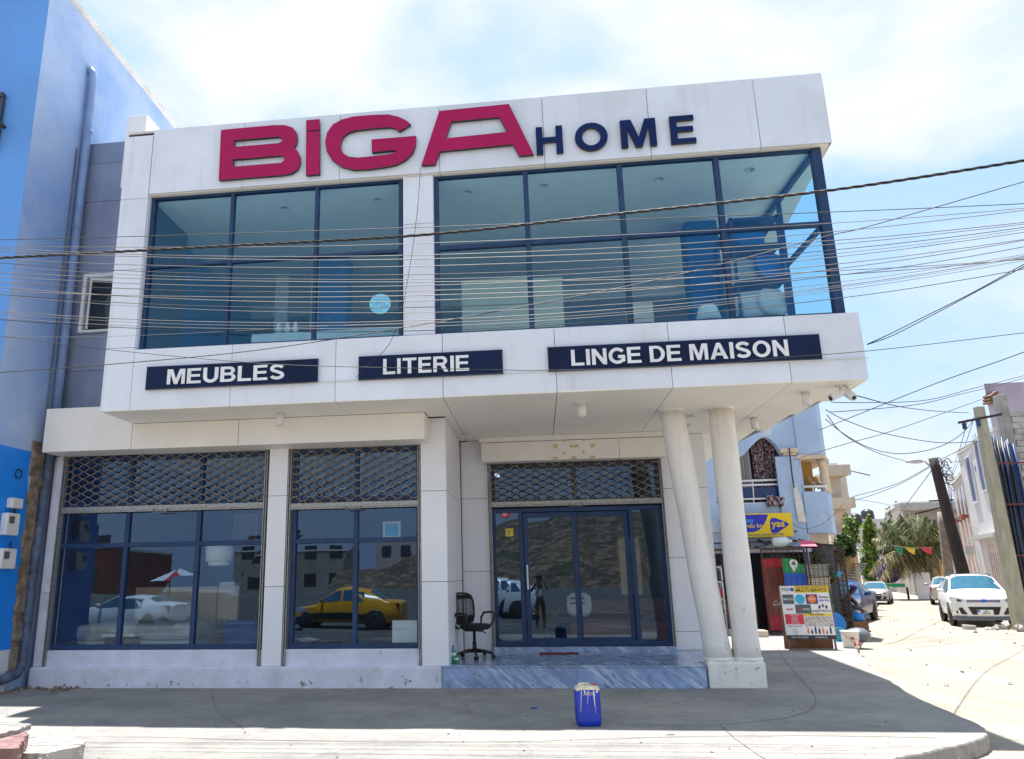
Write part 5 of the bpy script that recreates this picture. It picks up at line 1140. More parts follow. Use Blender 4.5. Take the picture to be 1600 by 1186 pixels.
def car(name, lab, loc, rz, st, paint, cowl, roof0, rear0, rear1, wins, wy, wr_, cat='car', group=None, lower=None, plate=None, face=True, lights=True, glass='car_glass'):
    t = thing(name, lab, cat, loc, rz, group)
    def half(s):
        y, w, zb, zm, be, wt, zt, wr, zr = s
        return [(w*.80,zb),(w*.97,zb+.10),(w,zm),(w*.965,be),(wt,zt),(wr,zr),(0,zr+.015)]
    def ringat(y):
        for a, b in zip(st[:-1], st[1:]):
            if a[0] <= y <= b[0]:
                k = (y-a[0])/(b[0]-a[0]); return half([a[i]+(b[i]-a[i])*k for i in range(9)])
        return half(st[-1])
    m = MB(); rings = []
    for s in st:
        h = half(s); rings.append([(x,s[0],z) for x,z in h]+[(-x,s[0],z) for x,z in h[-2::-1]])
    m.loft(rings, None, True); b = m.build('body', paint, t)
    e = b.modifiers.new('crease', 'EDGE_SPLIT'); e.split_angle = rad(42)
    if lower:
        m = MB()
        for sg in (-1,1): 
            r0 = [[(sg*(ringat(y)[i][0]+.006), y, ringat(y)[i][1]) for i in (1,2)] for y in [st[2][0]+.05+(st[-3][0]-st[2][0]-.1)*k/8 for k in range(9)]]
            m.loft(r0, None, True, closed=False, caps=False)
        m.build('lower_panel', lower, t)
    # screens
    def screen(y0, y1, nm, sgn):
        m = MB(); rows = []
        for k in range(5):
            y = y0+(y1-y0)*k/4; r = ringat(y); a = r[4]; c = r[5]; d = r[6]
            rows.append([(sx*x*q, y+sgn*.012, z+.012) for sx, (x,z), q in ((1,a,.93),(1,c,1),(1,d,1),(-1,c,1),(-1,a,.93))])
        m.loft(rows, None, True, closed=False, caps=False); m.build(nm, glass, t)
    screen(cowl+.07, roof0-.06, 'windscreen', -1); screen(rear0+.05, rear1-.04, 'rear_window', 1)
    for sg in (-1,1):
        for y0, y1 in wins:
            m = MB(); rows = []
            for k in range(5):
                y = y0+(y1-y0)*k/4; r = ringat(y); (bx, bz), (tx, tz) = r[3], r[4]
                if tz-bz < .06: tz = bz+.06
                rows.append([(sg*(bx+(tx-bx)*q+.010), y, bz+(tz-bz)*q) for q in (.08,.5,.93)])
            m.loft(rows, None, True, closed=False, caps=False); m.build('side_window', glass, t)
    for y in wy:
        for sg in (-1,1):
            w = ringat(y)[2][0]; m = MB(); m.lathe([(wr_+.07,sg*(w-.12)),(wr_+.07,sg*(w+.004)),(wr_+.01,sg*(w+.006))], (0,y,wr_+.02), 24, axis='X'); m.build('wheel_arch', 'car_black', t)
            m = MB(); m.lathe([(wr_*.55,sg*(w-.18)),(wr_*.97,sg*(w-.17)),(wr_,sg*(w-.14)),(wr_,sg*(w+.0)),(wr_*.95,sg*(w+.022)),(wr_*.66,sg*(w+.026))], (0,y,wr_), 24, axis='X'); wh_ = m.build('wheel', 'rubber', t)
            m = MB(); m.lathe([(wr_*.66,sg*(w+.0)),(wr_*.66,sg*(w+.022)),(wr_*.58,sg*(w+.012)),(.05,sg*(w+.018)),(.03,sg*(w+.03))], (0,y,wr_), 20, axis='X')
            m.build('rim', 'rim', wh_)
    def yf(x):
        x = abs(x); fs = [(s_[1], s_[0]) for s_ in st[:5]]
        if x <= fs[0][0]: return fs[0][1]
        for p_, q_ in zip(fs[:-1], fs[1:]):
            if p_[0] <= x <= q_[0]: return p_[1]+(q_[1]-p_[1])*(x-p_[0])/max(1e-6,q_[0]-p_[0])
        return fs[-1][1]
    W_ = st[3][1]/.92; zh = st[2][4]+.02
    def patch(nm, mat, pts, par=t, e=.014):
        m = MB(); m.add([(x, yf(x)-e, z) for x, z in pts], [tuple(range(len(pts)))]); return m.build(nm, mat, par, fix=False)
    if lights:
        for sg in (-1,1):
            m = MB(); P_ = [(.50,zh-.07),(.62,zh-.13),(.74,zh-.15),(.85,zh-.13),(.915,zh-.09)]; Q_ = [(.50,zh-.05),(.62,zh-.02),(.74,zh+.025),(.85,zh+.055),(.915,zh+.05)]
            m.loft([[(sg*x*W_, yf(x*W_)-.02, z) for x, z in P_],[(sg*x*W_, yf(x*W_)-.02+(.04 if z > zh else 0), z) for x, z in Q_]], None, False, closed=False, caps=False); hl = m.build('headlight', 'lens_clear', t, fix=False)
            patch('bulb', 'window_dark', [(sg*.62*W_,zh-.10),(sg*.74*W_,zh-.11),(sg*.74*W_,zh-.04),(sg*.62*W_,zh-.05)], hl, .026)
            ye = st[-2][0]; rr_ = ringat(ye); m = MB(); m.box(min(sg*rr_[3][0]*.74,sg*(rr_[3][0]+.012)), max(sg*rr_[3][0]*.74,sg*(rr_[3][0]+.012)), ye-.05, ye+.09, rr_[3][1]-.26, rr_[3][1]-.02); m.build('tail_light', 'lens_red', t, bevel=.02)
            q = ringat(cowl+.25); m = MB(); m.loft([[(sg*(q[3][0]+.02),cowl+.25+b_,q[3][1]+.07+c_) for b_,c_ in ((-.02,-.02),(.05,-.02),(.05,.03),(-.02,.03))],[(sg*(q[3][0]+.10),cowl+.22+b_,q[3][1]+.10+c_) for b_,c_ in ((-.05,-.07),(.06,-.07),(.06,.08),(-.05,.08))],[(sg*(q[3][0]+.24),cowl+.24+b_,q[3][1]+.10+c_) for b_,c_ in ((-.03,-.06),(.05,-.06),(.05,.06),(-.03,.06))]]); m.build('mirror', paint, t)
    if face:
        y0 = st[0][0]; k_ = zh/.93
        m = MB(); m.add([(-.46,y0-.015,.65*k_),(.46,y0-.015,.65*k_),(.36,y0-.03,.40*k_),(-.36,y0-.03,.40*k_)], [(0,3,2,1)])
        for j in range(5): m.box(-.42+.01*j,.42-.01*j,y0-.034,y0-.03,(.63-.045*j)*k_,(.637-.045*j)*k_,None)
        m.build('lower_grille', 'car_black', t, fix=False)
        m = MB(); m.box(-.47,.47,y0-.02,y0+.03,zh-.13,zh-.055); g2 = m.build('upper_grille', 'tarp_purple', t, bevel=.008)
        m = MB(); m.box(-.44,.44,y0-.028,y0-.02,zh-.10,zh-.085); m.build('grille_bar', 'chrome', g2)
        for sg in (-1,1): patch('fog_light', 'car_black', [(sg*.50,.42*k_),(sg*.54,.40*k_),(sg*.80*W_,.44*k_),(sg*.80*W_,.50*k_),(sg*.70*W_,.62*k_),(sg*.62*W_,.63*k_)], e=.016)
        m = MB(); P_ = [-.93,-.86,-.75,-.55,0,.55,.75,.86,.93]
        m.loft([[(x*W_, yf(x*W_)-.012, .225) for x in P_],[(x*W_, yf(x*W_)-.022, .30) for x in P_],[(x*W_, yf(x*W_)-.012, .345) for x in P_]], None, False, closed=False, caps=False); m.build('bumper', 'sign_grey', t, fix=False)
        if plate:
            m = MB(); m.box(-.22,.22,y0-.055,y0-.035,.40,.56); pl_ = m.build('plate', 'plate', t); 
            m = MB(); m.box(-.215,-.15,y0-.058,y0-.0555,.48,.555); m.build('plate_band', 'sign_mblue', pl_)
            for k, s in enumerate(plate): text(s, 'plate_text', 'black', pl_, (.03,y0-.060,.495-k*.072), .075, .002, 'CENTER', bold=.001)
    return t
fr = gz(1545,981,-.16); rz = rad(-20)
ctr = Vector((fr.x,fr.y,-.155)) + Vector((-math.sin(rz), math.cos(rz), 0))*2.27
SW = [(-.95,-.05),(.03,.95),(1.05,1.72)]
cw = car('parked_car', 'white family car with a blue tinted windscreen parked beside the concrete pole', ctr, rz, SUVST, 'car_white', -1.08, -.30, 1.85, 2.12, SW, (-1.38,1.36), .345, plate=('AA','558 EV'))
cw.scale = (.94,.94,.94)
m = MB()
for sg in (-1,1): m.tube([(sg*.60,-.2,1.66),(sg*.60,.3,1.70),(sg*.58,1.3,1.67),(sg*.56,1.6,1.62)], .022, 6)
m.build('roof_rail', 'sign_black', cw)
m = MB(); m.add([(-.44,-.1,1.668),(.44,-.1,1.668),(.44,.9,1.71),(-.44,.9,1.71)], [(0,1,2,3)]); m.build('roof_glass', 'window_dark', cw)
m = MB(); m.bar((-.55,-1.02,1.15),(.1,-.86,1.22),.02,.012); m.build('wiper', 'black', cw)
m = MB(); m.lathe([(.07,-2.295),(.065,-2.303)], (0,0,.857), 16, axis='Y'); m.v = [(x*1.3,y,.857+(z-.857)*.6) for x,y,z in m.v]; m.build('emblem', 'sign_mblue', cw)
f2 = gz(1356,979,-.16); rz = rad(-30); c2 = Vector((f2.x-.75,f2.y+1.0,-.155)) + Vector((-math.sin(rz), math.cos(rz), 0))*2.27
car('parked_car', 'dark navy saloon car parked behind the seated man', c2, rz, SEDST, 'car_navy', -.85, -.10, 1.0, 1.6, [(-.72,.05),(.12,.85)], (-1.32,1.28), .32)
f3 = gz(1378,945,-.16); rz = rad(-26); c3 = Vector((f3.x,f3.y,-.155)) + Vector((-math.sin(rz), math.cos(rz), 0))*2.27
c3.x -= .5; c3.y -= .3
sc_ = car('parked_car', 'silver car parked farther up the street behind the navy car', c3, rz, SEDST, 'car_silver', -.85, -.10, 1.0, 1.6, [(-.72,.05),(.12,.85)], (-1.32,1.28), .30)
sc_.scale = (.82,.82,.82)
f4 = gz(1474,946,-.16); rz = rad(155); c4 = Vector((f4.x+1.3,f4.y+2.0,-.155))
car('parked_car', 'small silver hatchback with a red tail lamp seen behind the white car', c4, rz, SEDST, 'car_silver', -.85, -.10, 1.0, 1.6, [(-.72,.05),(.12,.85)], (-1.32,1.28), .30, face=False)
# handcart with a purple tarpaulin
q = gz(1394,937,-.16); t = thing('handcart', 'loaded handcart under a purple tarpaulin beside the silver car', 'cart', (q.x,q.y,-.15), rad(-25))
m = MB(); rings = []
for k in range(9):
    a = k/8; r_ = .75*math.sin(PI*(.1+.8*a)); rings.append([((r_*(1+.15*math.sin(3*b+k)))*math.cos(b), .9*r_*math.sin(b), 1.0+a*1.25) for b in [2*PI*i/14 for i in range(14)]])
m.loft(rings); m.build('tarpaulin', 'tarp_purple', t)
m = MB(); m.box(-.8,.8,-.9,.9,.75,.95); m.build('tray', 'sign_green', t, bevel=.02)
for sg in (-1,1):
    m = MB(); m.lathe([(.36,sg*.85),(.38,sg*.88),(.36,sg*.96),(.1,sg*.97)], (0,-.2,.37), 18, axis='X'); m.build('wheel', 'rubber', t)
m = MB(); m.box(1.4,2.2,-.4,.5,.02,1.6); m.build('white_crate', 'wall_far_white', t)
# ------------------------------------------------------------------ overhead cables
def cable(lab, pts, r=.0045, mat='cable_grey', Y=8.6, name='overhead_cable', group='cables strung across the street', tw=False, kink=0.0, ext=0.0):
    P = []
    for p in pts: P.append(at(p[0], p[1], p[2] if len(p) > 2 else Y))
    out = []
    for i in range(len(P)-1):
        p0 = P[max(i-1,0)]; p1 = P[i]; p2 = P[i+1]; p3 = P[min(i+2,len(P)-1)]
        n = 14 if len(P) > 3 else 20
        for k in range(n):
            t = k/n; out.append(0.5*((2*p1)+(p2-p0)*t+(2*p0-5*p1+4*p2-p3)*t*t+(3*p1-p0-3*p2+p3)*t**3))
    out.append(P[-1])
    if ext:                                               # the cable runs on to poles outside the picture
        d0 = (out[0]-out[4]).normalized(); d1 = (out[-1]-out[-5]).normalized()
        out = [out[0]+d0*ext*(1-k/8)+Vector((0,0,.06*(1-k/8)**2*ext*.2)) for k in range(8)] + out + [out[-1]+d1*ext*k/8+Vector((0,0,.06*(k/8)**2*ext*.2)) for k in range(1,9)]
    if kink: out = [p+Vector((0,0,random.uniform(-kink,kink))) for p in out]
    m = MB()
    if tw:
        fine = []
        for a, b in zip(out[:-1], out[1:]):
            for k in range(6): fine.append(a.lerp(b, k/6))
        s = 0.0; acc = [0.0]
        for a, b in zip(fine[:-1], fine[1:]): s += (b-a).length; acc.append(s)
        for j in range(3):
            m.tube([p+Vector((0, math.cos(l*14+j*2.094), math.sin(l*14+j*2.094)))*.0105 for p, l in zip(fine, acc)], .0085, 5)
    else: m.tube(out, r, 5)
    o = m.build(name, mat, fix=False); tag(o, lab, 'cable', group); return o
random.seed(21)
cable('thick twisted black cable rising from left to right across the upper windows', [(-80,406),(0,403),(320,386),(660,367),(950,336),(1300,297),(1600,251),(1680,238)], mat='cable_black', tw=True, Y=8.3, ext=14)
rows = [(375,355,318),(386,380,325),(388,399,329),(393,405,348),(406,416,350),(412,429,355.5),(417,436,358.5),(433,446,363.5),(441,455,374.4),(450,470,376),(461,480,386),(463,488,398),(487,501,400),(490,506,402),(498,510,407),(501,517,421),(426,441,405),(455,462,404)]
for i, (a, b, c) in enumerate(rows):
    j = lambda s: random.uniform(-s, s)
    q = lambda x: a*(x-660)*(x-1600)/(660*1600) + b*x*(x-1600)/(660*(-940)) + c*x*(x-660)/(1600*940)
    cable('thin grey cable strung nearly level across the whole storefront among many alike', [(x, q(x)+j(.8)) for x in (-80,200,480,760,1040,1320,1500,1680)], random.choice((.0035,.0045,.005)), 'cable_grey' if i % 5 else 'cable_black', 8.0+random.uniform(0,1.2), group='level thin cables across the storefront', ext=14)
cable('dark cable climbing from the lower left to the upper right across the storefront', [(-80,585),(0,582),(200,567),(361,552),(485,535.6),(612,515),(702,500),(800,482),(981,447),(1115,416),(1199,394),(1300,367),(1360,353),(1600,284),(1680,262)], .006, 'cable_black', 8.5, ext=14)
cable('thin cable sagging across the word boards on the canopy', [(-80,517),(0,525),(166,546),(370,565),(500,572),(785,578),(857,578.6),(1053,572.6),(1227,558.6),(1380,546),(1600,520),(1680,510)], .0045, 'cable_black', 8.9, ext=14)
cable('faint cable crossing the first one low at the left of the storefront', [(-80,530),(0,527),(160,526),(330,519),(520,509),(700,503)], .003, 'cable_grey', 9.6)
cable('loose black wire hanging from the magenta letter A down to the canopy boards', [(657,262),(652,330),(640,420),(624,500),(603,545),(572,572),(557,590)], .0045, 'cable_black', 10.46, kink=.004)
cable('upper strand of the black pair curving up from the canopy corner to the right', [(1355,538,10.55),(1390,522,10.3),(1450,492,10),(1520,457,9.6),(1600,413,9.2),(1680,372,8.8)], .007, 'cable_black')
cable('lower strand of the black pair curving up from the canopy corner to the right', [(1355,538.5,10.55),(1395,524,10.3),(1465,488,10),(1540,448,9.6),(1600,417,9.2),(1680,380,8.8)], .007, 'cable_black')
street = [('long straight cable climbing from the apartment roof to the upper right corner',[(1280,672,22),(1320,656,22),(1460,600,20),(1573,560,18),(1680,520,17)],.014),
 ('upper of two near parallel cables running to the mauve building',[(1298,627,21),(1320,629,21),(1441,626,24),(1520,607,27),(1600,587,30),(1680,566,31)],.014),
 ('lower of two near parallel cables running to the mauve building',[(1298,643,21),(1320,642.5,21),(1433,632,24),(1500,616,27),(1555,603,30),(1640,580,31)],.014),
 ('slack cable dropping from the canopy corner to the concrete pole',[(1334,617,11),(1409,636,16),(1470,643,20),(1514,645,26.5)],.012),
 ('slack dark cable from the apartment corner to the concrete pole shaft',[(1290,640,21.5),(1320,656,22),(1381,677,23),(1466,691.5,25),(1528,689.5,26.8)],.015),
 ('straight cable rising from the apartment wall to the roof tiles',[(1240,718,21.8),(1320,694,22),(1401,671,24),(1534,624,30)],.013),
 ('deep sagging cable below the crossarm of the concrete pole',[(1290,655,22),(1320,679,23),(1360,700,24),(1407,709,24.5),(1462,700,25),(1500,680,26),(1520,658,26.6)],.015),
 ('cable sagging from the apartment corner to the street lamp',[(1292,648,22),(1320,680,23),(1370,707,28),(1417,721,35)],.016),
 ('cable from the lamp pole to the white building wall',[(1462,720,36),(1474,721,35.5),(1500,721,34),(1538,713,33)],.016),
 ('doubled cable from the lamp pole down to the cream building',[(1453,728,36),(1410,752,37),(1370,766,38),(1332,776,40)],.018),
 ('lower cable of the pair from the lamp pole down to the cream building',[(1453,730,36),(1410,754.5,37),(1370,771,38),(1332,783,40)],.016),
 ('steep straight cable from the lamp pole down behind the palm',[(1457,733,36),(1430,770,45),(1405,803,60)],.022),
 ('cable from the lamp pole to the concrete pole shaft',[(1462,722,36),(1490,708,32),(1526,690,27)],.016),
 ('thin wire falling from the left insulator to the grey building',[(1512,655,26.6),(1500,700,34),(1484,750,50)],.014),
 ('thin wire falling from the right insulator to the grey building',[(1522,652,26.6),(1508,695,34),(1486,750,50)],.014),
 ('cable looping from the lamp pole down to the satellite dish',[(1472,733,36),(1480,755,42),(1492,770,52),(1497,778,60)],.02),
 ('thin cable high above the white house',[(1330,780,42),(1370,785,48),(1440,800,60)],.02),
 ('white cable from the dark pole to the pink building',[(1474,792,40),(1490,805,37),(1512,818,35),(1540,835,33)],.016),
 ('cable drooping along the apartment bay parapet',[(1236,818,22.8),(1260,826,22.7),(1290,815,22.7),(1318,788,23.5)],.010)]
for lab, pts, r in street: cable(lab, pts, r*.8, 'cable_grey' if 'white' in lab or 'bay' in lab else 'cable_black', group='cables over the side street')
# ------------------------------------------------------------------ things on the step and pavement
p = gz(742,1029,.312)
ch = thing('office_chair', 'black mesh office chair with armrests standing beside the entrance', 'chair', (p.x,p.y,.313), rad(46)); ch.scale = (1.07,1.07,1.05)
m = MB(); m.loft([[(x*s,y*s2-.02,z) for x,y in [(.24*math.cos(a)*(1 if abs(math.cos(a))<.7 else 1),.235*math.sin(a)) for a in [2*PI*i/24 for i in range(24)]]] for s,s2,z in ((.82,.82,.43),(1.0,1.0,.455),(1.02,1.02,.49),(.9,.9,.515))]); m.build('seat', 'black_fabric', ch)
m = MB(); pts = []
for a in [2*PI*i/28 for i in range(29)]:
    x = .225*math.copysign(abs(math.cos(a))**.6, math.cos(a)); z = .74+.235*math.copysign(abs(math.sin(a))**.6, math.sin(a)); pts.append((x, .24+.10*(z-.5)-.5*x*x+.02, z))
m.tube(pts, .017, 8); bf = m.build('back_frame', 'black', ch)
m = MB()
for k in range(26):
    z = .525+k*.0168; hw = .205*(1-max(0,abs(z-.74)-.17)*2.5)
    m.tube([(x, .245+.10*(z-.5)-.5*x*x, z) for x in (-hw,-hw*.5,0,hw*.5,hw)], .0052 if 6 < k < 22 else .009, 4)
for x in (-.16,-.08,0,.08,.16): m.tube([(x,.245+.10*(z-.5)-.5*x*x,z) for z in (.53,.65,.8,.95)], .006, 4)
m.build('back_mesh', 'black_fabric', bf, fix=False)
m = MB(); m.tube([(0,.05,.42),(0,.20,.41),(0,.275,.47),(0,.29,.60)], .022, 8); m.build('back_support', 'black', ch)
for sg in (-1,1):
    m = MB(); m.tube([(sg*.20,.12,.44),(sg*.27,.14,.48),(sg*.285,.15,.60),(sg*.285,.08,.675),(sg*.285,-.08,.685),(sg*.285,-.155,.66),(sg*.28,-.14,.56),(sg*.25,-.09,.47),(sg*.20,-.06,.44)], .017, 8); m.build('armrest', 'black', ch)
m = MB(); m.tube([(0,0,.10),(0,0,.25),(0,0,.2501),(0,0,.43)], [.032,.032,.022,.022], 12); m.box(-.09,.09,-.10,.10,.405,.43); m.build('gas_column', 'black', ch)
m = MB(); m.tube([(.08,.02,.40),(.20,.02,.39),(.25,.02,.36)], .01, 6); m.build('lever', 'black', ch)
for k in range(5):
    a = 2*PI*k/5+.3; m = MB(); m.tube([(.03*math.cos(a),.03*math.sin(a),.115),(.16*math.cos(a),.16*math.sin(a),.11),(.29*math.cos(a),.29*math.sin(a),.075)], [.028,.023,.018], 8); lg = m.build('leg', 'black', ch)
    m = MB(); c = Vector((.29*math.cos(a),.29*math.sin(a),.03)); n_ = Vector((-math.sin(a+.6),math.cos(a+.6),0))
    for s in (-.018,.018): m.tube([c+n_*(s-.009), c+n_*(s+.009)], .03, 12)
    m.tube([c, c+Vector((0,0,.05))], .009, 6); m.build('caster', 'black', lg)
p = gz(708,1037,.312)
def bottle(x, y, z, h, r, mat, lab, capm):
    t = thing('plastic_bottle', lab, 'bottle', (x,y,z)); m = MB(); m.lathe([(r*.9,0),(r,.01),(r,h*.3),(r*.93,h*.34),(r,h*.38),(r,h*.62),(r*.55,h*.82),(r*.36,h*.88),(r*.36,h*.94)], (0,0,0), 14); m.build('body', mat, t)
    m = MB(); m.lathe([(r*.42,h*.94),(r*.42,h)], (0,0,0), 12); m.build('cap', capm, t); m = MB(); m.lathe([(r*1.01,h*.4),(r*1.01,h*.58)], (0,0,0), 14); m.build('label_band', 'sign_white', t)
bottle(p.x+.0,p.y+.08,.313,.26,.042,'bottle_teal','teal plastic bottle standing behind the green one at the chair','sign_mblue'); bottle(p.x+.06,p.y-.03,.313,.15,.035,'bottle_green','short green plastic bottle lying closest to the step edge by the chair','sign_green')
a = gz(843,1022,.312); b = gz(904,1022,.312); m = MB(); m.box(a.x,b.x,a.y-.10,a.y+.16,.3125,.324); tag(m.build('door_mat', 'red_mat', bevel=.004), 'dark red door mat in front of the sliding doors', 'mat')
p = gz(920,1136); t = thing('jerrycan', 'bright blue jerrycan with a cream stained top on the shaded pavement', 'jerrycan', (p.x+.005,p.y+.10,0), rad(6))
m = MB(); w, d = .135, .10
def rr(w, d, r, z, n=5): return [(sx*(w-r)+r*math.cos(a), sy*(d-r)+r*math.sin(a), z) for sx,sy,a0 in ((1,1,0),(-1,1,90),(-1,-1,180),(1,-1,270)) for a in [rad(a0+90*i/n) for i in range(n+1)]]
m.loft([rr(w*.86,d*.86,.03,0),rr(w*.95,d*.95,.035,.02),rr(w,d,.04,.08),rr(w*.985,d*.975,.04,.11),rr(w*1.01,d,.04,.15),rr(w,d*1.01,.04,.30),rr(w*.99,d,.04,.365),rr(w*.95,d*.93,.035,.395)]); m.build('body', 'jerry_blue', t)
m = MB(); m.loft([rr(w*.985,d*.985,.035,.368),rr(w*.955,d*.94,.035,.398),rr(w*.75,d*.7,.03,.412),rr(w*.4,d*.4,.02,.412)]); m.build('stained_top', 'spill_cream', t)
m = MB(); m.tube([(-.09,.03,.40),(-.08,.03,.42),(-.03,.03,.426),(.02,.03,.426),(.035,.03,.40)], .014, 8); m.build('handle', 'spill_cream', t)
m = MB(); m.lathe([(.028,.39),(.028,.405),(.031,.406),(.031,.421)], (.09,.02,0), 14); m.build('cap', 'sign_red', t)
m = MB(); random.seed(9)
for x, zl, dx, ww in ((-.075,.22,-.02,.005),(.0,.14,-.016,.004),(.055,.16,.006,.004),(.064,.235,.004,.003),(-.04,.03,.0,.010),(.095,.025,0,.012)):
    m.add([(x-ww,-d-.004,.372),(x+ww,-d-.004,.372),(x+ww*.7+dx*.5,-d-.004,.37-zl*.5),(x+dx+ww*.3,-d-.004,.37-zl),(x+dx-ww*.4,-d-.004,.37-zl),(x-ww*.7+dx*.4,-d-.004,.37-zl*.5)], [(0,1,2,3,4,5)])
m.build('drips', 'spill_cream', t, fix=False)
text('APOIC', 'lettering', 'spill_cream', t, (-.055,-d-.004,.322), .045, .002)
# broken slabs
def slab(name, lab, poly, z0, z1, mat, cat, tilt=None):
    m = MB(); n = len(poly); random.seed(len(lab)); c = sum((Vector((x,y,0)) for x, y in poly), Vector())/n
    def jit(p, z, a): return Vector((p[0]+random.uniform(-a,a), p[1]+random.uniform(-a,a), z+random.uniform(-a,a)*.5))
    dn = []
    for i in range(n):
        for k in range(4): q = Vector(poly[i]).lerp(Vector(poly[(i+1)%n]), k/4); dn.append((q.x,q.y))
    m.loft([[jit(p, z0, .012) for p in dn],[jit(p, (z0+z1)/2, .016) for p in dn],[jit(p, z1, .010) for p in dn],[jit((c.x+(p[0]-c.x)*.94,c.y+(p[1]-c.y)*.94), z1+.006, .006) for p in dn]], None, False)
    if tilt: m.xform(Matrix.Translation(c+Vector((0,0,z0))) @ Matrix.Rotation(tilt[0],4,'X') @ Matrix.Rotation(tilt[1],4,'Y') @ Matrix.Translation(-c-Vector((0,0,z0))))
    o = m.build(name, mat); b = bmesh.new(); b.from_mesh(o.data); bmesh.ops.subdivide_edges(b, edges=b.edges, cuts=3, use_grid_fill=True)
    from mathutils import noise as NZ
    for v in b.verts:
        e = NZ.noise_vector(v.co*14)*.014 + NZ.noise_vector(v.co*45)*.006; v.co += Vector((e.x, e.y, e.z*(.5 if v.co.z > z0+.02 else 0)))
    b.to_mesh(o.data); b.free(); return tag(o, lab, cat)
s2 = lambda *ps: [tuple(gz(a, b, z)[:2]) for a, b, z in ps]
slab('concrete_slab', 'thick broken concrete slab lying in the sun at the bottom left', s2((27,1163,.13),(34,1158,.13),(90,1144,.13),(112,1141,.13),(121,1154,.13),(133,1160,.13),(128,1166,.13),(75,1175,.13),(36,1176,.13)), .005, .13, 'stone_slab', 'slab', (rad(1),rad(-1)))
slab('brick_block', 'pinkish brick block under the thin slab at the bottom left edge', s2((-60,1175,.24),(-60,1152,.24),(40,1143,.24),(45,1147,.24),(28,1168,.24)), .003, .24, 'brick_pink', 'block')
slab('concrete_slab', 'thin cracked slab resting on the pinkish block at the left edge', s2((-70,1152,.29),(-40,1133,.29),(20,1129,.29),(48,1129,.29),(30,1138,.29),(0,1146,.29)), .25, .295, 'stone_slab', 'slab', (rad(-2),rad(4)))
m = MB(); random.seed(4)
for k in range(46):
    a = random.uniform(-8.4,-7.2); b = 11.9-random.random()**2*.6; s = random.uniform(.012,.05); m.obox(Matrix.Translation((a,b,s*.3)) @ Matrix.Rotation(random.random()*3,4,(.3,1,.5)), s*1.3, s, s*.8)
tag(m.build('rubble', 'raw_mortar'), 'small rubble at the drain pipe foot', 'rubble', kind='stuff')
m = MB()
for k in range(150):
    a = random.uniform(4.2,16); b = random.uniform(8.4,32); s = random.uniform(.01,.045)
    if a > 4.9+max(0,(b-11))*.36: m.obox(Matrix.Translation((a,b,-.15+s*.2)) @ Matrix.Rotation(random.random()*3,4,(.3,1,.5)), s*1.4, s, s*.7)
tag(m.build('street_stones', 'stone_slab'), 'scattered small stones on the sandy street', 'stones', kind='stuff')
m = MB()
for a in range(7): q = gz(1520+a*12+random.uniform(-8,8), 985+random.uniform(-2,5), -.16); s = random.uniform(.08,.2); m.obox(Matrix.Translation(q+Vector((0,0,s*.25))) @ Matrix.Rotation(random.random()*3,4,(.3,1,.5)), s*1.6, s, s*.8)
tag(m.build('street_rubble', 'stone_slab', bevel=.02), 'pale rubble lying around the concrete pole foot', 'rubble', kind='stuff')
m = MB(); random.seed(31)
for k in range(170):
    if k < 70: a, b = random.uniform(-8,2.3), 11.93-random.random()**2*.5
    elif k < 120: a, b = random.uniform(-7,4.2), random.uniform(7.2,8.9)
    else: a, b = random.uniform(-6,4.6), random.uniform(8.9,11.9)
    s = random.uniform(.004,.016); m.obox(Matrix.Translation((a,b,s*.3)) @ Matrix.Rotation(random.random()*3,4,(.3,1,.5)), s*1.4, s, s*.7)
tag(m.build('grit', 'raw_mortar'), 'loose grit and crumbs lying on the pavement', 'grit', kind='stuff')
# A-board
bx0 = gz(1232,1016); bx1 = gz(1306,1021); rz = rad(-5)
t = thing('pavement_sign', 'white and yellow folding pavement sign for multi service money transfers', 'sign', (bx0.x,bx0.y,0), rz); Wd = .98; H0, H1, lean = .22, 1.32, rad(7)
m = MB(); m.box(0,Wd,0,.02,H0,H1); bd = m
def tl(m): return m.xform(Matrix.Rotation(-lean,4,'X'))
tl(m); fb = m.build('front_board', 'sign_white', t, bevel=.003)
for x in (.02,Wd-.06):
    m = MB(); m.box(x,x+.04,.0,.02,0,H0+.02); tl(m); m.build('leg', 'sign_grey', t)
m = MB(); m.box(-.015,0,-.005,.03,H0,H1+.01); m.box(Wd,Wd+.015,-.005,.03,H0,H1+.01); m.box(0,Wd,-.004,.03,H1,H1+.012); tl(m); m.build('rim', 'sign_wood', fb)
m = MB(); m.box(0,Wd,.02,.04,.0,H1-.05); m.xform(Matrix.Translation((0,.34,0)) @ Matrix.Rotation(lean*.9,4,'X')); m.build('rear_board', 'sign_wood', t)
HH = H1-H0
tile_n = [0]
def tile(u0, u1, v0, v1, mat, nm='panel'):
    tile_n[0] += 1; e = .0012*(1+tile_n[0] % 3)
    m = MB(); m.box(u0*Wd,u1*Wd,-e,-.0004,H0+v0*HH,H0+v1*HH); tl(m); return m.build(nm, mat, fb)
def tx(s, u, v, size, mat, al='CENTER', bold=0.0, sx=1.0):
    o = text(s, 'lettering', mat, fb, (0,0,0), size, .001, al, bold=bold, sx=sx); o.data.transform(Matrix.Rotation(-lean,4,'X') @ Matrix.Translation((u*Wd,-.0052,H0+v*HH))); return o
tile(.30,.995,.865,.995,'yellow_sign'); tile(.02,.28,.86,.99,'sign_white','logo_tile'); tx('YGD', .115, .905, .085, 'sign_purple', bold=.002)
cc = MB(); cc.lathe([(.04,-.0055),(.04,-.0045)], (.25*Wd,0,H0+.93*HH), 20, axis='Y', smooth=False); tl(cc); cc.build('logo', 'sign_mblue', fb)
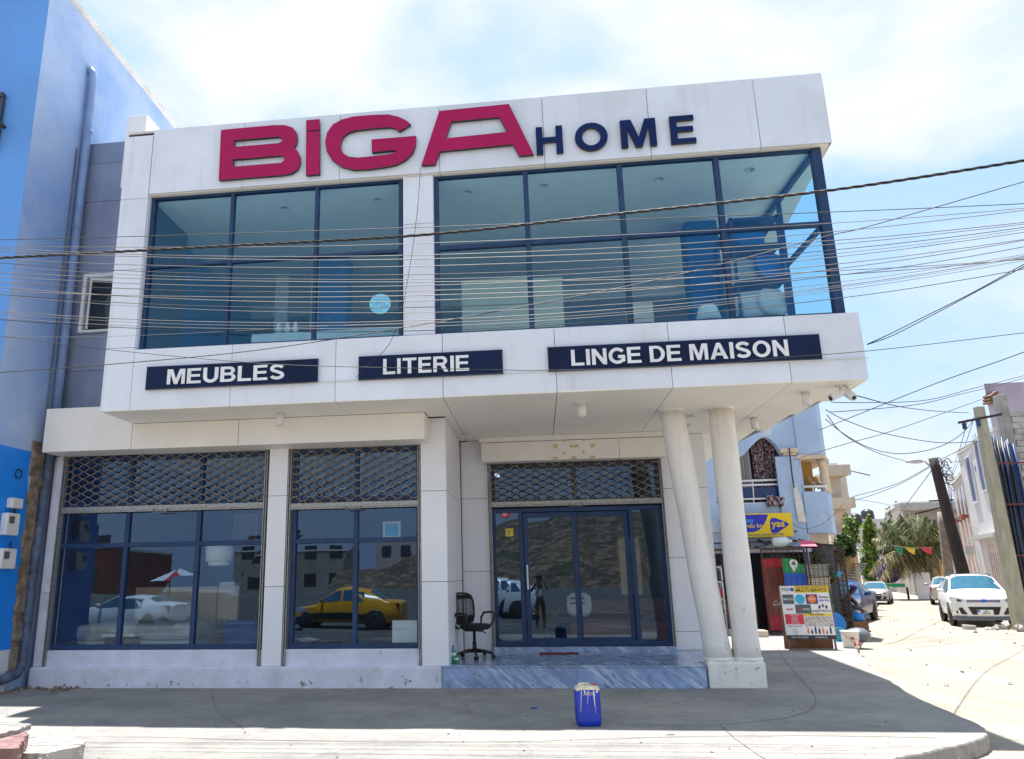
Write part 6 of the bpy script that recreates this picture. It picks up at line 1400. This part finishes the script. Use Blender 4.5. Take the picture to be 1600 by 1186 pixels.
tx('YGDA GLOBAL DISTRIBUTION', .64, .955, .046, 'sign_purple'); tx('MULTI-SERVICE', .645, .885, .092, 'sign_black', bold=.0015); tile(.38,.91,.872,.877,'sign_black','underline')
tile(.03,.26,.655,.835,'sign_grey'); tx('ИATCO'.replace('И','M'), .145, .73, .055, 'sign_white', bold=.001)
tile(.265,.505,.655,.835,'sign_white'); cc = MB(); cc.lathe([(.10,-.006),(.10,-.0045)], (.385*Wd,0,H0+.745*HH), 28, axis='Y', smooth=False); tl(cc); cc.build('round_logo', 'sign_cyan', fb)
tile(.51,.745,.655,.835,'sign_purple'); cc = MB(); cc.lathe([(.085,-.006),(.085,-.0045)], (.63*Wd,0,H0+.745*HH), 28, axis='Y', smooth=False); tl(cc); cc.build('round_logo', 'sign_orange', fb); tx('MONEY', .63, .735, .045, 'sign_white')
tx('dexpay', .87, .765, .07, 'sign_grey', bold=.001); tx('express', .87, .705, .066, 'sign_mblue', bold=.001)
tx('wizall', .14, .54, .06, 'sign_red', bold=.001); tile(.265,.585,.475,.645,'sign_grey'); tx('free', .36, .545, .05, 'sign_red', bold=.001); tx('money', .48, .545, .05, 'sign_white', bold=.001)
tx('expresso', .79, .50, .105, 'sign_grey')
for k, (du, dv) in enumerate(((-.07,.0),(0,.025),(.07,.0))):
    m = MB(); c = Vector(((.83+du)*Wd,-.005,H0+(.595+dv)*HH)); m.add([c+Vector((0,0,-.045)),c+Vector((.03,0,.0)),c+Vector((0,-.0004,.045)),c+Vector((-.03,0,0))], [(0,1,2,3)]); tl(m); m.build('petal', 'sign_purple' if k != 1 else 'sign_grey', fb)
tile(.03,.405,.275,.465,'sign_red'); tile(.41,.985,.43,.475,'yellow_sign'); tx('BOUTIQUE', .68, .438, .055, 'sign_black')
for k, s in enumerate(('RECHARGE','CANAL','SENELEC','RAPIDO','WOYOFAL')): tx(s, .22, .435-k*.037, .036, 'sign_white')
tile(.415,.985,.235,.425,'sign_pattern','photo'); tx('VENTE DE GAZ', .20, .225, .042, 'sign_black')
for k, s in enumerate(('BOIS','SUCRE','CAFE')): tx('-  '+s, .12, .17-k*.045, .036, 'sign_grey', 'LEFT')
for k in range(7):
    x = .46+k*.075; m = MB(); hh = (.10,.06,.13,.09,.10,.05,.12)[k]; m.box((x-.018)*Wd,(x+.018)*Wd,-.004,-.0006,H0+.10*HH,H0+(.10+hh*.9)*HH); m.box((x-.007)*Wd,(x+.007)*Wd,-.0042,-.0006,H0+(.10+hh*.9)*HH,H0+(.13+hh)*HH); tl(m); m.build('goods_picture', ('sign_orange','sign_black','sign_purple','sign_black','sign_orange','sign_red','sign_black')[k], fb)
tile(.005,.995,.0,.075,'sign_black'); tx('YGDA TRANSFERT', .27, .022, .042, 'sign_white'); tx('77 658 05 05', .70, .022, .045, 'sign_white')
# bucket, basins, kettle
p = gz(1335,1013); t = thing('paint_bucket', 'white paint bucket with red skyline print beside the pavement sign', 'bucket', (p.x,p.y+.15,0))
m = MB(); m.lathe([(.15,0),(.158,.02),(.18,.33),(.19,.335),(.19,.35),(.176,.352),(.16,.06)], (0,0,0), 28); m.build('body', 'bucket_white', t)
m = MB(); m.tube([(.185*math.cos(a),-.09*math.sin(a)-.12*math.sin(a),.33-.15*math.sin(a)) for a in [PI*i/12 for i in range(13)]], .004, 5); m.build('handle', 'sign_grey', t)
for k in range(9):
    a = rad(-86+k*9 if k < 2 else -72+k*9); zz = (.08,.05,.02,.10,.13,.07,.15,.09,.12)[k]; r_ = .166
    m = MB(); m.obox(Matrix.Translation((r_*math.cos(a),r_*math.sin(a),.05+zz/2)) @ Matrix.Rotation(a+PI/2,4,'Z'), .022,.012,zz); m.build('print', 'sign_red', t)
for s in (-1,1): m = MB(); m.lathe([(.022,-.183),(.022,-.179)], (-.025+s*.018,0,.20), 14, axis='Y', smooth=False); m.build('print', 'sign_red', t)
text('PEINTURE', 'lettering', 'sign_red', t, (-.075,-.178,.13), .032)
small('basin', 'round blue plastic basin tipped against the kiosk cage', 'basin', lambda m: (m.lathe([(.13,0),(.22,.13),(.23,.13),(.14,-.02)], (0,0,0), 24), m.xform(Matrix.Translation(gz(1312,993)+Vector((0,.2,.30))) @ Matrix.Rotation(rad(62),4,'X') @ Matrix.Rotation(rad(25),4,'Y'))), 'blue_plastic')
small('basin', 'small teal basin lying in front of the blue one', 'basin', lambda m: (m.lathe([(.12,0),(.17,.10),(.18,.10),(.13,-.01)], (0,0,0), 20), m.xform(Matrix.Translation(gz(1313,1003)+Vector((0,.05,.12))) @ Matrix.Rotation(rad(70),4,'X'))), 'teal_plastic')
p = gz(1343,990); t = thing('kettle', 'blue enamel kettle on a crate beside the seated man', 'kettle', (p.x+.15,p.y+.4,.30)); 
m = MB(); m.lathe([(.13,0),(.17,.05),(.17,.14),(.10,.21),(.05,.22),(.03,.25)], (0,0,0), 20); m.build('body', 'blue_plastic', t); m = MB(); m.tube([(-.12,0,.17),(-.13,0,.28),(0,0,.34),(.13,0,.28),(.12,0,.17)], .012, 6); m.build('handle', 'black', t); m = MB(); m.tube([(.14,0,.08),(.22,0,.14),(.25,0,.2)], [.03,.02,.015], 8); m.build('spout', 'blue_plastic', t)
small('wooden_crate', 'small wooden crate carrying the blue kettle', 'crate', lambda m: [m.box(p.x-.05,p.x+.35,p.y+.22,p.y+.58,z,z+.08) for z in (.0,.1,.2)] and m.box(p.x-.04,p.x+.34,p.y+.23,p.y+.57,.0,.298), 'sign_wood', bevel=.005)
small('sack', 'dark round sack on the ground behind the bucket', 'sack', lambda m: (m.lathe([(.18,0),(.27,.08),(.26,.2),(.15,.29),(.04,.31)], gz(1350,1004)+Vector((0,.3,0)), 18)), 'sign_grey')
small('cloth_scrap', 'turquoise scrap tied to the cage bars', 'cloth', lambda m: m.obox(Matrix.Translation(at(1311,897,22.4)) @ Matrix.Rotation(.5,4,'Y'), .12,.05,.18), 'sign_cyan', bevel=.03)
# ------------------------------------------------------------------ people
def figure(name, lab, loc, rz, J, top, bottom, shoe='black', cap=None, hair=True, sleeve=True):
    t = thing(name, lab, 'person', loc, rz)
    def skin(nm, chains, mat, sub=2, root=0):
        vs, es, rs, ix = [], [], [], {}
        for ch in chains:
            prev = None
            for key, pos, r in ch:
                if key not in ix: ix[key] = len(vs); vs.append(pos); rs.append(r)
                if prev is not None and (prev, ix[key]) not in es: es.append((prev, ix[key]))
                prev = ix[key]
        me = bpy.data.meshes.new(nm); b = bmesh.new(); ly = b.verts.layers.skin.verify(); bv = []
        for p, r in zip(vs, rs):
            v = b.verts.new(p); rr2 = r if isinstance(r, tuple) else (r, r); v[ly].radius = rr2; bv.append(v)
        bv[root][ly].use_root = True
        for a, c in es: b.edges.new((bv[a], bv[c]))
        b.to_mesh(me); b.free(); me.materials.append(M[mat]); o = bpy.data.objects.new(nm, me); COL.objects.link(o); put(o, t)
        k = o.modifiers.new('skin', 'SKIN'); k.use_smooth_shade = True; k.branch_smoothing = .6
        k = o.modifiers.new('sub', 'SUBSURF'); k.levels = sub; k.render_levels = sub
        return o
    V = {k: Vector(v) for k, v in J.items()}
    hd = V['head']; fw = V.get('look', Vector((0,-1,0))).normalized(); up = (hd-V['neck']).normalized()
    ch = [[('pelvis',V['pelvis'],(.13,.10)),('spine',V['spine'],(.12,.10)),('chest',V['chest'],(.15,.11)),('neck',V['neck'],.055),('jaw',hd-up*.05+fw*.02,.072),('skull',hd+up*.04,.092),('crown',hd+up*.11,.06)],
          [('jaw',0,0),('nose',hd+fw*.10-up*.005,.014)]]
    ch[1] = [('jaw',V['neck'],.07),('nose',hd-up*.01+fw*.105,.014)]
    for s in 'lr':
        sd = -1 if s == 'r' else 1
        ch.append([('chest',V['chest'],.15),('sh'+s,V['sh'+s],.062),('el'+s,V['el'+s],.045),('wr'+s,V['wr'+s],.03),('pa'+s,V['ha'+s],(.038,.02))])
        d = (V['ha'+s]-V['wr'+s]).normalized(); sv = V.get('spread'+s, Vector((1,0,0))).normalized(); cu = V.get('curl'+s, Vector((0,0,-1))).normalized()
        for f in range(4):
            b = V['ha'+s]+sv*(.012*(f-1.5)*1.7)+d*.02; ln = (.062,.072,.068,.052)[f]
            ch.append([('pa'+s,0,0),('f%d%s'%(f,s),b,.0095),('g%d%s'%(f,s),b+d*ln*.5+cu*.008,.009),('h%d%s'%(f,s),b+d*ln*.85+cu*.03,.0075)])
            ch[-1][0] = ('pa'+s,V['ha'+s],.03)
        ch.append([('pa'+s,V['ha'+s],.03),('t1'+s,V['ha'+s]-sv*.042-d*.01,.011),('t2'+s,V['ha'+s]-sv*.058+d*.03+cu*.01,.009)])
        ch.append([('pelvis',V['pelvis'],.13),('hi'+s,V['hi'+s],.095),('kn'+s,V['kn'+s],.062),('an'+s,V['an'+s],.04),('to'+s,V['to'+s],.032)])
    skin('body', ch, 'skin_dark')
    sc = [[('pelvis',V['pelvis'],(.15,.12)),('spine',V['spine'],(.145,.125)),('chest',V['chest'],(.175,.13)),('neck',V['neck']-up*.05,.075)]]
    for s in 'lr': sc.append([('chest',V['chest'],.16),('sh'+s,V['sh'+s],.078),('el'+s,V['el'+s],.058)]+([('wr'+s,V['el'+s].lerp(V['wr'+s],.88),.045)] if sleeve else []))
    skin('shirt', sc, top)
    pc_ = [[('pelvis',V['pelvis'],(.155,.125)),('waist',V['pelvis'].lerp(V['spine'],.3),(.15,.12))]]
    for s in 'lr': pc_.append([('pelvis',V['pelvis'],.15),('hi'+s,V['hi'+s],.112),('kn'+s,V['kn'+s],.08),('an'+s,V['kn'+s].lerp(V['an'+s],.92),.06)])
    skin('trousers', pc_, bottom)
    for s in 'lr':
        m = MB(); a = V['an'+s]; b = V['to'+s]; d = (b-a); d.z = 0; d.normalize(); zf = b.z-.035
        ring = lambda c, w, h: [c+Vector((d.y*w*x, -d.x*w*x, 0))+Vector((0,0,h*z)) for x, z in ((-1,0),(-.9,.6),(0,1),(.9,.6),(1,0),(0,-.02))]
        base = Vector((a.x,a.y,zf)); m.loft([ring(base-d*.09,.03,.06), ring(base-d*.05,.042,.10), ring(base+d*.06,.045,.08), ring(base+d*.15,.044,.055), ring(base+d*.19,.025,.035)]); m.build('shoe', shoe, t)
    if hair or cap:
        m = MB(); q = Matrix.Translation(hd+up*.045-fw*.008) @ up.to_track_quat('Z','Y').to_matrix().to_4x4()
        m.lathe([(.105,-.01),(.108,.03),(.098,.07),(.07,.10),(.03,.113),(.001,.115)], (0,0,0), 18); m.xform(q); m.build('cap' if cap else 'hair', cap or 'black', t)
    rgt = fw.cross(up)
    for sg in (-1,1):
        m = MB(); c = hd+fw*.082+rgt*sg*.032+up*.022; m.lathe([(.001,-.011),(.011,0),(.001,.011)], c, 8); m.build('eye', 'sign_white', t)
        m = MB(); c = hd+rgt*sg*.094-fw*.005; m.lathe([(.004,-.032),(.016,-.01),(.018,.018),(.006,.032)], c, 8); m.build('ear', 'skin_dark', t)
    m = MB(); c = hd+fw*.088-up*.055; m.tube([c-rgt*.026, c+fw*.008, c+rgt*.026], [.005,.009,.005], 6); m.build('mouth', 'leather_red', t)
    return t
p = gz(1349,984,-.05)
J = dict(pelvis=(0,.22,.50),spine=(0,.16,.68),chest=(0,.02,.90),neck=(0,-.08,1.06),head=(.01,-.16,1.18),look=(.25,-1,-.5),
 shl=(.18,.0,.96),ell=(.25,-.16,.74),wrl=(.13,-.36,.62),hal=(.06,-.43,.60),shr=(-.18,.0,.96),elr=(-.25,-.16,.74),wrr=(-.10,-.37,.63),har=(-.03,-.44,.60),
 hil=(.10,.18,.48),knl=(.17,-.28,.52),anl=(.16,-.26,.09),tol=(.18,-.40,.035),hir=(-.10,.18,.48),knr=(-.17,-.27,.52),anr=(-.15,-.20,.09),tor=(-.17,-.34,.035))
figure('person', 'man in a purple cap and dark jacket sitting hunched beside the cage', (p.x-.35,p.y-.1,-.10), rad(50), J, 'cloth_grey', 'cloth_khaki', cap='cloth_plum')
q = Vector((p.x-.35,p.y-.1,0)) ; small('stool', 'low stone seat under the man in the purple cap', 'seat', lambda m: m.lathe([(.2,-.15),(.22,0),(.2,.27)], q+Vector((-.16,.12,0)), 14), 'stone_slab')
J = dict(pelvis=(0,.05,.98),spine=(0,.04,1.18),chest=(0,.03,1.42),neck=(0,.02,1.60),head=(0,-.0,1.74),look=(0,1,0),
 shl=(.20,.03,1.50),ell=(.33,.16,1.33),wrl=(.14,.20,1.62),hal=(.09,.19,1.70),spreadl=(0,0,1),shr=(-.20,.03,1.50),elr=(-.33,.14,1.26),wrr=(-.12,.20,1.58),har=(-.07,.20,1.66),spreadr=(0,0,1),
 hil=(.10,.05,.95),knl=(.12,.08,.52),anl=(.13,.05,.09),tol=(.15,.18,.035),hir=(-.10,.05,.95),knr=(-.12,.07,.52),anr=(-.13,.04,.09),tor=(-.15,.17,.035))
figure('person', 'photographer in a pale shirt and dark trousers mirrored in the glass door', (0,-.36,-.152), 0, J, 'cloth_shirt', 'cloth_maroon', sleeve=False)
# ------------------------------------------------------------------ furniture seen through the glass
q = at(343,868,12.75); t = thing('floor_lamp', 'tall floor lamp with a double white drum shade behind the left window', 'lamp', (q.x,12.75,.29))
zs = q.z-.29; m = MB(); m.lathe([(.15,0),(.15,.02),(.012,.03),(.010,zs)], (0,0,0), 18); m.build('stand', 'brass', t)
m = MB(); m.lathe([(.22,zs-.10),(.235,zs+.15),(.23,zs+.15),(.21,zs-.10)], (0,0,0), 28); m.lathe([(.17,zs-.17),(.19,zs-.09),(.18,zs-.09),(.16,zs-.17)], (0,0,0), 28); m.build('lamp_shade', 'lamp_shade', t)
a = at(110,1000,13.2); b = at(330,1000,13.2); t = thing('bed', 'bed with a pale cover behind the left shop window', 'bed', (a.x,13.2,.29), world=True); x0, x1 = a.x, b.x-.35
m = MB(); m.box(x0,x1,13.1,14.9,.40,.62); m.build('base', 'bedding', t, bevel=.02); m = MB(); m.box(x0-.05,x1+.05,13.05,14.95,.62,.88); m.build('mattress', 'bedding', t, bevel=.08)
for k in range(2): m = MB(); m.loft([rr(.30*s,.09*s,.05*s,0) for s in (.5,.9,1,.9,.5)]); m.v = [(v[0],v[1],(-.2,-.13,0,.13,.2)[i//24]) for i, v in enumerate(m.v)]; m.xform(Matrix.Translation((x0+.95+k*.55,14.2,1.08)) @ Matrix.Rotation(rad(-20),4,'X')); m.build('pillow', 'bedding', t)
m = MB(); m.box(x0-.1,x1+.1,14.96,15.05,.3,1.5); m.build('headboard', 'cream_panel', t, bevel=.02)
t = thing('sofa', 'dark blue sofa behind the left shop window', 'sofa', (-5,13.4,.29), world=True); m = MB(); m.box(-5.35,-4.45,13.0,14.8,.33,.75); m.build('seat', 'sofa_blue', t, bevel=.06); m = MB(); m.box(-4.7,-4.44,13.0,14.8,.76,1.15); m.build('backrest', 'sofa_blue', t, bevel=.08); m = MB(); m.box(-5.3,-4.72,12.85,13.02,.33,.95); m.build('armrest', 'sofa_blue', t, bevel=.05)
t = thing('side_table', 'small wooden side table beside the bed', 'table', (-7.4,13.0,.29), world=True); m = MB(); m.box(-7.45,-6.85,12.8,13.3,.70,.76); m.build('top', 'lamp_shade', t, bevel=.01); m = MB(); m.box(-7.40,-6.90,12.84,13.26,.30,.699); m.build('cabinet', 'wood_brown', t)
q = at(635,982,12.5); m = MB(); m.box(q.x-.22,q.x+.22,12.45,12.5,.60,.95); tag(m.build('display_card', 'sign_white', bevel=.004), 'blank white card standing in the corner of the second shop window', 'card')
for (px_, py_, w, h, Y, fr_, inn, lab) in ((612,828,.30,.28,12.8,'white_frame','sign_cyan','small white framed picture hanging in the second window'),(355,918,.30,.20,14,'white_frame','bedding','small white framed picture behind the floor lamp'),(383,828,.45,.55,13.4,'wood_brown','picture_dark','dark framed picture leaning high in the left window'),(880,850,1.1,.75,17.5,'picture_dark','picture_dark','large dark painting on the wall behind the sliding doors'),(985,885,.5,1.2,16.5,'wood_brown','cream_panel','tall framed mirror behind the right door leaf')):
    q = at(px_,py_,Y); t = thing('picture', lab, 'picture', q, world=True); m = MB(); e = .035
    m.box(q.x-w/2,q.x+w/2,Y,Y+.03,q.z-h/2,q.z-h/2+e); m.box(q.x-w/2,q.x+w/2,Y,Y+.03,q.z+h/2-e,q.z+h/2); m.box(q.x-w/2,q.x-w/2+e,Y,Y+.03,q.z-h/2+e,q.z+h/2-e); m.box(q.x+w/2-e,q.x+w/2,Y,Y+.03,q.z-h/2+e,q.z+h/2-e); m.build('frame', fr_, t)
    m = MB(); m.box(q.x-w/2+e,q.x+w/2-e,Y+.01,Y+.025,q.z-h/2+e,q.z+h/2-e); m.build('image', inn, t)
t = thing('leather_sofa', 'reddish brown leather sofa behind the right side of the entrance', 'sofa', (1.4,15.6,.29), world=True)
m = MB(); m.box(.55,2.7,15.3,16.2,.35,.75); m.build('seat', 'leather_red', t, bevel=.07); m = MB(); m.box(.55,2.7,16.0,16.35,.76,1.15); m.build('backrest', 'leather_red', t, bevel=.09); m = MB(); m.box(2.45,2.75,15.2,16.1,.36,1.0); m.build('armrest', 'leather_red', t, bevel=.08)
q = at(905,945,15.35); m = MB(); m.loft([rr(.24*s,.08*s,.04*s,0) for s in (.6,.95,1,.95,.6)]); m.v = [(v[0],v[1],(-.22,-.14,0,.14,.22)[i//24]) for i, v in enumerate(m.v)]; m.xform(Matrix.Translation(q) @ Matrix.Rotation(rad(-18),4,'X')); t = thing('cushion', 'white cushion with dark bands on the leather sofa', 'cushion', q, world=True); m.build('cover', 'bedding', t)
for k in (-.11,.02,.11): m = MB(); m.box(q.x-.17,q.x+.10,q.y-.095,q.y-.088,q.z+k,q.z+k+.025); m.build('band', 'sign_black', t)
t = thing('potted_plant', 'spiky potted plant behind the left door leaf', 'plant', (.13,16,.29)); m = MB(); m.lathe([(.12,0),(.16,.3),(.14,.3)], (0,0,0), 16); m.build('pot', 'black', t)
m = MB(); random.seed(2)
for k in range(30):
    a = random.random()*6.28; l = random.uniform(.3,.55); d = Vector((math.cos(a)*.5,math.sin(a)*.5,1)).normalized(); n_ = Vector((-math.sin(a),math.cos(a),0))*.02; b = Vector((0,0,.3)); m.add([b-n_, b+n_, b+d*l*.6+n_, b+d*l+Vector((math.cos(a)*.08,math.sin(a)*.08,-.03)), b+d*l*.6-n_], [(0,1,2,3,4)])
m.build('foliage', 'frond_straw', t, fix=False)
# upper floor goods
def upb(nm, lab, cat, x0, x1, y0, y1, z0, z1, mat, bev=.01):
    m = MB(); m.box(x0,x1,y0,y1,z0,z1); tag(m.build(nm, mat, bevel=bev), lab, cat)
a = at(722,500,12.6); b = at(826,432,12.6); upb('wardrobe', 'tall cream wardrobe behind the upper window beside the middle pillar', 'wardrobe', a.x, b.x, 12.6, 13.2, 5.095, b.z, 'cream_panel')
a = at(833,500,12.7); b = at(878,432,12.7); upb('wardrobe', 'narrower cream wardrobe behind the second upper window', 'wardrobe', a.x, b.x, 12.7, 13.3, 5.095, b.z, 'cream_panel')
a = at(985,500,12.4); b = at(1020,472,12.4); upb('cabinet', 'small cream cabinet behind the third upper window', 'cabinet', a.x, b.x, 12.4, 12.9, 5.095, b.z, 'cream_panel')
a = at(392,540,11.6); b = at(628,510,11.6); upb('counter', 'long pale counter behind the lower left upper window', 'counter', a.x, b.x, 11.6, 12.2, 5.095, b.z, 'interior_wall')
for x in (432,488): m = MB(); q0 = at(x,505,14.2); q1 = at(x+2,428,14.2); m.box(q0.x-.05,q0.x+.22,14.2,14.3,5.1,q1.z); tag(m.build('partition', 'interior_wall'), 'pale upstairs partition panel on the %s of the blue inner column' % ('left' if x < 450 else 'right'), 'partition')
for k, x in enumerate((436,450,462)):
    q = at(x,500,11.9); m = MB(); m.lathe([(.04,0),(.06,.08),(.03,.14),(.035,.2)], (q.x,11.9,at(500,510,11.6).z), 12); tag(m.build('vase', 'sign_white'), ['small white vase at the left end of the upstairs counter','middle small white vase on the upstairs counter','small white vase nearest the inner column on the upstairs counter'][k], 'vase')
# display shelf with cushions in the corner window
t = thing('display_shelf', 'navy display shelf full of cushions in the upper corner window', 'shelf', (3.6,11.8,5.09), world=True); m = MB()
for x, y in ((3.25,11.5),(3.95,11.5),(3.25,12.6),(3.95,12.6)): m.box(x-.02,x+.02,y-.02,y+.02,5.095,7.05)
for z in (5.35,5.95,6.55,7.0): m.box(3.23,3.97,11.48,12.62,z,z+.035)
m.build('rack', 'frame_blue', t)
random.seed(6)
def pillow(x, y, z, s, rot, mat, lab):
    m = MB(); m.loft([rr(.26*s*k,.07*s*k,.04*s*k,0) for k in (.55,.92,1,.92,.55)]); m.v = [(v[0],v[1],(-.24,-.15,0,.15,.24)[i//24]*s) for i, v in enumerate(m.v)]
    m.xform(Matrix.Translation((x,y,z)) @ Matrix.Rotation(rot[2],4,'Z') @ Matrix.Rotation(rot[0],4,'X') @ Matrix.Rotation(rot[1],4,'Y')); tag(m.build('cushion', mat), lab, 'cushion', 'cushions on the corner display shelf')
for x, y, z, mt, lab in ((3.75,11.55,5.62,'bedding','large white cushion on the lowest shelf at the corner glass'),(3.45,11.6,5.62,'bedding','white cushion beside the large one on the lowest shelf'),(3.4,11.7,6.22,'curtain_grey','grey cushion on the middle shelf of the corner display'),(3.8,11.6,6.22,'interior_blue','blue cushion on the middle shelf of the corner display'),(3.55,11.7,6.80,'interior_blue','blue cushion on the top shelf of the corner display')):
    pillow(x, y, z, .95, (rad(-12),rad(random.uniform(-8,8)),rad(random.uniform(-20,20))), mt, lab)
q = at(1200,440,11.3); t = thing('bedside_lamp', 'clear glass lamp on the floor of the corner window', 'lamp', (q.x-.9,11.4,5.095)); m = MB(); m.lathe([(.10,0),(.10,.02),(.02,.04),(.02,.25)], (0,0,0), 14); m.build('stand', 'chrome', t); m = MB(); m.lathe([(.20,.22),(.13,.46),(.12,.46),(.19,.22)], (0,0,0), 20); m.build('lamp_shade', 'lamp_shade', t)
# ------------------------------------------------------------------ across the road: what the glass mirrors
MIR = 'mirrored in the shop glass'
m = MB(); nx, ny = 70, 12; random.seed(12)
from mathutils import noise as NZ
vs = [];
for i in range(nx+1):
    for j in range(ny+1):
        x = -14+84*i/nx; y = -15-26*j/ny; u = j/ny; z = -.2+ (6.6*min(1,u*1.5)**.8)*(.35+.65*min(1,max(0,(x+12)/14))) + NZ.noise(Vector((x*.22,y*.22,0)))*1.0*min(1,u*3) + NZ.noise(Vector((x*.8,y*.8,3)))*.3*min(1,u*3); vs.append((x,y,z))
m.add(vs, [(i*(ny+1)+j, i*(ny+1)+j+1, (i+1)*(ny+1)+j+1, (i+1)*(ny+1)+j) for i in range(nx) for j in range(ny)], None, True); tag(m.build('hill', 'hill_earth'), kind='structure')
m = MB(); m.box(-40,12,-12.3,-12,-.2,1.1); tag(m.build('retaining_wall', 'block_wall'), 'long low grey retaining wall across the road', 'wall')
m = MB(); m.box(-60,60,-8.2,-7.9,-.16,.02); tag(m.build('kerb', 'concrete_raw'), kind='structure')
for k, (x, y, w, h, mt, lab) in enumerate(((-34,-62,12,5,'wall_far_grey','grey three storey block across the road'),(-20,-70,10,7.5,'plaster_pink','tall pinkish block across the road'),(-40,-26,11,4,'leather_red','long dark red walled building across the road'),(-9,-85,9,7,'wall_far_white','distant pale block across the road'))):
    hs = house('road_building', lab+' '+MIR, [(x+w,y-8),(x+w,y),(x,y),(x,y-8)], h, mt)
    for s in range(4):
        for f in range(2): hole(hs, (x+w,y), (x,y), .08+s*.24, .2+s*.24, 1.2+f*3, 2.6+f*3)
car('taxi', 'yellow and black taxi on the road '+MIR, (-7.2,-4.4,-.15), rad(-90), SEDST, 'car_taxi', -.85, -.10, 1.0, 1.6, [(-.72,.05),(.12,.85)], (-1.32,1.28), .30, cat='taxi', lower='car_black')
car('white_sedan', 'white saloon car on the road '+MIR, (-15.2,-3.4,-.15), rad(-90), SEDST, 'car_white', -.85, -.10, 1.0, 1.6, [(-.72,.05),(.12,.85)], (-1.32,1.28), .30)
car('pickup', 'white car parked across the road '+MIR, (-2.3,-6.9,-.15), rad(-90), SUVST, 'car_white', -1.08, -.30, 1.85, 2.12, SW, (-1.38,1.36), .36)
t = thing('parasol', 'red and white street parasol across the road '+MIR, 'parasol', (-16.2,-9,-.15)); m = MB(); m.tube([(0,0,0),(0,0,2.2)], .03, 8); m.build('pole', 'pole_grey', t)
m = MB(); 
for k in range(8):
    a0, a1 = 2*PI*k/8, 2*PI*(k+1)/8; m.add([(0,0,2.45),(1.2*math.cos(a0),1.2*math.sin(a0),1.95),(1.2*math.cos(a1),1.2*math.sin(a1),1.95)], [(0,1,2)], 'sign_red' if k % 2 else 'sign_white')
m.build('canopy', parent=t, fix=False)
m = MB(); m.box(-.6,.6,-.4,.4,.0,.9); m.build('stall_counter', 'wood_brown', t)
